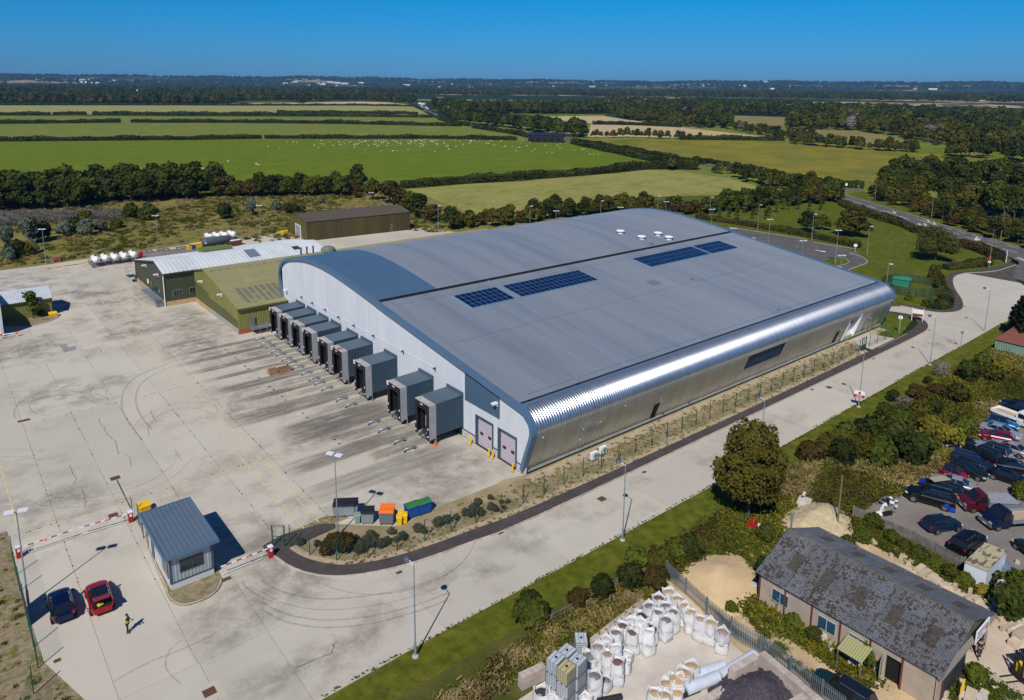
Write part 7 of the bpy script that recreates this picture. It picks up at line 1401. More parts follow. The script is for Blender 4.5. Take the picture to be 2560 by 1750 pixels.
ROW=[(1450,505,2,'sand','rearmost bag by the grey palisade fence'),(1530,575,2,'sand','second bag along the palisade fence'),(1597,640,2,'sand','third bag along the palisade fence'),(1660,702,2,'sand','fourth bag along the palisade fence'),(1750,772,2,'sand','fifth bag along the palisade fence'),(1850,805,2,'sand','sixth bag along the palisade fence'),(1962,888,2,'mixed','front bag of the fence row, full of brown rubble'),
       (1345,560,2,'brown','bag of brown grit left of the rearmost one'),(1420,640,2,'grey','bag of grey grit in the rear block'),(1480,700,2,'grey','grey filled bag behind the fence row'),(1412,772,2,'grey','wide open bag of smooth grey grit with a blue stripe'),(1262,640,2,'grey','grey filled bag at the left rear'),(1325,707,2,'grey','grey filled bag in the second row'),(1200,718,1.6,'dark','bag of black material leaning at the left rear'),(1085,790,1.5,'white','closed white bag folded over at the rear'),(1262,842,1.5,'dark','bag with dark fill in the middle of the block'),(1180,805,2,'white','closed white bag in the middle of the block'),
       (990,832,2,'brown','brown filled bag left of the folded white ones'),(1087,900,2,'brown','open bag of dark brown grit in front'),(1245,905,2,'white','closed tall white bag in front of the middle'),(1150,860,2,'white','closed white bag behind the brown one'),(935,905,2,'grey','greyish bag with slate pieces'),(835,972,2,'white','closed white bag left of the slate one'),(930,1055,2,'white','closed white bag with a drooping top'),(762,1042,2,'mixed','bag with brown lumps at the left'),(862,1112,2,'mixed','bag with mixed lumps left of the centre'),(1035,1100,1,'white','slumped white bag with a blue strap'),(680,1100,1.7,'grey','bag with teal rim beside the caged tanks'),(945,1182,2,'brown','front bag of the left block with brown fill'),(1025,1190,1,'white','low closed bag right of the front one'),(722,1312,2,'grey','grey filled bag right of the caged tank stack'),(830,1352,1,'grey','small old bag with grey powder'),(212,1462,1.3,'dark','leaning bag with black lumps at the lower left'),(312,1482,1.5,'white','tall white bag at the lower left'),(640,1520,1,'white','flattened white bag at the bottom edge'),
       (1670,1215,1.3,'sand','rear bag of the sand filled group by the white rolls'),(1597,1282,1.5,'sand','second bag of the group by the white rolls'),(1517,1335,1.4,'sand','third bag of the group by the white rolls'),(1422,1392,1.2,'sand','fourth bag of the group by the white rolls'),(1300,1482,1.3,'sand','left front bag of the group by the black pipe'),(1402,1502,1.2,'sand','middle front bag by the black pipe'),(1522,1470,1,'sand','right front bag by the black pipe'),(1290,1560,1,'sand','lowest sand bag at the bottom edge')]
for x,y,n,f,l in ROW:
    z=.86 if n>=1.9 else 0.;ht=(z+1.0)if n>=1.9 else n;p=q5(x,y,.85*ht if n<1.9 else 1.8)
    if n>=1.9:bag(p,0,None,'lower white bag under the '+' '.join(l.split()[:9]),1.03)
    bag(p,z,f,l,1.0 if n>=1.9 else max(.85,min(1.25,n*.85)))
# caged tanks
K['cagebar']=mat('cage_bar',(.20,.22,.24),.5,.4);K['ibcw']=mat('pale_plastic_tank',(.50,.55,.60),.4,c2=(.44,.49,.54),ns=2);K['ibcy']=mat('yellowed_plastic_tank',(.50,.42,.20),.5)
def ibc(m):
    t=thing('caged_tank','x','caged tank',(0,0,0),0,'caged liquid tanks');mb=MB();mb.bb(-.56,.56,-.46,.46,.16,1.12);pt_('tank',mb,m,t)
    mb=MB()
    for z in(.16,.34,.53,.72,.91,1.12):mb.path([(-.6,-.5,z),(.6,-.5,z),(.6,.5,z),(-.6,.5,z),(-.6,-.5,z)],.014,4)
    for k in range(7):
        x=-.6+.2*k;[mb.tube((x,s*.5,.14),(x,s*.5,1.13),.012,4)for s in(-1,1)]
    for k in range(6):
        y=-.5+.2*k;[mb.tube((s*.6,y,.14),(s*.6,y,1.13),.012,4)for s in(-1,1)]
    for y in(-.2,.2):mb.tube((-.6,y,1.14),(.6,y,1.14),.02,4)
    pt_('cage',mb,K['cagebar'],t);mb=MB();mb.lathe([(.1,0),(.1,.05)],12,(0,0,1.12));pt_('cap',mb,K['blkp'],t)
    mb=MB()
    for y in(-.42,0,.42):mb.bb(-.6,.6,y-.06,y+.06,.0,.13)
    pt_('pallet',mb,K['wood2'],t);return t
ib=ibc(K['ibcw']);iy=ibc(K['ibcy']);used=[0,0]
cs=[((455,1065),'rear'),((350,1135),'left'),((555,1150),'right'),((452,1222),'front')]
for(q,nm)in cs:
    p=q5(*q,3.45)
    for k in range(3):
        y_=nm=='front' and k==2;src=iy if y_ else ib
        if not used[y_]:o=src;used[y_]=1
        else:o=dup(src)
        o.location=(p.x,p.y,k*1.16);o.rotation_euler=(0,0,rad(12+random.gauss(0,1.5)));o['label']=('yellowed' if y_ else 'pale')+' caged tank, '+['bottom','middle','top'][k]+' of the '+nm+' stack'
o=dup(ib);p=q5(590,1000,.6);o.location=(p.x,p.y,0);o.rotation_euler=(0,0,.9);o['label']='single bent caged tank standing on the kerb of the bag yard'
# rolls and pipes
K['roll']=mat('white_plastic_film',(.58,.62,.70),.3,c2=(.50,.55,.64),ns=1.5)
for a,b,r,m,l in(((1700,1300),(1975,1218),.42,'roll','upper white wrapped roll in the bag yard'),((1600,1450),(1915,1322),.44,'roll','lower white wrapped roll touching the block wall'),((1930,1310),(2265,1110),.40,'roll','right white wrapped roll beside the block wall')):
    p,q=q5(*a,r),q5(*b,r);t=thing('wrapped_roll',l,'roll',(p.x,p.y,0));d=q-p;mb=MB();mb.tube((0,0,r),(d.x,d.y,r),r,18);pt_('film',mb,K['roll'],t,smooth=False);dn=d.normalized();mb=MB();mb.tube((-dn.x*.03,-dn.y*.03,r),(0,0,r),.15,10);pt_('core',mb,K['blkp'],t);mb=MB();mb.tube((-dn.x*.02,-dn.y*.02,r-.2),(-dn.x*.01,-dn.y*.01,r-.2),.1,6);pt_('yellow_label',mb,K['yel'],t)
for a,b,l in(((1480,1545),(1735,1440),'black plastic pipe left of the block wall'),((750,1560),(985,1512),'black plastic pipe at the bottom edge')):
    p,q=q5(*a,.25),q5(*b,.25);t=thing('black_pipe',l,'pipe',(p.x,p.y,0));d=q-p;mb=MB();mb.tube((0,0,.25),(d.x,d.y,.25),.22,14);pt_('pipe',mb,K['blkp'],t,smooth=False)
# block walls with the slate heap
K['lego']=mat('cast_concrete_block',(.50,.42,.36),.9,c2=(.38,.33,.29),ns=1.5,orand=.12)
def blockwall(name,label,a,b,courses,bl=1.2,bw=.6,bh=.6):
    a=Vector(a);b=Vector(b);d=(b-a);L_=d.length;ang=math.atan2(d.y,d.x);t=thing(name,label,'wall',(a.x,a.y,0),ang);n=max(1,int(round(L_/bl)));l=L_/n
    mb=MB();mb.bb(0.01,l-.01,-bw/2,bw/2,0.005,bh-.01);kb=MB();kb.v=mb.v[:];kb.f=mb.f[:];kb.m=mb.m[:]
    for u in(.25,.75):
        for s in(-.12,.12):kb.lathe([(.10,0),(.10,.06),(.07,.08)],8,(l*u,s,bh-.01))
    me=mb.mesh('concrete_block',K['lego']);mk=kb.mesh('concrete_block',K['lego'])
    for c in range(courses):
        for i in range(n):link('concrete_block',mk if c==courses-1 else me,t,(i*l+(l*.5 if c%2 and i<n-1 else 0)*0,random.gauss(0,.012),c*bh))
    return t
c1=q6(160,1240,1.8);c2=q6(-60,1365,1.8);c3=q6(640,1640,1.8);c1.z=c2.z=c3.z=0
blockwall('block_wall','concrete block wall on the right side of the slate bay',c1,c3,3);blockwall('block_wall','concrete block wall on the upper side of the slate bay',c1+Vector((-.65,.1,0)),c2,3)
c4=q6(330,1640,1.8);c5=q6(470,1550,1.8);c4.z=c5.z=0;blockwall('block_wall','short concrete block wall dividing the slate bay',c5,c4,3)
c6=q6(-140,1420,.9);c6.z=0;blockwall('block_wall','low concrete block wall stepping down beside the white rolls',c2+Vector((-.7,0,0)),c2+Vector((-3.1,.3,0)),1)
lk=[q5(*q)for q in((700,1010),(900,850),(1080,720),(1200,625))]
blockwall('block_wall','low sandy block kerb along the back of the bag yard',(lk[0].x,lk[0].y,0),(lk[3].x,lk[3].y,0),1,1.2,.6,.45);lk2=[q5(0,1440),q5(230,1330)];blockwall('block_wall','low block wall at the lower left behind the caged tanks',(lk2[0].x,lk2[0].y,0),(lk2[1].x,lk2[1].y,0),2)
def heap(name,label,cx,cy,rx,ry,h,m,seed=0,n=26,rough=.06,rz=0):
    g=random.Random(seed);t=thing(name,label,'heap',(cx,cy,0),rz);mb=MB();vs=[]
    for j in range(n+1):
        for i in range(n+1):
            x,y=-1+2*i/n,-1+2*j/n;r=math.sqrt(x*x+y*y);z=max(0,1-r**1.25)*h*(1+.12*math.sin(x*5+seed)+.1*math.cos(y*6))+g.uniform(-rough,rough)*h*(r<1)-.05*(r>=1);vs.append((x*rx,y*ry,max(z,-.05)))
    mb.add(vs,[(j*(n+1)+i,j*(n+1)+i+1,(j+1)*(n+1)+i+1,(j+1)*(n+1)+i)for j in range(n)for i in range(n)]);pt_('pile',mb,m,t,smooth=True);return t
K['slate']=mat('purple_slate_chips',(.045,.036,.052),.85,c2=(.11,.095,.12),ns=7,bump=1,bs=14)
p=q6(150,1560,.5);heap('slate_heap','dark purple slate heap inside the block wall bay',p.x,p.y,4.2,3.6,1.9,K['slate'],3,40,.07)
K['sandh']=mat('pale_sand_heap',(.66,.49,.28),.95,c2=(.58,.43,.25),ns=1.2,bump=.5,bs=10)
p=q5(1920,400);heap('sand_heap','wide pale sand heap behind the palisade fence',p.x,p.y,5.2,3.6,1.1,K['sandh'],1,24,.03,.4);p=q6(540,320);heap('rubble_heap','pale chalky heap behind the dark roofed shed',p.x,p.y,5.0,3.4,1.8,mat('chalk_rubble',(.62,.50,.32),.95,c2=(.45,.38,.22),ns=2,bump=1,bs=6),5,24,.1)
# palisade fence, every pale an object
K['pale']=mat('palisade_steel',(.26,.32,.35),.5,.5,orand=.08)
pf=[q5(1410,365),q5(1600,545),q5(1810,745),q5(2110,985),q6(200,1290),q6(500,1530),q6(760,1730)];S=[0]
for a,b in zip(pf[:-1],pf[1:]):S.append(S[-1]+(b-a).length)
t=thing('palisade_fence','grey steel palisade fence between the bag yard and the sand track','fence',(pf[0].x,pf[0].y,0));n=int(S[-1]/.155);mb=MB();mb.bb(-.035,.035,-.01,.01,.05,1.75);mb.add([(-.035,-.01,1.75),(.035,-.01,1.75),(0,0,1.85),(-.035,.01,1.75),(.035,.01,1.75)],[(0,1,2),(4,3,2),(1,4,2),(3,0,2)]);me=mb.mesh('pale',K['pale'])
def along(s):
    for i in range(len(pf)-1):
        if s<=S[i+1]or i==len(pf)-2:a,b=pf[i],pf[i+1];return a.lerp(b,(s-S[i])/(S[i+1]-S[i])),math.atan2(b.y-a.y,b.x-a.x)
n=min(n,290)
for i in range(n):p,ang=along(S[-1]*i/n);link('pale',me,t,(p.x-pf[0].x,p.y-pf[0].y,0),ang)
mb=MB()
for z in(.4,1.4):
    for i in range(len(pf)-1):a,b=pf[i]-pf[0],pf[i+1]-pf[0];mb.tube((a.x+.05,a.y,z),(b.x+.05,b.y,z),.028,4)
pt_('rail',mb,K['pale'],t);mb=MB();mb.bb(-.06,.06,-.06,.06,0,1.75);me=mb.mesh('fence_post',K['pale'])
for i in range(int(S[-1]/2.75)+1):p,ang=along(min(S[-1],i*2.75));link('fence_post',me,t,(p.x-pf[0].x+.1,p.y-pf[0].y,0),ang)
# ================================================================ long dark roofed shed
K['asb']=mat('mossy_cement_sheet',(.135,.14,.155),.85,c2=(.048,.042,.038),ns=2.9,nd=9,lo=.50,hi=.60,c3=(.12,.13,.15),ns3=.5,orand=.12,bump=.7,bs=12);K['asb2']=mat('stained_cement_sheet',(.10,.105,.12),.85,c2=(.13,.145,.17),ns=.9,nd=8,orand=.12,bump=.5,bs=12,stretch=(1,3,1));K['dirtyrl']=mat('dirty_rooflight',(.085,.078,.062),.7,c2=(.06,.055,.045),ns=3)
K['tanwall']=mat('tan_cement_wall',(.42,.34,.26),.85,c2=(.34,.28,.22),ns=.8,orand=.06);K['blackwall']=mat('black_board_wall',(.018,.02,.026),.7,c2=(.035,.04,.05),ns=1.2);K['rustp']=mat('rusty_post',(.13,.035,.025),.8)
SX0,SX1,SY0,SY1,se,sr=53.75,63.9,16.2,30.8,3.0,5.15;xm=58.6
sh=thing('workshop_shed','long workshop shed with mossy dark corrugated roof and skylight strips','shed',(SX0,SY0,0));
nb=11;bw_=(SY1-SY0+.8)/nb
def sheetm(x0,x1,z0,z1,wd,m,name):
    mb=MB();k=9;vs=[]
    for i in range(k*2+1):y=wd*i/(k*2);d=.045*(i%2);vs+=[(x0,y,z0+d),(x1,y,z1+d)]
    f=[(2*i,2*i+2,2*i+3,2*i+1)if x1<x0 else(2*i,2*i+1,2*i+3,2*i+2)for i in range(k*2)]
    mb.add(vs,[q[::-1]for q in f]);return mb.mesh(name,m)
for side in(0,1):
    xe,x_r=(SX0-.35,xm)if side==0 else(SX1+.35,xm);cuts=3
    for j in range(nb):
        for c in range(cuts):
            a,b=c/cuts,(c+1)/cuts+.01;za,zb_=se+(sr-se)*a,se+(sr-se)*b;xa,xb=xe+(x_r-xe)*a,xe+(x_r-xe)*b
            rl=(c==1 and j in(1,3,5,7,9));m=K['dirtyrl']if rl else(K['asb']if side==0 else K['asb2']);key=('s',side,c,rl)
            if key not in KM:KM[key]=sheetm(xa-xe,xb-xe,za,zb_,bw_-.015 if not rl else bw_*.62,m,'skylight_strip' if rl else 'roof_sheet')
            link('skylight_strip' if rl else 'roof_sheet',KM[key],sh,(xe-SX0,-.4+j*bw_+random.gauss(0,.01),.012*c+random.gauss(0,.008)))
            if rl:
                key=('r',side,c)
                if key not in KM:KM[key]=sheetm(xa-xe,xb-xe,za,zb_,bw_*.37,K['asb']if side==0 else K['asb2'],'roof_sheet')
                link('roof_sheet',KM[key],sh,(xe-SX0,-.4+j*bw_+bw_*.63,.012*c))
mb=MB();mb.ext([(xm-.28,sr-.1),(xm,sr+.06),(xm+.28,sr-.1)],SY0-.45,SY1+.45,'y',closed=False);pt_('ridge_cap',mb,mat('mossy_ridge',(.11,.10,.05),.9),sh,True)
mb=MB()
for k in range(1300):
    x=random.uniform(SX0-.2,xm-.05);y=random.uniform(SY0-.3,SY1+.3);u=(x-SX0+.35)/(xm-SX0+.35);z=se+(sr-se)*u+.05;s=random.uniform(.02,.085)*(1+.8*(math.sin(y*1.3)*math.sin(x*2)>.1));mb.box((x,y,z),(s*1.4,s*1.7,s*.55),random.random()*3,taper=.5)
o=pt_('moss_clumps',mb,mat('dark_moss',(.035,.026,.02),1,c2=(.07,.055,.045),ns=6),sh,True);o['kind']='stuff'
for i in range(6):                                           # west wall panels between rusty posts
    y0,y1=SY1-(SY1-SY0)*i/6,SY1-(SY1-SY0)*(i+1)/6;mb=MB();
    if i==4:mb.bb(SX0,SX0+.12,y1+1.2,y0-.06,0,se-.02);mb.bb(SX0,SX0+.12,y1+.06,y1+1.2,2.2,se-.02)
    else:mb.bb(SX0,SX0+.12,y1+.06,y0-.06,0,se-.02)
    pt_('wall_panel',mb,K['tanwall'],sh,True);mb=MB();mb.bb(SX0-.09,SX0+.03,y0-.07,y0+.05,0,se);pt_('post',mb,K['rustp'],sh,True)
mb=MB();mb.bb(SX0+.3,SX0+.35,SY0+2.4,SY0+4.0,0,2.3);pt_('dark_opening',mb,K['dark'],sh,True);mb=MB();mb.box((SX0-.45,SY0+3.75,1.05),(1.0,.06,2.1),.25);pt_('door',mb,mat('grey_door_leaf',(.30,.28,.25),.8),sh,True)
for i,yy in enumerate((SY1-2.0,SY1-6.2,SY1-8.8)):
    mb=MB();mb.bb(SX0-.05,SX0+.01,yy-.8,yy+.8,1.1,2.3);f_=pt_('window',mb,K['plinth'],sh,True)
    for k in range(2):mb=MB();mb.bb(SX0-.07,SX0-.05,yy-.72+k*.76,yy-.04+k*.76,1.2,2.2);pt_('pane',mb,K['bluglass'],f_,True)
mb=MB();mb.add([(SX0,SY0,se),(SX1,SY0,se),(xm,SY0,sr-.12)],[(0,1,2)]);pt_('gable_infill',mb,mat('grey_brown_gable',(.15,.135,.115),.85,c2=(.11,.10,.09),ns=1),sh,True)
mb=MB();mb.bb(SX0+1.0,SX0+5.6,SY0,SY0+.12,0,1.9);pt_('lower_wall',mb,K['blackwall'],sh,True);mb=MB();mb.bb(SX0+1.0,SX0+5.6,SY0,SY0+.12,1.905,se-.05);pt_('upper_wall',mb,mat('pale_blue_wall',(.27,.33,.38),.8),sh,True);mb=MB();mb.bb(SX0,SX0+1.0,SY0,SY0+.12,0,se);mb.bb(SX1-.9,SX1,SY0,SY0+.12,0,se);pt_('corner_wall',mb,K['tanwall'],sh,True)
mb=MB();mb.bb(SX0+.95,SX0+1.1,SY0-.06,SY0-.005,0,se);mb.bb(SX1-1.0,SX1-.86,SY0-.06,SY0-.005,0,se);pt_('post',mb,K['rustp'],sh,True);mb=MB();mb.bb(SX0-.3,SX1+.3,SY0-.42,SY0-.05,se-.1,se+.06);pt_('eave_board',mb,mat('pale_eave_board',(.24,.22,.20),.8),sh,True)
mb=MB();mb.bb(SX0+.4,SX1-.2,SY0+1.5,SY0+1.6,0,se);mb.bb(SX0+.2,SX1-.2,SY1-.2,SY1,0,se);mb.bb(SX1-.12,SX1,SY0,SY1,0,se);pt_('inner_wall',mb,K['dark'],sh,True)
sgn=thing('shop_sign','white sign board with dark lettering and a small orange picture on the shed gable','sign',(59.35,SY0-.5,3.0));mb=MB();mb.bb(0,2.6,-.04,.04,0,1.0);pt_('board',mb,K['whitep'],sgn);mb=MB();mb.bb(1.75,2.35,-.055,-.042,.25,.52);pt_('picture',mb,mat('orange_picture',(.45,.14,.06),.6),sgn)
ink=mat('blue_black_ink',(.03,.03,.09),.6)
def word(txt,x,z,s,parent,m,name='lettering',rx=math.pi/2,y=-.048):
    c=bpy.data.curves.new(name,'FONT');c.body=txt;c.size=s;c.extrude=.004;c.materials.append(m);o=bpy.data.objects.new(name,c);col.objects.link(o);me=bpy.data.meshes.new_from_object(o);bpy.data.objects.remove(o);o=link(name,me,parent);o.location=(x,y,z);o.rotation_euler=(rx,0,0);return o
for txt,x,z in(('Monumental & Stone',.12,.62),('Fire places',.12,.28)):word(txt,x,z,.26,sgn,ink)
pt=thing('lean_to_canopy','small corrugated yellowish canopy on timber legs against the shed wall','canopy',(SX0-1.9,SY0+4.6,0));mb=MB();vs=[]
for i in range(21):y=2.0*i/20;d=.04*(i%2);vs+=[(0,y,1.75+d),(1.7,y,2.15+d)]
mb.add(vs,[(2*i,2*i+1,2*i+3,2*i+2)for i in range(20)]);pt_('roof',mb,mat('yellowed_corrugated',(.34,.33,.16),.7),pt)
for y in(.1,1.9):mb=MB();mb.tube((.1,y,0),(.1,y,1.75),.05,5);pt_('leg',mb,K['wood2'],pt)
# slabs, benches and stone pieces
K['stone']=mat('cream_cut_stone',(.56,.46,.34),.9,c2=(.46,.38,.29),ns=2,orand=.15);K['stonew']=mat('pale_cut_stone',(.60,.56,.50),.9,c2=(.50,.46,.41),ns=2,orand=.12)
p=q6(488,1010);t=thing('slab_pallet','square stack of pale stone slabs on a blue pallet by the shed','stack',(p.x,p.y,0),.15);mb=MB();mb.bb(-.6,.6,-.5,.5,0,.14);pt_('pallet',mb,mat('blue_pallet',(.04,.12,.33),.7),t)
for k in range(6):mb=MB();mb.box((random.gauss(0,.02),random.gauss(0,.02),.2+k*.13),(1.1,.95,.11),random.gauss(0,.04));pt_('slab',mb,K['stonew'],t)
p=q6(1895,590)if 0 else q6(700,1150);t=thing('stone_bench','long stone work bench with slabs along the shed wall','bench',(p.x,p.y,0),-1.25)
mb=MB();mb.bb(-1.6,1.6,-.5,.5,.75,.87);pt_('bench_top',mb,K['stonew'],t)
for x in(-1.4,0,1.4):mb=MB();mb.bb(x-.12,x+.12,-.4,.4,0,.75);pt_('leg',mb,K['wood2'],t)
p=q6(585,1160);t=thing('slab_stack','leaning stack of pale slabs left of the bench','stack',(p.x,p.y,0),.4)
for k in range(7):mb=MB();mb.box((0,0,.08+k*.12),(.9,.7,.1),k*.04);pt_('slab',mb,K['stonew'],t)
def stone(pp,d,rz,l,m='stone'):
    t=thing('stone_block',l,'stone block',(pp.x,pp.y,0),rz,'cut stone blocks around the shed');mb=MB();a,b,c=d;g=.04;mb.add([(-a/2,-b/2,0),(a/2,-b/2+g,0),(a/2,b/2,0),(-a/2+g,b/2,0),(-a/2+g,-b/2+g,c),(a/2-g,-b/2+g,c*.96),(a/2-g*2,b/2-g,c),(-a/2+g,b/2-g,c*.97)],[(3,2,1,0),(4,5,6,7),(0,1,5,4),(1,2,6,5),(2,3,7,6),(3,0,4,7)]);pt_('block',mb,K[m],t)
for i,(x,y,a,b,c,rz)in enumerate(((1300,650,1.5,.6,.35,-.1),(1335,680,1.5,.6,.35,-.2),(1390,712,1.2,.6,.35,-.1),(1420,742,1.2,.6,.35,-.2),(1490,775,1.4,.7,.3,-.8),(1550,790,.5,.4,.6,0),(1180,565,.9,.7,.3,.2),(1130,510,.6,.5,.3,.4),(1090,552,.5,.4,.3,.7),(960,450,1.1,.4,.3,.9),(1660,830,.35,.35,.7,0),(1690,855,1.9,.35,.3,-.55),(1740,880,1.4,.35,.3,-.6),(1240,590,.7,.5,.25,0),(1215,610,.5,.5,.3,.5),(2000,600,.4,.4,.3,.5))):
    stone(q6(x,y),(a,b,c),rz,'cream stone piece behind the shed, number '+['one nearest the cubes','two'][0]if 0 else 'cream cut stone piece lying in the row between the shed roof and the timber fence')
fs=[(1940,1070,2.0,.3,.5,-.3),(1985,1090,1.8,.3,.4,-.25),(1900,1000,.8,.5,.5,.3),(1910,1015,1.2,.5,.3,-.6),(2000,1180,1.8,.7,.5,-.2),(2035,1150,1.9,.8,.8,-.2),(2040,1250,1.2,.3,.2,-.8),(1630,1540,.9,.6,.3,.3),(1680,1560,.8,.5,.3,.9),(1760,1560,.7,.6,.4,0),(1480,1560,.5,.5,.4,0),(1600,1470,.5,.4,.3,.5),(1640,1400,.5,.25,.7,.2),(1790,1440,.6,.5,.3,0),(1840,1450,.7,.5,.3,1),(1710,1380,.5,.4,.3,0),(1450,1540,.5,.3,.5,0),(1660,1600,1.8,.8,.6,.2),(1740,1620,1.0,.8,.6,.4),(1620,1590,.8,.8,.5,.1),(1850,1510,.7,.3,.2,-.7)]
for(x,y,a,b,c,rz)in fs:stone(q6(x,y),(a,b,c),rz,'pale cut stone block lying on the forecourt in front of the shed',random.choice(['stone','stonew']))
for(x,y,a,b,c,rz)in((640,1210,.5,.4,.5,0),(700,1260,1.4,.4,.4,-1.0),(760,1290,.6,.5,.4,0),(830,1345,1.1,.8,.6,-1.2),(920,1440,.5,.4,.3,0),(990,1490,.5,.4,.35,.4),(1010,1430,.8,.6,.2,.4),(110,770,1.2,.6,.35,-.8)):stone(q6(x,y),(a,b,c),rz,'pale stone piece lying along the overgrown wall of the shed','stonew')
p=q6(460,200);t=thing('stone_pedestal','white cut stones stacked on a dark pallet behind the chalky heap','stack',(p.x,p.y,0),.3)
for dx,dy,z,a,b,c in((0,0,0,1.6,1.3,.9),(-.1,0,.9,1.2,.9,.15),(.1,.1,1.05,.2,.2,.5),(.1,.1,1.55,.8,.3,.1),(-.8,-.8,0,.9,.5,.6)):mb=MB();mb.box((dx,dy,z+c/2),(a,b,c));pt_('block',mb,K['stonew'],t)
p=q6(90,340);t=thing('red_trailer','small red slatted frame lying in the grass','frame',(p.x,p.y,0),.2)
for k in range(5):mb=MB();mb.box((-.8+k*.4,0,.5),(.28,1.0,.05));pt_('red_slat',mb,K['red'],t)
mb=MB();mb.box((0,-.7,.3),(.5,.3,.5),.3);pt_('white_box',mb,K['whitep'],t)
p=q6(700,350);t=thing('timber_pole','thin weathered telegraph pole behind the dark shed roof','pole',(p.x,p.y,0));mb=MB();mb.tube((0,0,0),(0,0,6.0),.11,7,.08);pt_('pole',mb,mat('pole_wood',(.17,.16,.09),.9),t)
p=q6(438,392,0);t=thing('roof_flue','short grey flue rising behind the shed ridge end','flue',(59.2,31.3,0));mb=MB();mb.tube((0,0,0),(0,0,6.2),.09,8);mb.lathe([(.14,6.2),(.16,6.35),(.05,6.4)],10);pt_('flue',mb,K['galv'],t)
# timber fence, cubicle, white cabin
t=thing('timber_fence','long weathered horizontal board fence between the car park and the shed','fence',(73.2,32.3,0));tf=[Vector((73.3,32.0,0)),Vector((73.6,26.0,0)),Vector((72.9,21.4,0)),Vector((72.4,15.0,0)),Vector((72.1,9,0))];kk=0
for a,b in zip(tf[:-1],tf[1:]):
    n=max(1,round((b-a).length/2.4));
    for i in range(n):
        p,q=a.lerp(b,i/n),a.lerp(b,(i+1)/n);ang=math.atan2(q.y-p.y,q.x-p.x);l=(q-p).length
        for k in range(8):
            key=('bd',round(l,1))
            if key not in KM:mb=MB();mb.bb(0,l-.02,-.015,.015,0,.15);KM[key]=mb.mesh('board',K['wood2'])
            o=link('board',KM[key],t,(p.x-73.2,p.y-32.3,.08+k*.165));o.rotation_euler=(0,random.gauss(0,.004),ang)
        mb=MB();mb.bb(-.06,.06,-.08,.04,0,1.45);o=pt_('post',mb,K['wood2'],t);o.location=(p.x-73.2,p.y-32.3,0);o.rotation_euler=(0,0,ang)
pa,pb2,pc=q6(1790,690,0),q6(1625,610,0),q6(1905,580,0);t=thing('white_cabin','white flat roofed cabin with camouflage patterned roof in the car park','cabin',(74.6,16.8,0));
r1,r2,r3=q6(1785,655,2.3),q6(1625,590,2.3),q6(1925,515,2.3);r4=r2+(r3-r1);mb=MB();P4=[(r.x,r.y)for r in(r1,r3,r4,r2)];mb.prism(P4,0,2.22);pt_('walls',mb,mat('cool_white_wall',(.58,.64,.72),.6),t,True);mb=MB();mb.prism([(p[0]+(p[0]-(r1.x+r4.x)/2)*.03,p[1]+(p[1]-(r1.y+r4.y)/2)*.03)for p in P4],2.22,2.34);pt_('roof',mb,mat('patchy_felt_roof',(.42,.38,.24),.9,c2=(.13,.11,.08),ns=1.8,nd=3,lo=.52,hi=.56,stretch=(.6,1.6,1)),t,True)
p=q6(1880,915);t=thing('portable_toilet','blue portable cubicle with white domed roof','cubicle',(p.x,p.y,0),.1);mb=MB();mb.box((0,0,1.0),(1.1,1.1,2.0));pt_('walls',mb,mat('cyan_blue_plastic',(.01,.22,.45),.5),t);mb=MB();mb.loft([[(x,-.58,2.0),(x,-.5,2.15),(x,-.2,2.33),(x,.2,2.33),(x,.5,2.15),(x,.58,2.0)]for x in(-.58,.58)]);pt_('roof',mb,K['whitep'],t);mb=MB();mb.box((-.56,0,.95),(.03,.75,1.75));pt_('door',mb,mat('cubicle_door_blue',(.01,.14,.34),.5),t)
for(x,y,z,a,b,rz,m,l)in((1930,700,1.0,2.6,1.1,.9,'galv','grey metal container lid beside the white cabin'),(2020,740,.6,1.6,2.2,.9,'dkgrey','dark trailer at the right edge beside the white cabin')):p=q6(x,y);t=thing('trailer',l,'trailer',(p.x,p.y,0),rz);mb=MB();mb.box((0,0,z*.6),(a,b,z*.8));pt_('body',mb,K[m],t);mb=MB();mb.box((0,0,z*1.02),(a*1.04,b*1.04,.05));pt_('lid',mb,K['galv'],t)
p=zb_=G(2280+.1888*480,1450+.1888*1500);t=thing('pedestrian_barrier','yellow pedestrian barrier frame standing by the shed gable','barrier',(56.35,15.3,0),.1);mb=MB();mb.path([(-.5,0,0),(-.5,0,1.25),(.5,0,1.45),(.5,0,0)],.035,5);mb.tube((-.5,0,.75),(.5,0,.8),.03,5)
for k in range(1,7):mb.tube((-.5+k*.14,0,.75),(-.5+k*.14,0,1.25+.028*k),.022,4)
pt_('frame',mb,K['yel'],t)
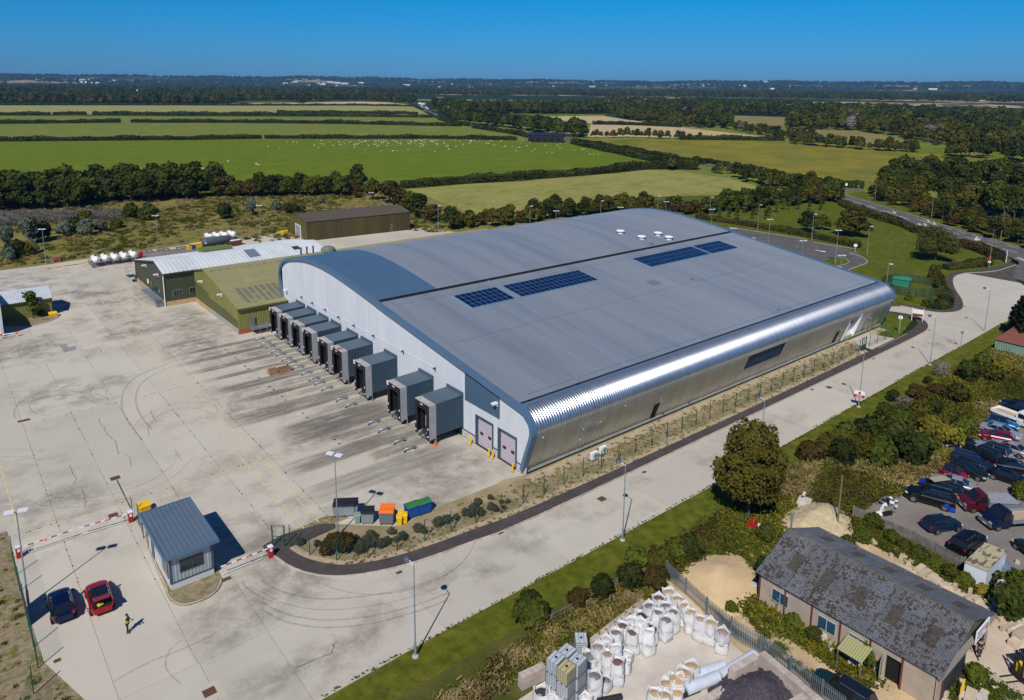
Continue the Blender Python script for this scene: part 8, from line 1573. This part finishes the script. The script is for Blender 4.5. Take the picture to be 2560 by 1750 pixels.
# ================================================================ vehicles
PAINT={}
def paint(name,c,r=.18,met=.35):
    if name not in PAINT:PAINT[name]=mat('paint_'+name,c,max(r,.26),met*.6,coat=.25,spec=.4)
    return PAINT[name]
K['tyre']=mat('tyre',(.014,.014,.016),.85);K['alloy']=mat('alloy_rim',(.42,.43,.46),.3,.8);K['lens']=mat('headlight_lens',(.62,.66,.70),.1,.2);K['tail']=mat('tail_lens',(.28,.008,.012),.2);K['plate']=mat('yellow_plate',(.78,.50,.02),.5);K['wplate']=mat('white_plate',(.7,.7,.7),.5)
K['carglass']=mat('car_glass',(.010,.014,.020),.04,spec=.9);K['trim']=mat('black_trim',(.012,.012,.014),.5)
CARK={'hatch':(4.1,1.75,1.45,[(-2.05,.55,.78),(-1.95,.62,.95),(-1.5,.8,.98),(.75,.8,.95),(1.5,.68,.86),(1.9,.6,.72),(2.05,.5,.58)],(-1.9,-1.35,.15,1.05)),
        'saloon':(4.7,1.8,1.42,[(-2.35,.5,.72),(-2.25,.6,.92),(-1.5,.68,.98),(.8,.8,.95),(1.7,.68,.85),(2.2,.6,.72),(2.35,.5,.58)],(-1.6,-.85,.25,1.15)),
        'suv':(4.7,1.9,1.75,[(-2.35,.6,.85),(-2.28,.7,1.1),(-1.5,.95,1.12),(.8,.95,1.1),(1.7,.85,1.02),(2.2,.75,.92),(2.35,.6,.72)],(-2.25,-1.9,.35,1.1)),
        'estate':(4.7,1.8,1.5,[(-2.35,.5,.78),(-2.28,.6,.98),(-1.5,.8,1.0),(.8,.8,.96),(1.7,.68,.86),(2.2,.6,.73),(2.35,.5,.6)],(-2.25,-1.75,.25,1.15)),
        'mini':(3.7,1.7,1.42,[(-1.85,.5,.78),(-1.78,.6,.95),(-1.3,.8,.97),(.7,.8,.93),(1.4,.7,.85),(1.75,.6,.72),(1.85,.5,.58)],(-1.75,-1.5,.25,.75)),
        'tiny':(2.7,1.56,1.55,[(-1.35,.55,.85),(-1.3,.65,1.0),(-.9,.8,1.02),(.5,.8,1.0),(1.0,.7,.9),(1.3,.6,.75),(1.35,.5,.62)],(-1.28,-1.05,.15,.75))}
def wheel(t,x,y,r,rimm=None,s=1):
    o=thing('x','x','x')if 0 else None;mb=MB();mb.lathe([(r*.62,-.11),(r*.93,-.11),(r,-.06),(r,.06),(r*.93,.11),(r*.62,.11)],18,(x,y,r),'y');w_=pt_('wheel',mb,K['tyre'],t)
    mb=MB();mb.lathe([(r*.62,-.1),(r*.62,.1)],12,(x,y+s*.015,r),'y');
    pt_('rim',mb,rimm or K['alloy'],w_)
    mb=MB()
    for k in range(5):a=2*math.pi*k/5;mb.box((x+math.cos(a)*r*.36,y+s*.12,r+math.sin(a)*r*.36),(r*.16,.02,r*.16))
    pt_('rim_gap',mb,K['trim'],w_)
def car(kind,pm,label,loc,rz,group=None,roofm=None,cat='car',name='parked_car',tail='closed',bonnet=False):
    L_,Wd,Hh,prof,(gr0,gr1,gf1,gf0)=CARK[kind];t=thing(name,label,cat,loc,rz,group);hw=Wd/2;rw=.32 if kind not in('suv',)else .37
    rings=[]
    for i,(x,zm,zb_)in enumerate(prof):
        e=1-max(0,abs(x)/(L_/2)-.72)*.95;w_=hw*e;z0=.26 if 0<i<len(prof)-1 else .36
        rings.append([(x,-w_*.86,z0),(x,-w_*.985,z0+.12),(x,-w_,zm*.75),(x,-w_*.975,zb_-.14),(x,-w_*.88,zb_-.02),(x,-w_*.45,zb_+.03),(x,w_*.45,zb_+.03),(x,w_*.88,zb_-.02),(x,w_*.975,zb_-.14),(x,w_,zm*.75),(x,w_*.985,z0+.12),(x,w_*.86,z0)])
    mb=MB();mb.loft([r[::-1]for r in rings]);pt_('body',mb,pm,t,smooth=False)
    zb_=lambda x:np.interp(x,[p[0]for p in prof],[p[2]for p in prof])
    cw=hw*.86;tw=hw*.66;st=[(gr0,zb_(gr0)-.02,cw*.95,cw*.95),(gr1,Hh-.05,tw,cw),(gr1*.45,Hh,tw*1.03,cw*1.02),(gf1-.1,Hh-.02,tw*1.0,cw*1.02),(gf0,zb_(gf0)-.03,cw*.93,cw*.93)]
    mb=MB();R5=[]
    for x,zt,wt,wb in st:b=zb_(x)-.03;R5.append([(x,-wb,b),(x,-(wb+wt)/2*1.02,(b+zt)/2),(x,-wt,zt-.03 if zt>b+.1 else zt),(x,0,zt+.01),(x,wt,zt-.03 if zt>b+.1 else zt),(x,(wb+wt)/2*1.02,(b+zt)/2),(x,wb,b)])
    mb.loft([r[::-1]for r in R5]);pt_('window',mb,K['carglass'],t,smooth=False)
    mb=MB();n=5;xs_=[gr1-.02,gr1*.45,gf1-.08];mb.loft([[(x,-tw*1.02,Hh-.035),(x,-tw*.6,Hh+.018),(x,tw*.6,Hh+.018),(x,tw*1.02,Hh-.035),(x,tw*.9,Hh-.06),(x,-tw*.9,Hh-.06)][::-1]for x in xs_]);pt_('roof',mb,roofm or pm,t)
    for s in(-1,1):
        mb=MB()
        for(xa,za,ya),(xb,zc,yb_2)in(((gf0,zb_(gf0),cw*.95),(gf1,Hh-.03,tw*1.02)),((gr0+.05,zb_(gr0),cw*.97),(gr1,Hh-.03,tw*1.02)),(((gf0+gr0)/2,zb_(0),cw*1.03),((gf0+gr0)/2,Hh-.03,tw*1.06))):mb.tube((xa,s*ya,za),(xb,s*yb_2,zc),.035,4)
        pt_('pillar',mb,pm,t);mb=MB();mb.box((gf0-.25,s*(hw+.08),zb_(gf0)+.06),(.16,.2,.12));pt_('mirror',mb,pm,t)
        mb=MB();mb.box((L_/2-.22,s*hw*.66,prof[-2][2]-.10),(.30,.34,.15),-s*.5);pt_('headlight',mb,K['lens'],t);mb=MB();mb.box((-L_/2+.10,s*hw*.74,prof[1][2]-.12),(.16,.26,.2),s*.4);pt_('tail_light',mb,K['tail'],t)
        for x in(-L_*.3,L_*.315):
            mb=MB();mb.lathe([(rw+.07,-.005),(rw+.07,.005)],16,(x,s*(hw-.005),rw),'y');pt_('wheel_arch',mb,K['trim'],t);wheel(t,x,s*(hw-.08),rw,None,s)
    mb=MB();mb.box((-L_/2+.03,0,prof[0][2]-.06),(.05,.52,.11));pt_('number_plate',mb,K['plate'],t);mb=MB();mb.box((L_/2-.01,0,.42),(.05,.52,.11));pt_('number_plate',mb,K['wplate'],t);mb=MB();mb.box((L_/2-.05,0,.55),(.06,Wd*.5,.14));pt_('grille',mb,K['trim'],t)
    if kind in('suv','estate'):
        for s in(-1,1):mb=MB();mb.tube((gr1+.1,s*tw*.9,Hh+.05),(gf1-.3,s*tw*.9,Hh+.05),.022,4);pt_('roof_rail',mb,K['alloy'],t)
    return t
def carat(kind,pm,label,rear,front,**kw):
    L_=CARK[kind][0];c=(rear+front)/2;d=front-rear;return car(kind,pm,label,(c.x,c.y,0),math.atan2(d.y,d.x),**kw)
blk=paint('black',(.006,.007,.010));nvy=paint('navy',(.006,.012,.045));redp=paint('red',(.30,.008,.014));silv=paint('silver',(.40,.42,.46),.25,.7);dkg=paint('dark_green_black',(.008,.016,.016));mar=paint('maroon',(.10,.010,.022));blu=paint('bright_blue',(.01,.13,.33));wht=paint('white',(.72,.73,.74),.3,0);dkred=paint('dark_red',(.20,.006,.018));dkb=paint('dark_blue',(.008,.025,.055))
def zv(x,y,z=0):return G(100+.1119*x,1430+.1119*y,z)
nc=carat('hatch',paint('deep_navy',(.003,.007,.04)),'dark blue hatchback parked nearest the green fence in front of the gatehouse',zv(560,1150),zv(415,560),name='parked_car');nc.scale=(1.07,1.05,1.05)
rc=carat('hatch',paint('metallic_red',(.33,.006,.016)),'metallic red hatchback with black glass roof and open boot',zv(1420,960),zv(1255,400),roofm=K['carglass'],name='parked_car');rc.scale=(1.06,1.06,1.06)
mb=MB();mb.add([(-1.35,-.62,1.46),(-1.35,.62,1.46),(-2.25,.56,1.72),(-2.25,-.56,1.72),(-1.35,-.62,1.40),(-1.35,.62,1.40),(-2.25,.56,1.66),(-2.25,-.56,1.66)],[(0,1,2,3),(7,6,5,4),(0,4,5,1),(1,5,6,2),(2,6,7,3),(3,7,4,0)]);pt_('tailgate',mb,paint('metallic_red',None),rc,label='raised red tailgate');mb=MB();mb.bb(-2.03,-1.6,-.6,.6,.62,1.02);pt_('boot_opening',mb,K['dark'],rc);mb=MB();mb.box((-1.9,.15,1.05),(.25,.4,.12),.3);pt_('yellow_vest',mb,mat('hi_vis_yellow',(.55,.75,.02),.7),rc)
PG='cars in the grey car park'
def bright(o):o['group']=PG
C9=[('hatch',blk,'black car at the top right corner of the car park',(1640,590),(1450,520)),('estate',blk,'black estate car behind the white flatbed truck',(1660,640),(1420,560)),('mini',blu,'bright blue small car with dark roof between truck and silver saloon',(1245,725),(1545,800)),('saloon',silv,'silver saloon between the bright blue and the dark red car',(1155,790),(1570,915)),('hatch',dkred,'dark red hatchback next to the silver saloon',(1500,955),(1140,880)),('saloon',silv,'silver saloon at the right with its rear towards the camera',(1640,1110),(1300,985)),('suv',silv,'silver sport utility car with dark sunroof between black and silver cars',(1400,1140),(1090,1020)),
      ('suv',blk,'black sport utility car beside the silver one',(1290,1190),(1000,1060)),('saloon',blk,'black car with its bonnet raised at the bank edge',(1010,1010),(850,1000)),('suv',dkb,'dark estate car facing right, second row by the bank',(840,1160),(1240,1285)),('hatch',dkg,'dark green black hatchback next to the little red car',(830,1240),(1170,1365)),('tiny',redp,'tiny red and black city car',(720,1310),(965,1390)),('saloon',silv,'silver saloon in front of the black off road car',(1010,1500),(640,1400)),('estate',dkg,'dark estate car with a damaged silver side',(860,1570),(540,1450)),('saloon',blk,'upper black car of the pair at the right edge',(1340,1235),(1690,1290)),('saloon',blk,'lower black car of the pair at the right edge',(1280,1320),(1640,1440))]
for kd,pm,l,r_,f_ in C9:
    o=carat(kd,pm,l,q9(*r_),q9(*f_),group=PG,roofm=K['carglass']if kd in('mini',)or 'sunroof' in l or kd=='tiny' else None)
    if 'bonnet' in l:mb=MB();mb.add([(.95,-.75,.98),(.95,.75,.98),(1.5,.7,2.0),(1.5,-.7,2.0),(1.0,-.75,.93),(1.0,.75,.93),(1.56,.7,1.95),(1.56,-.7,1.95)],[(3,2,1,0),(4,5,6,7),(0,1,5,4),(1,2,6,5),(2,3,7,6),(3,0,4,7)]);pt_('raised_bonnet',mb,blk,o)
o=carat('suv',blk,'large black off road car with open tailgate in the car park',q6(1530,210),q6(1215,120),group=PG);o.scale=(1.05,1.05,1.08)
t=thing('car_panel','bright blue loose car bumper behind the black off road car','car part',q6(1510,225));mb=MB();mb.box((0,0,.35),(.6,1.1,.5),.4);mb.box((-.35,.2,.7),(.4,.5,.4),.3);pt_('panel',mb,mat('loose_blue_panel',(.01,.05,.38),.4),t)
t=thing('car_panel','bright blue loose wing leaning on the black off road car','car part',q6(1310,62));mb=MB();mb.box((0,0,1.0),(1.1,.5,.12),.2);mb.box((0,0,.5),(1.0,.1,1.0),.2);pt_('panel',mb,mat('loose_blue_wing',(.01,.03,.30),.4),t)
t=thing('cardboard_sheet','beige flat sheet lying on the damaged estate car','sheet',q6(1430,85));mb=MB();mb.box((0,0,1.62),(2.2,.9,.05),-.45);pt_('sheet',mb,mat('beige_board',(.36,.30,.22),.8),t)
t=thing('parts_pile','pile of white and chrome car parts by the timber fence','scrap',q6(1100,190))
for k in range(16):mb=MB();mb.box((random.uniform(-1.2,1.2),random.uniform(-.9,.9),random.uniform(.15,.55)),(random.uniform(.2,.9),random.uniform(.1,.5),random.uniform(.08,.3)),random.random()*3);pt_('scrap_piece',mb,random.choice([K['whitep'],K['galv'],K['trim'],K['whitep']]),t)
t=thing('scrap_bumper','white and black bumper lying at the end of the timber fence','car part',q6(1010,250));mb=MB();mb.loft([[(x,-.3+abs(x)*.25,.05),(x,-.1+abs(x)*.25,.5),(x,.1+abs(x)*.25,.45),(x,0+abs(x)*.25,.05)]for x in(-.9,-.5,0,.5,.9)]);pt_('bumper',mb,K['whitep'],t);mb=MB();mb.box((.5,-.5,.2),(1.1,.4,.3),-.4);pt_('undertray',mb,K['trim'],t)
carat('hatch',dkb,'dark blue hatchback with silver roof line in the middle of the car park',q6(1330,370),q6(1575,335),group=PG,roofm=K['carglass'])
o=carat('suv',blk,'black hatchback parked against the white cabin',q6(1560,545),q6(1720,440),group=PG)
carat('suv',paint('dark_teal',(.006,.035,.04)),'dark green car on the sandy track beside the palisade fence',q6(880,1680),q6(600,1500),roofm=K['carglass']);carat('hatch',dkg,'dark car cut off at the right edge of the car park',q6(2180,600),q6(2060,510),group=PG)
def van(pm,label,cab,tailp,flat,greysides=False,covered=False):
    d=tailp-cab;L_=5.6;c=(cab+tailp)/2;ang=math.atan2(-d.y,-d.x);t=thing('flatbed_truck',label,'truck',(c.x,c.y,0),ang,PG);hw=.98
    rings=[]
    for x,z1,w_ in((2.8,.85,.86),(2.7,1.12,.94),(1.95,1.35,.97),(1.2,2.05,.93),(.75,2.12,.93),(.55,2.1,.93)):rings.append([(x,-w_,.35),(x,-w_*1.03,.8),(x,-w_*(1 if z1<1.5 else 1.0),min(z1,1.25)),(x,-w_*.86,z1),(x,w_*.86,z1),(x,w_*(1),min(z1,1.25)),(x,w_*1.03,.8),(x,w_,.35)])
    mb=MB();mb.loft(rings);pt_('cab',mb,pm,t)
    mb=MB();mb.add([(1.93,-.85,1.37),(1.93,.85,1.37),(1.24,.76,2.02),(1.24,-.76,2.02)],[(0,1,2,3)]);mb.v=[(a+.03,b,c_+.03)for a,b,c_ in mb.v];pt_('windscreen',mb,K['carglass'],t)
    for s in(-1,1):
        mb=MB();mb.add([(.65,s*.985,1.3),(1.75,s*.985,1.3),(1.25,s*.93,1.9),(.65,s*.93,1.9)],[(0,1,2,3)if s<0 else(3,2,1,0)]);pt_('window',mb,K['carglass'],t);mb=MB();mb.box((1.75,s*1.15,1.4),(.12,.22,.3));pt_('mirror',mb,K['trim'],t);mb=MB();mb.box((2.72,s*.68,.88),(.16,.38,.22));pt_('headlight',mb,K['lens'],t)
        for x in(1.95,-1.75):wheel(t,x,s*.86,.35,None,s)
    mb=MB();mb.box((2.78,0,.62),(.12,1.8,.42));pt_('bumper',mb,mat('grey_bumper',(.16,.17,.18),.6)if 'gb' not in KM else KM['gb'],t);mb=MB();mb.box((2.85,0,.5),(.02,.5,.11));pt_('number_plate',mb,K['wplate'],t)
    mb=MB();mb.bb(-2.9,.45,-1.02,1.02,.78,.88);pt_('bed',mb,mat('plywood_bed',(.42,.33,.22),.85),t);sm=K['galv']if not greysides else K['whitep']
    for(a,b,c_,d_)in((-2.9,.45,-1.05,-1.0),(-2.9,.45,1.0,1.05),(-2.93,-2.88,-1.0,1.0),(.42,.47,-1.0,1.0)):mb=MB();mb.bb(a,b,c_,d_,.8,1.22 if a!=.42 else 1.75);pt_('side_board',mb,sm,t)
    mb=MB();mb.bb(-2.8,.4,-.4,.4,.5,.78);pt_('chassis',mb,K['trim'],t)
    if covered:mb=MB();mb.box((-1.2,0,1.35),(3.0,1.9,.2));pt_('load_cover',mb,mat('grey_tarpaulin',(.30,.31,.34),.8,c2=(.24,.25,.28),ns=2),t)
    return t
van(mar,'maroon flatbed truck with grey covered load beside the navy one',q6(1600,205),q6(1960,215),True,covered=True)
van(nvy,'navy blue flatbed truck with plywood bed and headboard rack',q6(1740,340),q6(2130,310),True);van(wht,'white flatbed pickup at the upper right of the car park',q9(1740,790),q9(1345,640),True,greysides=True)
# forklift, mostly outside the right edge
fk=G(2280+.1888*1500,1450+.1888*1330);t=thing('forklift','yellow forklift with tall black mast at the right edge of the forecourt','forklift',(fk.x+.4,fk.y,0),rad(150));mb=MB();mb.bb(-1.3,.7,-.55,.55,.35,1.1);mb.bb(-1.35,-.6,-.55,.55,.35,1.4);pt_('body',mb,K['yel'],t)
mb=MB();[mb.tube((x,y,1.0),(x*.9,y,2.2),.04,5)for x in(-.9,.6)for y in(-.5,.5)];mb.bb(-.9,.6,-.52,.52,2.18,2.24);pt_('cage',mb,K['trim'],t);mb=MB();mb.bb(.85,.97,-.42,-.30,.1,2.3);mb.bb(.85,.97,.30,.42,.1,2.3);mb.bb(.85,.95,-.3,.3,2.1,2.2);mb.bb(.98,1.02,-.45,.45,.3,.7);pt_('mast',mb,K['trim'],t)
for s in(-.3,.3):mb=MB();mb.bb(1.02,2.1,s-.06,s+.06,.12,.17);pt_('fork',mb,K['dkgrey'],t)
for x in(.6,-.9):
    for s in(-1,1):wheel(t,x,s*.58,.32,K['galv'],s)
# ================================================================ people
def skin(name,verts,edges,rads,m,parent,sub=1,label=None):
    me=bpy.data.meshes.new(name);me.from_pydata(verts,edges,[]);o=bpy.data.objects.new(name,me);col.objects.link(o);sk_=o.modifiers.new('s','SKIN');sk_.use_smooth_shade=True;ss=o.modifiers.new('u','SUBSURF');ss.levels=ss.render_levels=sub
    for i,r in enumerate(rads):me.skin_vertices[0].data[i].radius=(r,r)if not isinstance(r,tuple)else r;me.skin_vertices[0].data[i].use_root=(i==0)
    dg_=bpy.context.evaluated_depsgraph_get();ev=bpy.data.meshes.new_from_object(o.evaluated_get(dg_));ev.name=name;bpy.data.objects.remove(o);ev.materials.clear();ev.materials.append(m);p_=link(name,ev,parent);tag(p_,label);return p_
K['skinm']=mat('skin',(.45,.26,.18),.6);K['clothblack']=mat('black_cloth',(.015,.016,.02),.9);K['vis']=mat('hi_vis_vest',(.40,.72,.02),.8);K['navycloth']=mat('dark_tshirt',(.02,.022,.03),.9);K['jeans']=mat('dark_jeans',(.045,.05,.07),.9)
def person(label,loc,rz,vest,top,legs_m,s=1.0,arms='phone',hat=True):
    t=thing('person',label,'person',loc,rz);t.scale=(s,s,s)
    hl=([(.05,-.20,1.42),(.10,-.27,1.18),(.34,-.10,1.10),(.42,-.04,1.12)]if arms=='phone' else[(0,-.21,1.42),(.02,-.30,1.15),(.12,-.34,.92),(.15,-.34,.84)])
    hr_=([(.05,.20,1.42),(.10,.27,1.18),(.34,.10,1.12),(.43,.03,1.14)]if arms=='phone' else[(0,.21,1.42),(0,.31,1.16),(.08,.36,.93),(.1,.37,.85)])
    lf=[(0,-.10,.90),(.04,-.12,.50),(0,-.13,.09),(.13,-.14,.04)];rf=[(0,.10,.90),(-.03,.12,.50),(-.05,.13,.09),(.08,.14,.04)]
    if arms!='phone':lf=[(0,-.10,.90),(.22,-.12,.52),(.16,-.12,.10),(.3,-.12,.06)];rf=[(0,.10,.90),(-.05,.12,.5),(-.28,.13,.14),(-.18,.13,.06)]
    V=[(0,0,.95),(0,0,1.15),(0,0,1.40),(.01,0,1.50),(.03,0,1.60),(.035,0,1.68)]+hl+hr_+lf+rf
    E_=[(0,1),(1,2),(2,3),(3,4),(4,5),(2,6),(6,7),(7,8),(8,9),(2,10),(10,11),(11,12),(12,13),(0,14),(14,15),(15,16),(16,17),(0,18),(18,19),(19,20),(20,21)]
    Rr_=[.14,.13,.14,.055,.085,.075,.06,.045,.035,.03,.06,.045,.035,.03,.09,.06,.042,.04,.09,.06,.042,.04];skin('body',V,E_,Rr_,K['skinm'],t,1)
    TV=[(0,0,.98),(0,0,1.15),(0,0,1.38),(0,0,1.46),hl[0],tuple(a*.4+b*.6 for a,b in zip(hl[0],hl[1])),hr_[0],tuple(a*.4+b*.6 for a,b in zip(hr_[0],hr_[1]))];skin('shirt',TV,[(0,1),(1,2),(2,3),(2,4),(4,5),(2,6),(6,7)],[(.17,.15),(.17,.145),(.18,.15),.08,.078,.065,.078,.065],top,t,1)
    skin('trousers',[(0,0,1.0)]+lf[:3]+rf[:3],[(0,1),(1,2),(2,3),(0,4),(4,5),(5,6)],[.16,.11,.082,.07,.11,.082,.07],legs_m,t,1)
    for f in(lf,rf):mb=MB();mb.box((f[2][0]+.06,f[2][1],f[2][2]-.05),(.28,.1,.08));pt_('shoe',mb,K['clothblack'],t)
    for h_ in(hl,hr_):
        for k in range(5):a=h_[3];mb=MB();o_=(k-2)*.018;mb.tube((a[0],a[1]+o_,a[2]),(a[0]+(.07-.01*abs(k-2)),a[1]+o_*1.2,a[2]-(.02 if arms=='phone' else .07)),.009,4);pt_('finger',mb,K['skinm'],t)
    for y in(-.032,.032):mb=MB();mb.lathe([(.012,0),(.012,.008)],6,(.115,y,1.63),'x');pt_('eye',mb,K['clothblack'],t)
    mb=MB();mb.tube((.11,0,1.62),(.14,0,1.595),.014,5);pt_('nose',mb,K['skinm'],t)
    mb=MB();mb.lathe([(.095,0),(.108,.03),(.09,.09),(.04,.12)],12,(.02,0,1.66));pt_('cap' if hat else 'hair',mb,K['clothblack'],t)
    if vest:
        TV=[(0,0,1.0),(0,0,1.15),(0,0,1.38),(0,0,1.44)];skin('vest',TV,[(0,1),(1,2),(2,3)],[(.19,.168),(.19,.165),(.198,.168),.12],K['vis'],t,1);mb=MB();mb.bb(.40,.52,-.05,.06,1.12,1.16);pt_('phone',mb,K['blkp'],t)
        mb=MB();mb.bb(-.02,.20,-.06,.06,1.05,1.44);pt_('dark_front',mb,K['clothblack'],t)
    return t
p=G(320,1581);person('standing guard in a black cap and yellow high visibility vest',(p.x,p.y,0),rad(-25),True,K['clothblack'],K['clothblack'],.99)
p=G(2280+.1888*885,1450+.1888*1030);person('worker in dark T-shirt and jeans walking at the workshop entrance',(p.x,p.y,0),rad(215),False,K['navycloth'],K['jeans'],1.0,'walk',False)
# ================================================================ sheep and far buildings
wool=mat('sheep_wool',(.54,.50,.42),.9);t=thing('sheep','x','sheep',(0,0,0),0,'white sheep scattered over the pasture')
mb=MB();rg=[[(x,math.cos(2*math.pi*i/8)*r*.85,.62+math.sin(2*math.pi*i/8)*r)for i in range(8)]for x,r in((-.62,.12),(-.5,.28),(-.1,.34),(.3,.30),(.48,.2),(.62,.15),(.72,.13),(.86,.09),(.92,.05))]
for k,dz in((4,.06),(5,.16),(6,.2),(7,.14),(8,.1)):rg[k]=[(a,b,c+dz)for a,b,c in rg[k]]
mb.loft(rg)
for x in(-.4,.32):
    for s in(-.15,.15):mb.tube((x,s,.45),(x+.02,s,.2),.06,5,.04);mb.tube((x+.02,s,.2),(x,s,0),.04,5,.04)
pt_('body',mb,wool,t);sheep0=t;k=0
def shp():
    r=random.random()
    if r<.8:return random.gauss(880,260),345+abs(random.gauss(0,1))*16
    return random.uniform(0,1500),0
lst=[(945,690),(955,692),(990,718),(1125,712),(1205,706),(1218,706),(1310,706),(1325,710),(1340,700),(1365,702),(1475,660),(1655,675),(1665,682),(1675,684),(1748,618),(35,765),(95,762),(155,785),(175,775),(5,778),(25,792),(98,803),(8,828)]
pts=[zA(*q)for q in lst]
pts+=[zB(*q)for q in((700,580),(708,582),(612,595),(840,540),(795,548),(792,562),(945,540),(955,545),(1005,560),(1045,568),(1060,565),(1070,560),(1115,560),(1140,570),(1160,568),(1137,592),(1168,540),(1210,558),(1225,535),(1260,578),(1240,593),(1325,555),(1340,600),(1365,602),(1375,603),(1400,555),(1410,560),(1420,572),(1515,588),(1562,583),(1575,580),(1595,593),(1612,614),(1638,618),(1670,614),(1045,525),(978,524),(340,592),(345,590),(370,590),(265,592),(275,590),(440,585),(165,586))]
for j in range(150):u=random.gauss(1010,150);v=347+abs(random.gauss(0,1))*9+(2 if u<800 else 0);pts.append(G(max(500,min(1400,u)),v+4))
for p in pts:
    o=sheep0 if k==0 else dup(sheep0);k+=1;o.location=(p.x,p.y,-.03);o.rotation_euler=(0,0,random.uniform(0,6.28));o['label']='white sheep grazing in the green pasture';o.scale=(.95,.95,.95)
def far_house(p,w_,d_,h,rz,wm,rm,label,name='farm_building'):
    t=thing(name,label,'building',(p.x,p.y,hill(p.x,p.y)-.2),rz,'distant buildings among the trees');mb=MB();mb.bb(-w_/2,w_/2,-d_/2,d_/2,0,h);pt_('wall',mb,wm,t);mb=MB();mb.ext([(-d_/2-.3,h),(0,h+d_*.28),(d_/2+.3,h)],-w_/2-.3,w_/2+.3);pt_('roof',mb,rm,t)
wm,rm1,rm2=mat('far_white_wall',(.58,.55,.50),.8),mat('far_pale_roof',(.66,.66,.66),.7),mat('far_tile_roof',(.22,.11,.07),.8)
for u,v,w_,h,l in((338,222,90,12,'long pale far shed above the left wood'),(398,222,60,12,'small white far shed above the left wood'),(685,236,45,10,'pale stone building in the trees near the stubble strip'),(575,232,40,10,'pale house in the trees left of centre'),(1100,248,30,9,'tan building right of the main road bend'),(1256,229,40,12,'small white building among central woods'),(2100,214,60,14,'far white industrial roof at the right'),(1855,219,120,14,'long white far sheds right of centre'),(1915,217,90,14,'white far sheds, second right of centre'),(2455,247,30,9,'pale farmhouse in the right woods'),(1935,229.5,70,12,'long white shed at a distant field edge'),(1480,216,90,12,'far pale building row over the centre woods')):
    p=G(u,v+10 if v<225 else v+5);s=math.hypot(p.x,p.y)/1500;far_house(p,w_*.6,16,h*.8,math.atan2(p.y,p.x)+1.57+random.uniform(-.2,.2),wm,rm1 if 'white' in l or 'shed' in l else rm2,l)
gg=random.Random(9)
for k in range(130):
    u=gg.choice([gg.uniform(220,600),gg.uniform(220,1200),gg.uniform(700,1150),gg.uniform(1300,2500)]);r=gg.uniform(4300,7400);q=G(u,600);a=math.atan2(q.y,q.x);p=Vector((r*math.cos(a),r*math.sin(a),0));big=gg.random()<.3
    t=thing('distant_house','tiny pale building of the far town below the hills','building',(p.x,p.y,hill(p.x,p.y)-.1),a+1.57+gg.uniform(-.5,.5),'tiny far buildings below the hills');w_=gg.uniform(35,80)if big else gg.uniform(12,24)
    mb=MB();mb.bb(-w_/2,w_/2,-8,8,0,9);pt_('wall',mb,wm,t);mb=MB();mb.ext([(-8.5,9),(0,14),(8.5,9)],-w_/2-.5,w_/2+.5);pt_('roof',mb,rm1 if big else rm2,t)
p=zB(1330,528);t=thing('black_barn','long black barn at the corner of the sheep pasture','barn',(p.x,p.y,0),math.atan2(p.y,p.x)+1.5);blkm=mat('black_barn_cladding',(.010,.013,.02),.7);mb=MB();mb.bb(-14,14,-6,6,0,5.5);pt_('wall',mb,blkm,t);mb=MB();mb.ext([(-6.4,5.5),(0,7.4),(6.4,5.5)],-14.4,14.4);pt_('roof',mb,mat('dark_blue_roof',(.012,.022,.05),.6),t)
for k in range(5):mb=MB();mb.bb(-12+k*5.4,-9+k*5.4,-6.1,-5.9,0,3.5)if 0 else mb.bb(-12+k*5.4,-9+k*5.4,6.01,6.1,0,3.5);pt_('door',mb,K['dark'],t)
rl=[(1520,335,'white'),(1500,340,'white'),(1530,360,'silver'),(1545,362,'white'),(1490,330,'white'),(1575,385,'dark'),(1600,398,'dark'),(1612,405,'dark'),(1640,428,'silver'),(1650,436,'dark'),(1508,352,'white'),(1540,352,'silver'),(1560,372,'white')]
for i,(x,y,c_)in enumerate(rl):
    p=G(640+x*.2754,170+y*.2754);dd=p.copy();big=i in(0,4);t=thing('distant_car',('tiny far ' if not big else 'tiny far white lorry, not ')+c_+' car on the main road at the horizon' if not big else 'tiny far white lorry on the main road near the trees','car' if not big else 'lorry',(p.x,p.y,0),rad(100),'far traffic on the main road');mb=MB();m_={'white':K['whitep'],'silver':silv,'dark':blk}[c_]
    if big:mb.bb(-5,3,-1.3,1.3,.8,3.9);pt_('box_body',mb,m_,t);mb=MB();mb.bb(3.2,5.2,-1.2,1.2,.6,3.0);pt_('cab',mb,m_,t)
    else:mb.loft([[(x_,-.95,.3),(x_,-.95,z),(x_,.95,z),(x_,.95,.3)]for x_,z in((-2.2,.8),(-1.7,1.3),(-1,2.0),(.4,2.0),(1.2,1.2),(2.2,.9))]);pt_('body',mb,m_,t);mb=MB();mb.box((-.3,0,1.65),(1.7,1.96,.4));pt_('window',mb,K['carglass'],t)
HAZE=5e-5
# ---------------------------------------------------------------- haze
mb=MB();mb.bb(-27500,27500,-27500,27500,-1.2,165)
hm=bpy.data.materials.new('haze_air');hm.use_nodes=True;t=hm.node_tree;t.nodes.remove(t.nodes['Principled BSDF'])
pv=t.nodes.new('ShaderNodeVolumePrincipled');pv.inputs['Density'].default_value=HAZE;pv.inputs['Color'].default_value=(.22,.54,.95,1);pv.inputs['Anisotropy'].default_value=0
t.links.new(pv.outputs[0],t.nodes['Material Output'].inputs['Volume'])
tag(link('haze',mb.mesh('haze',hm)),kind='stuff')
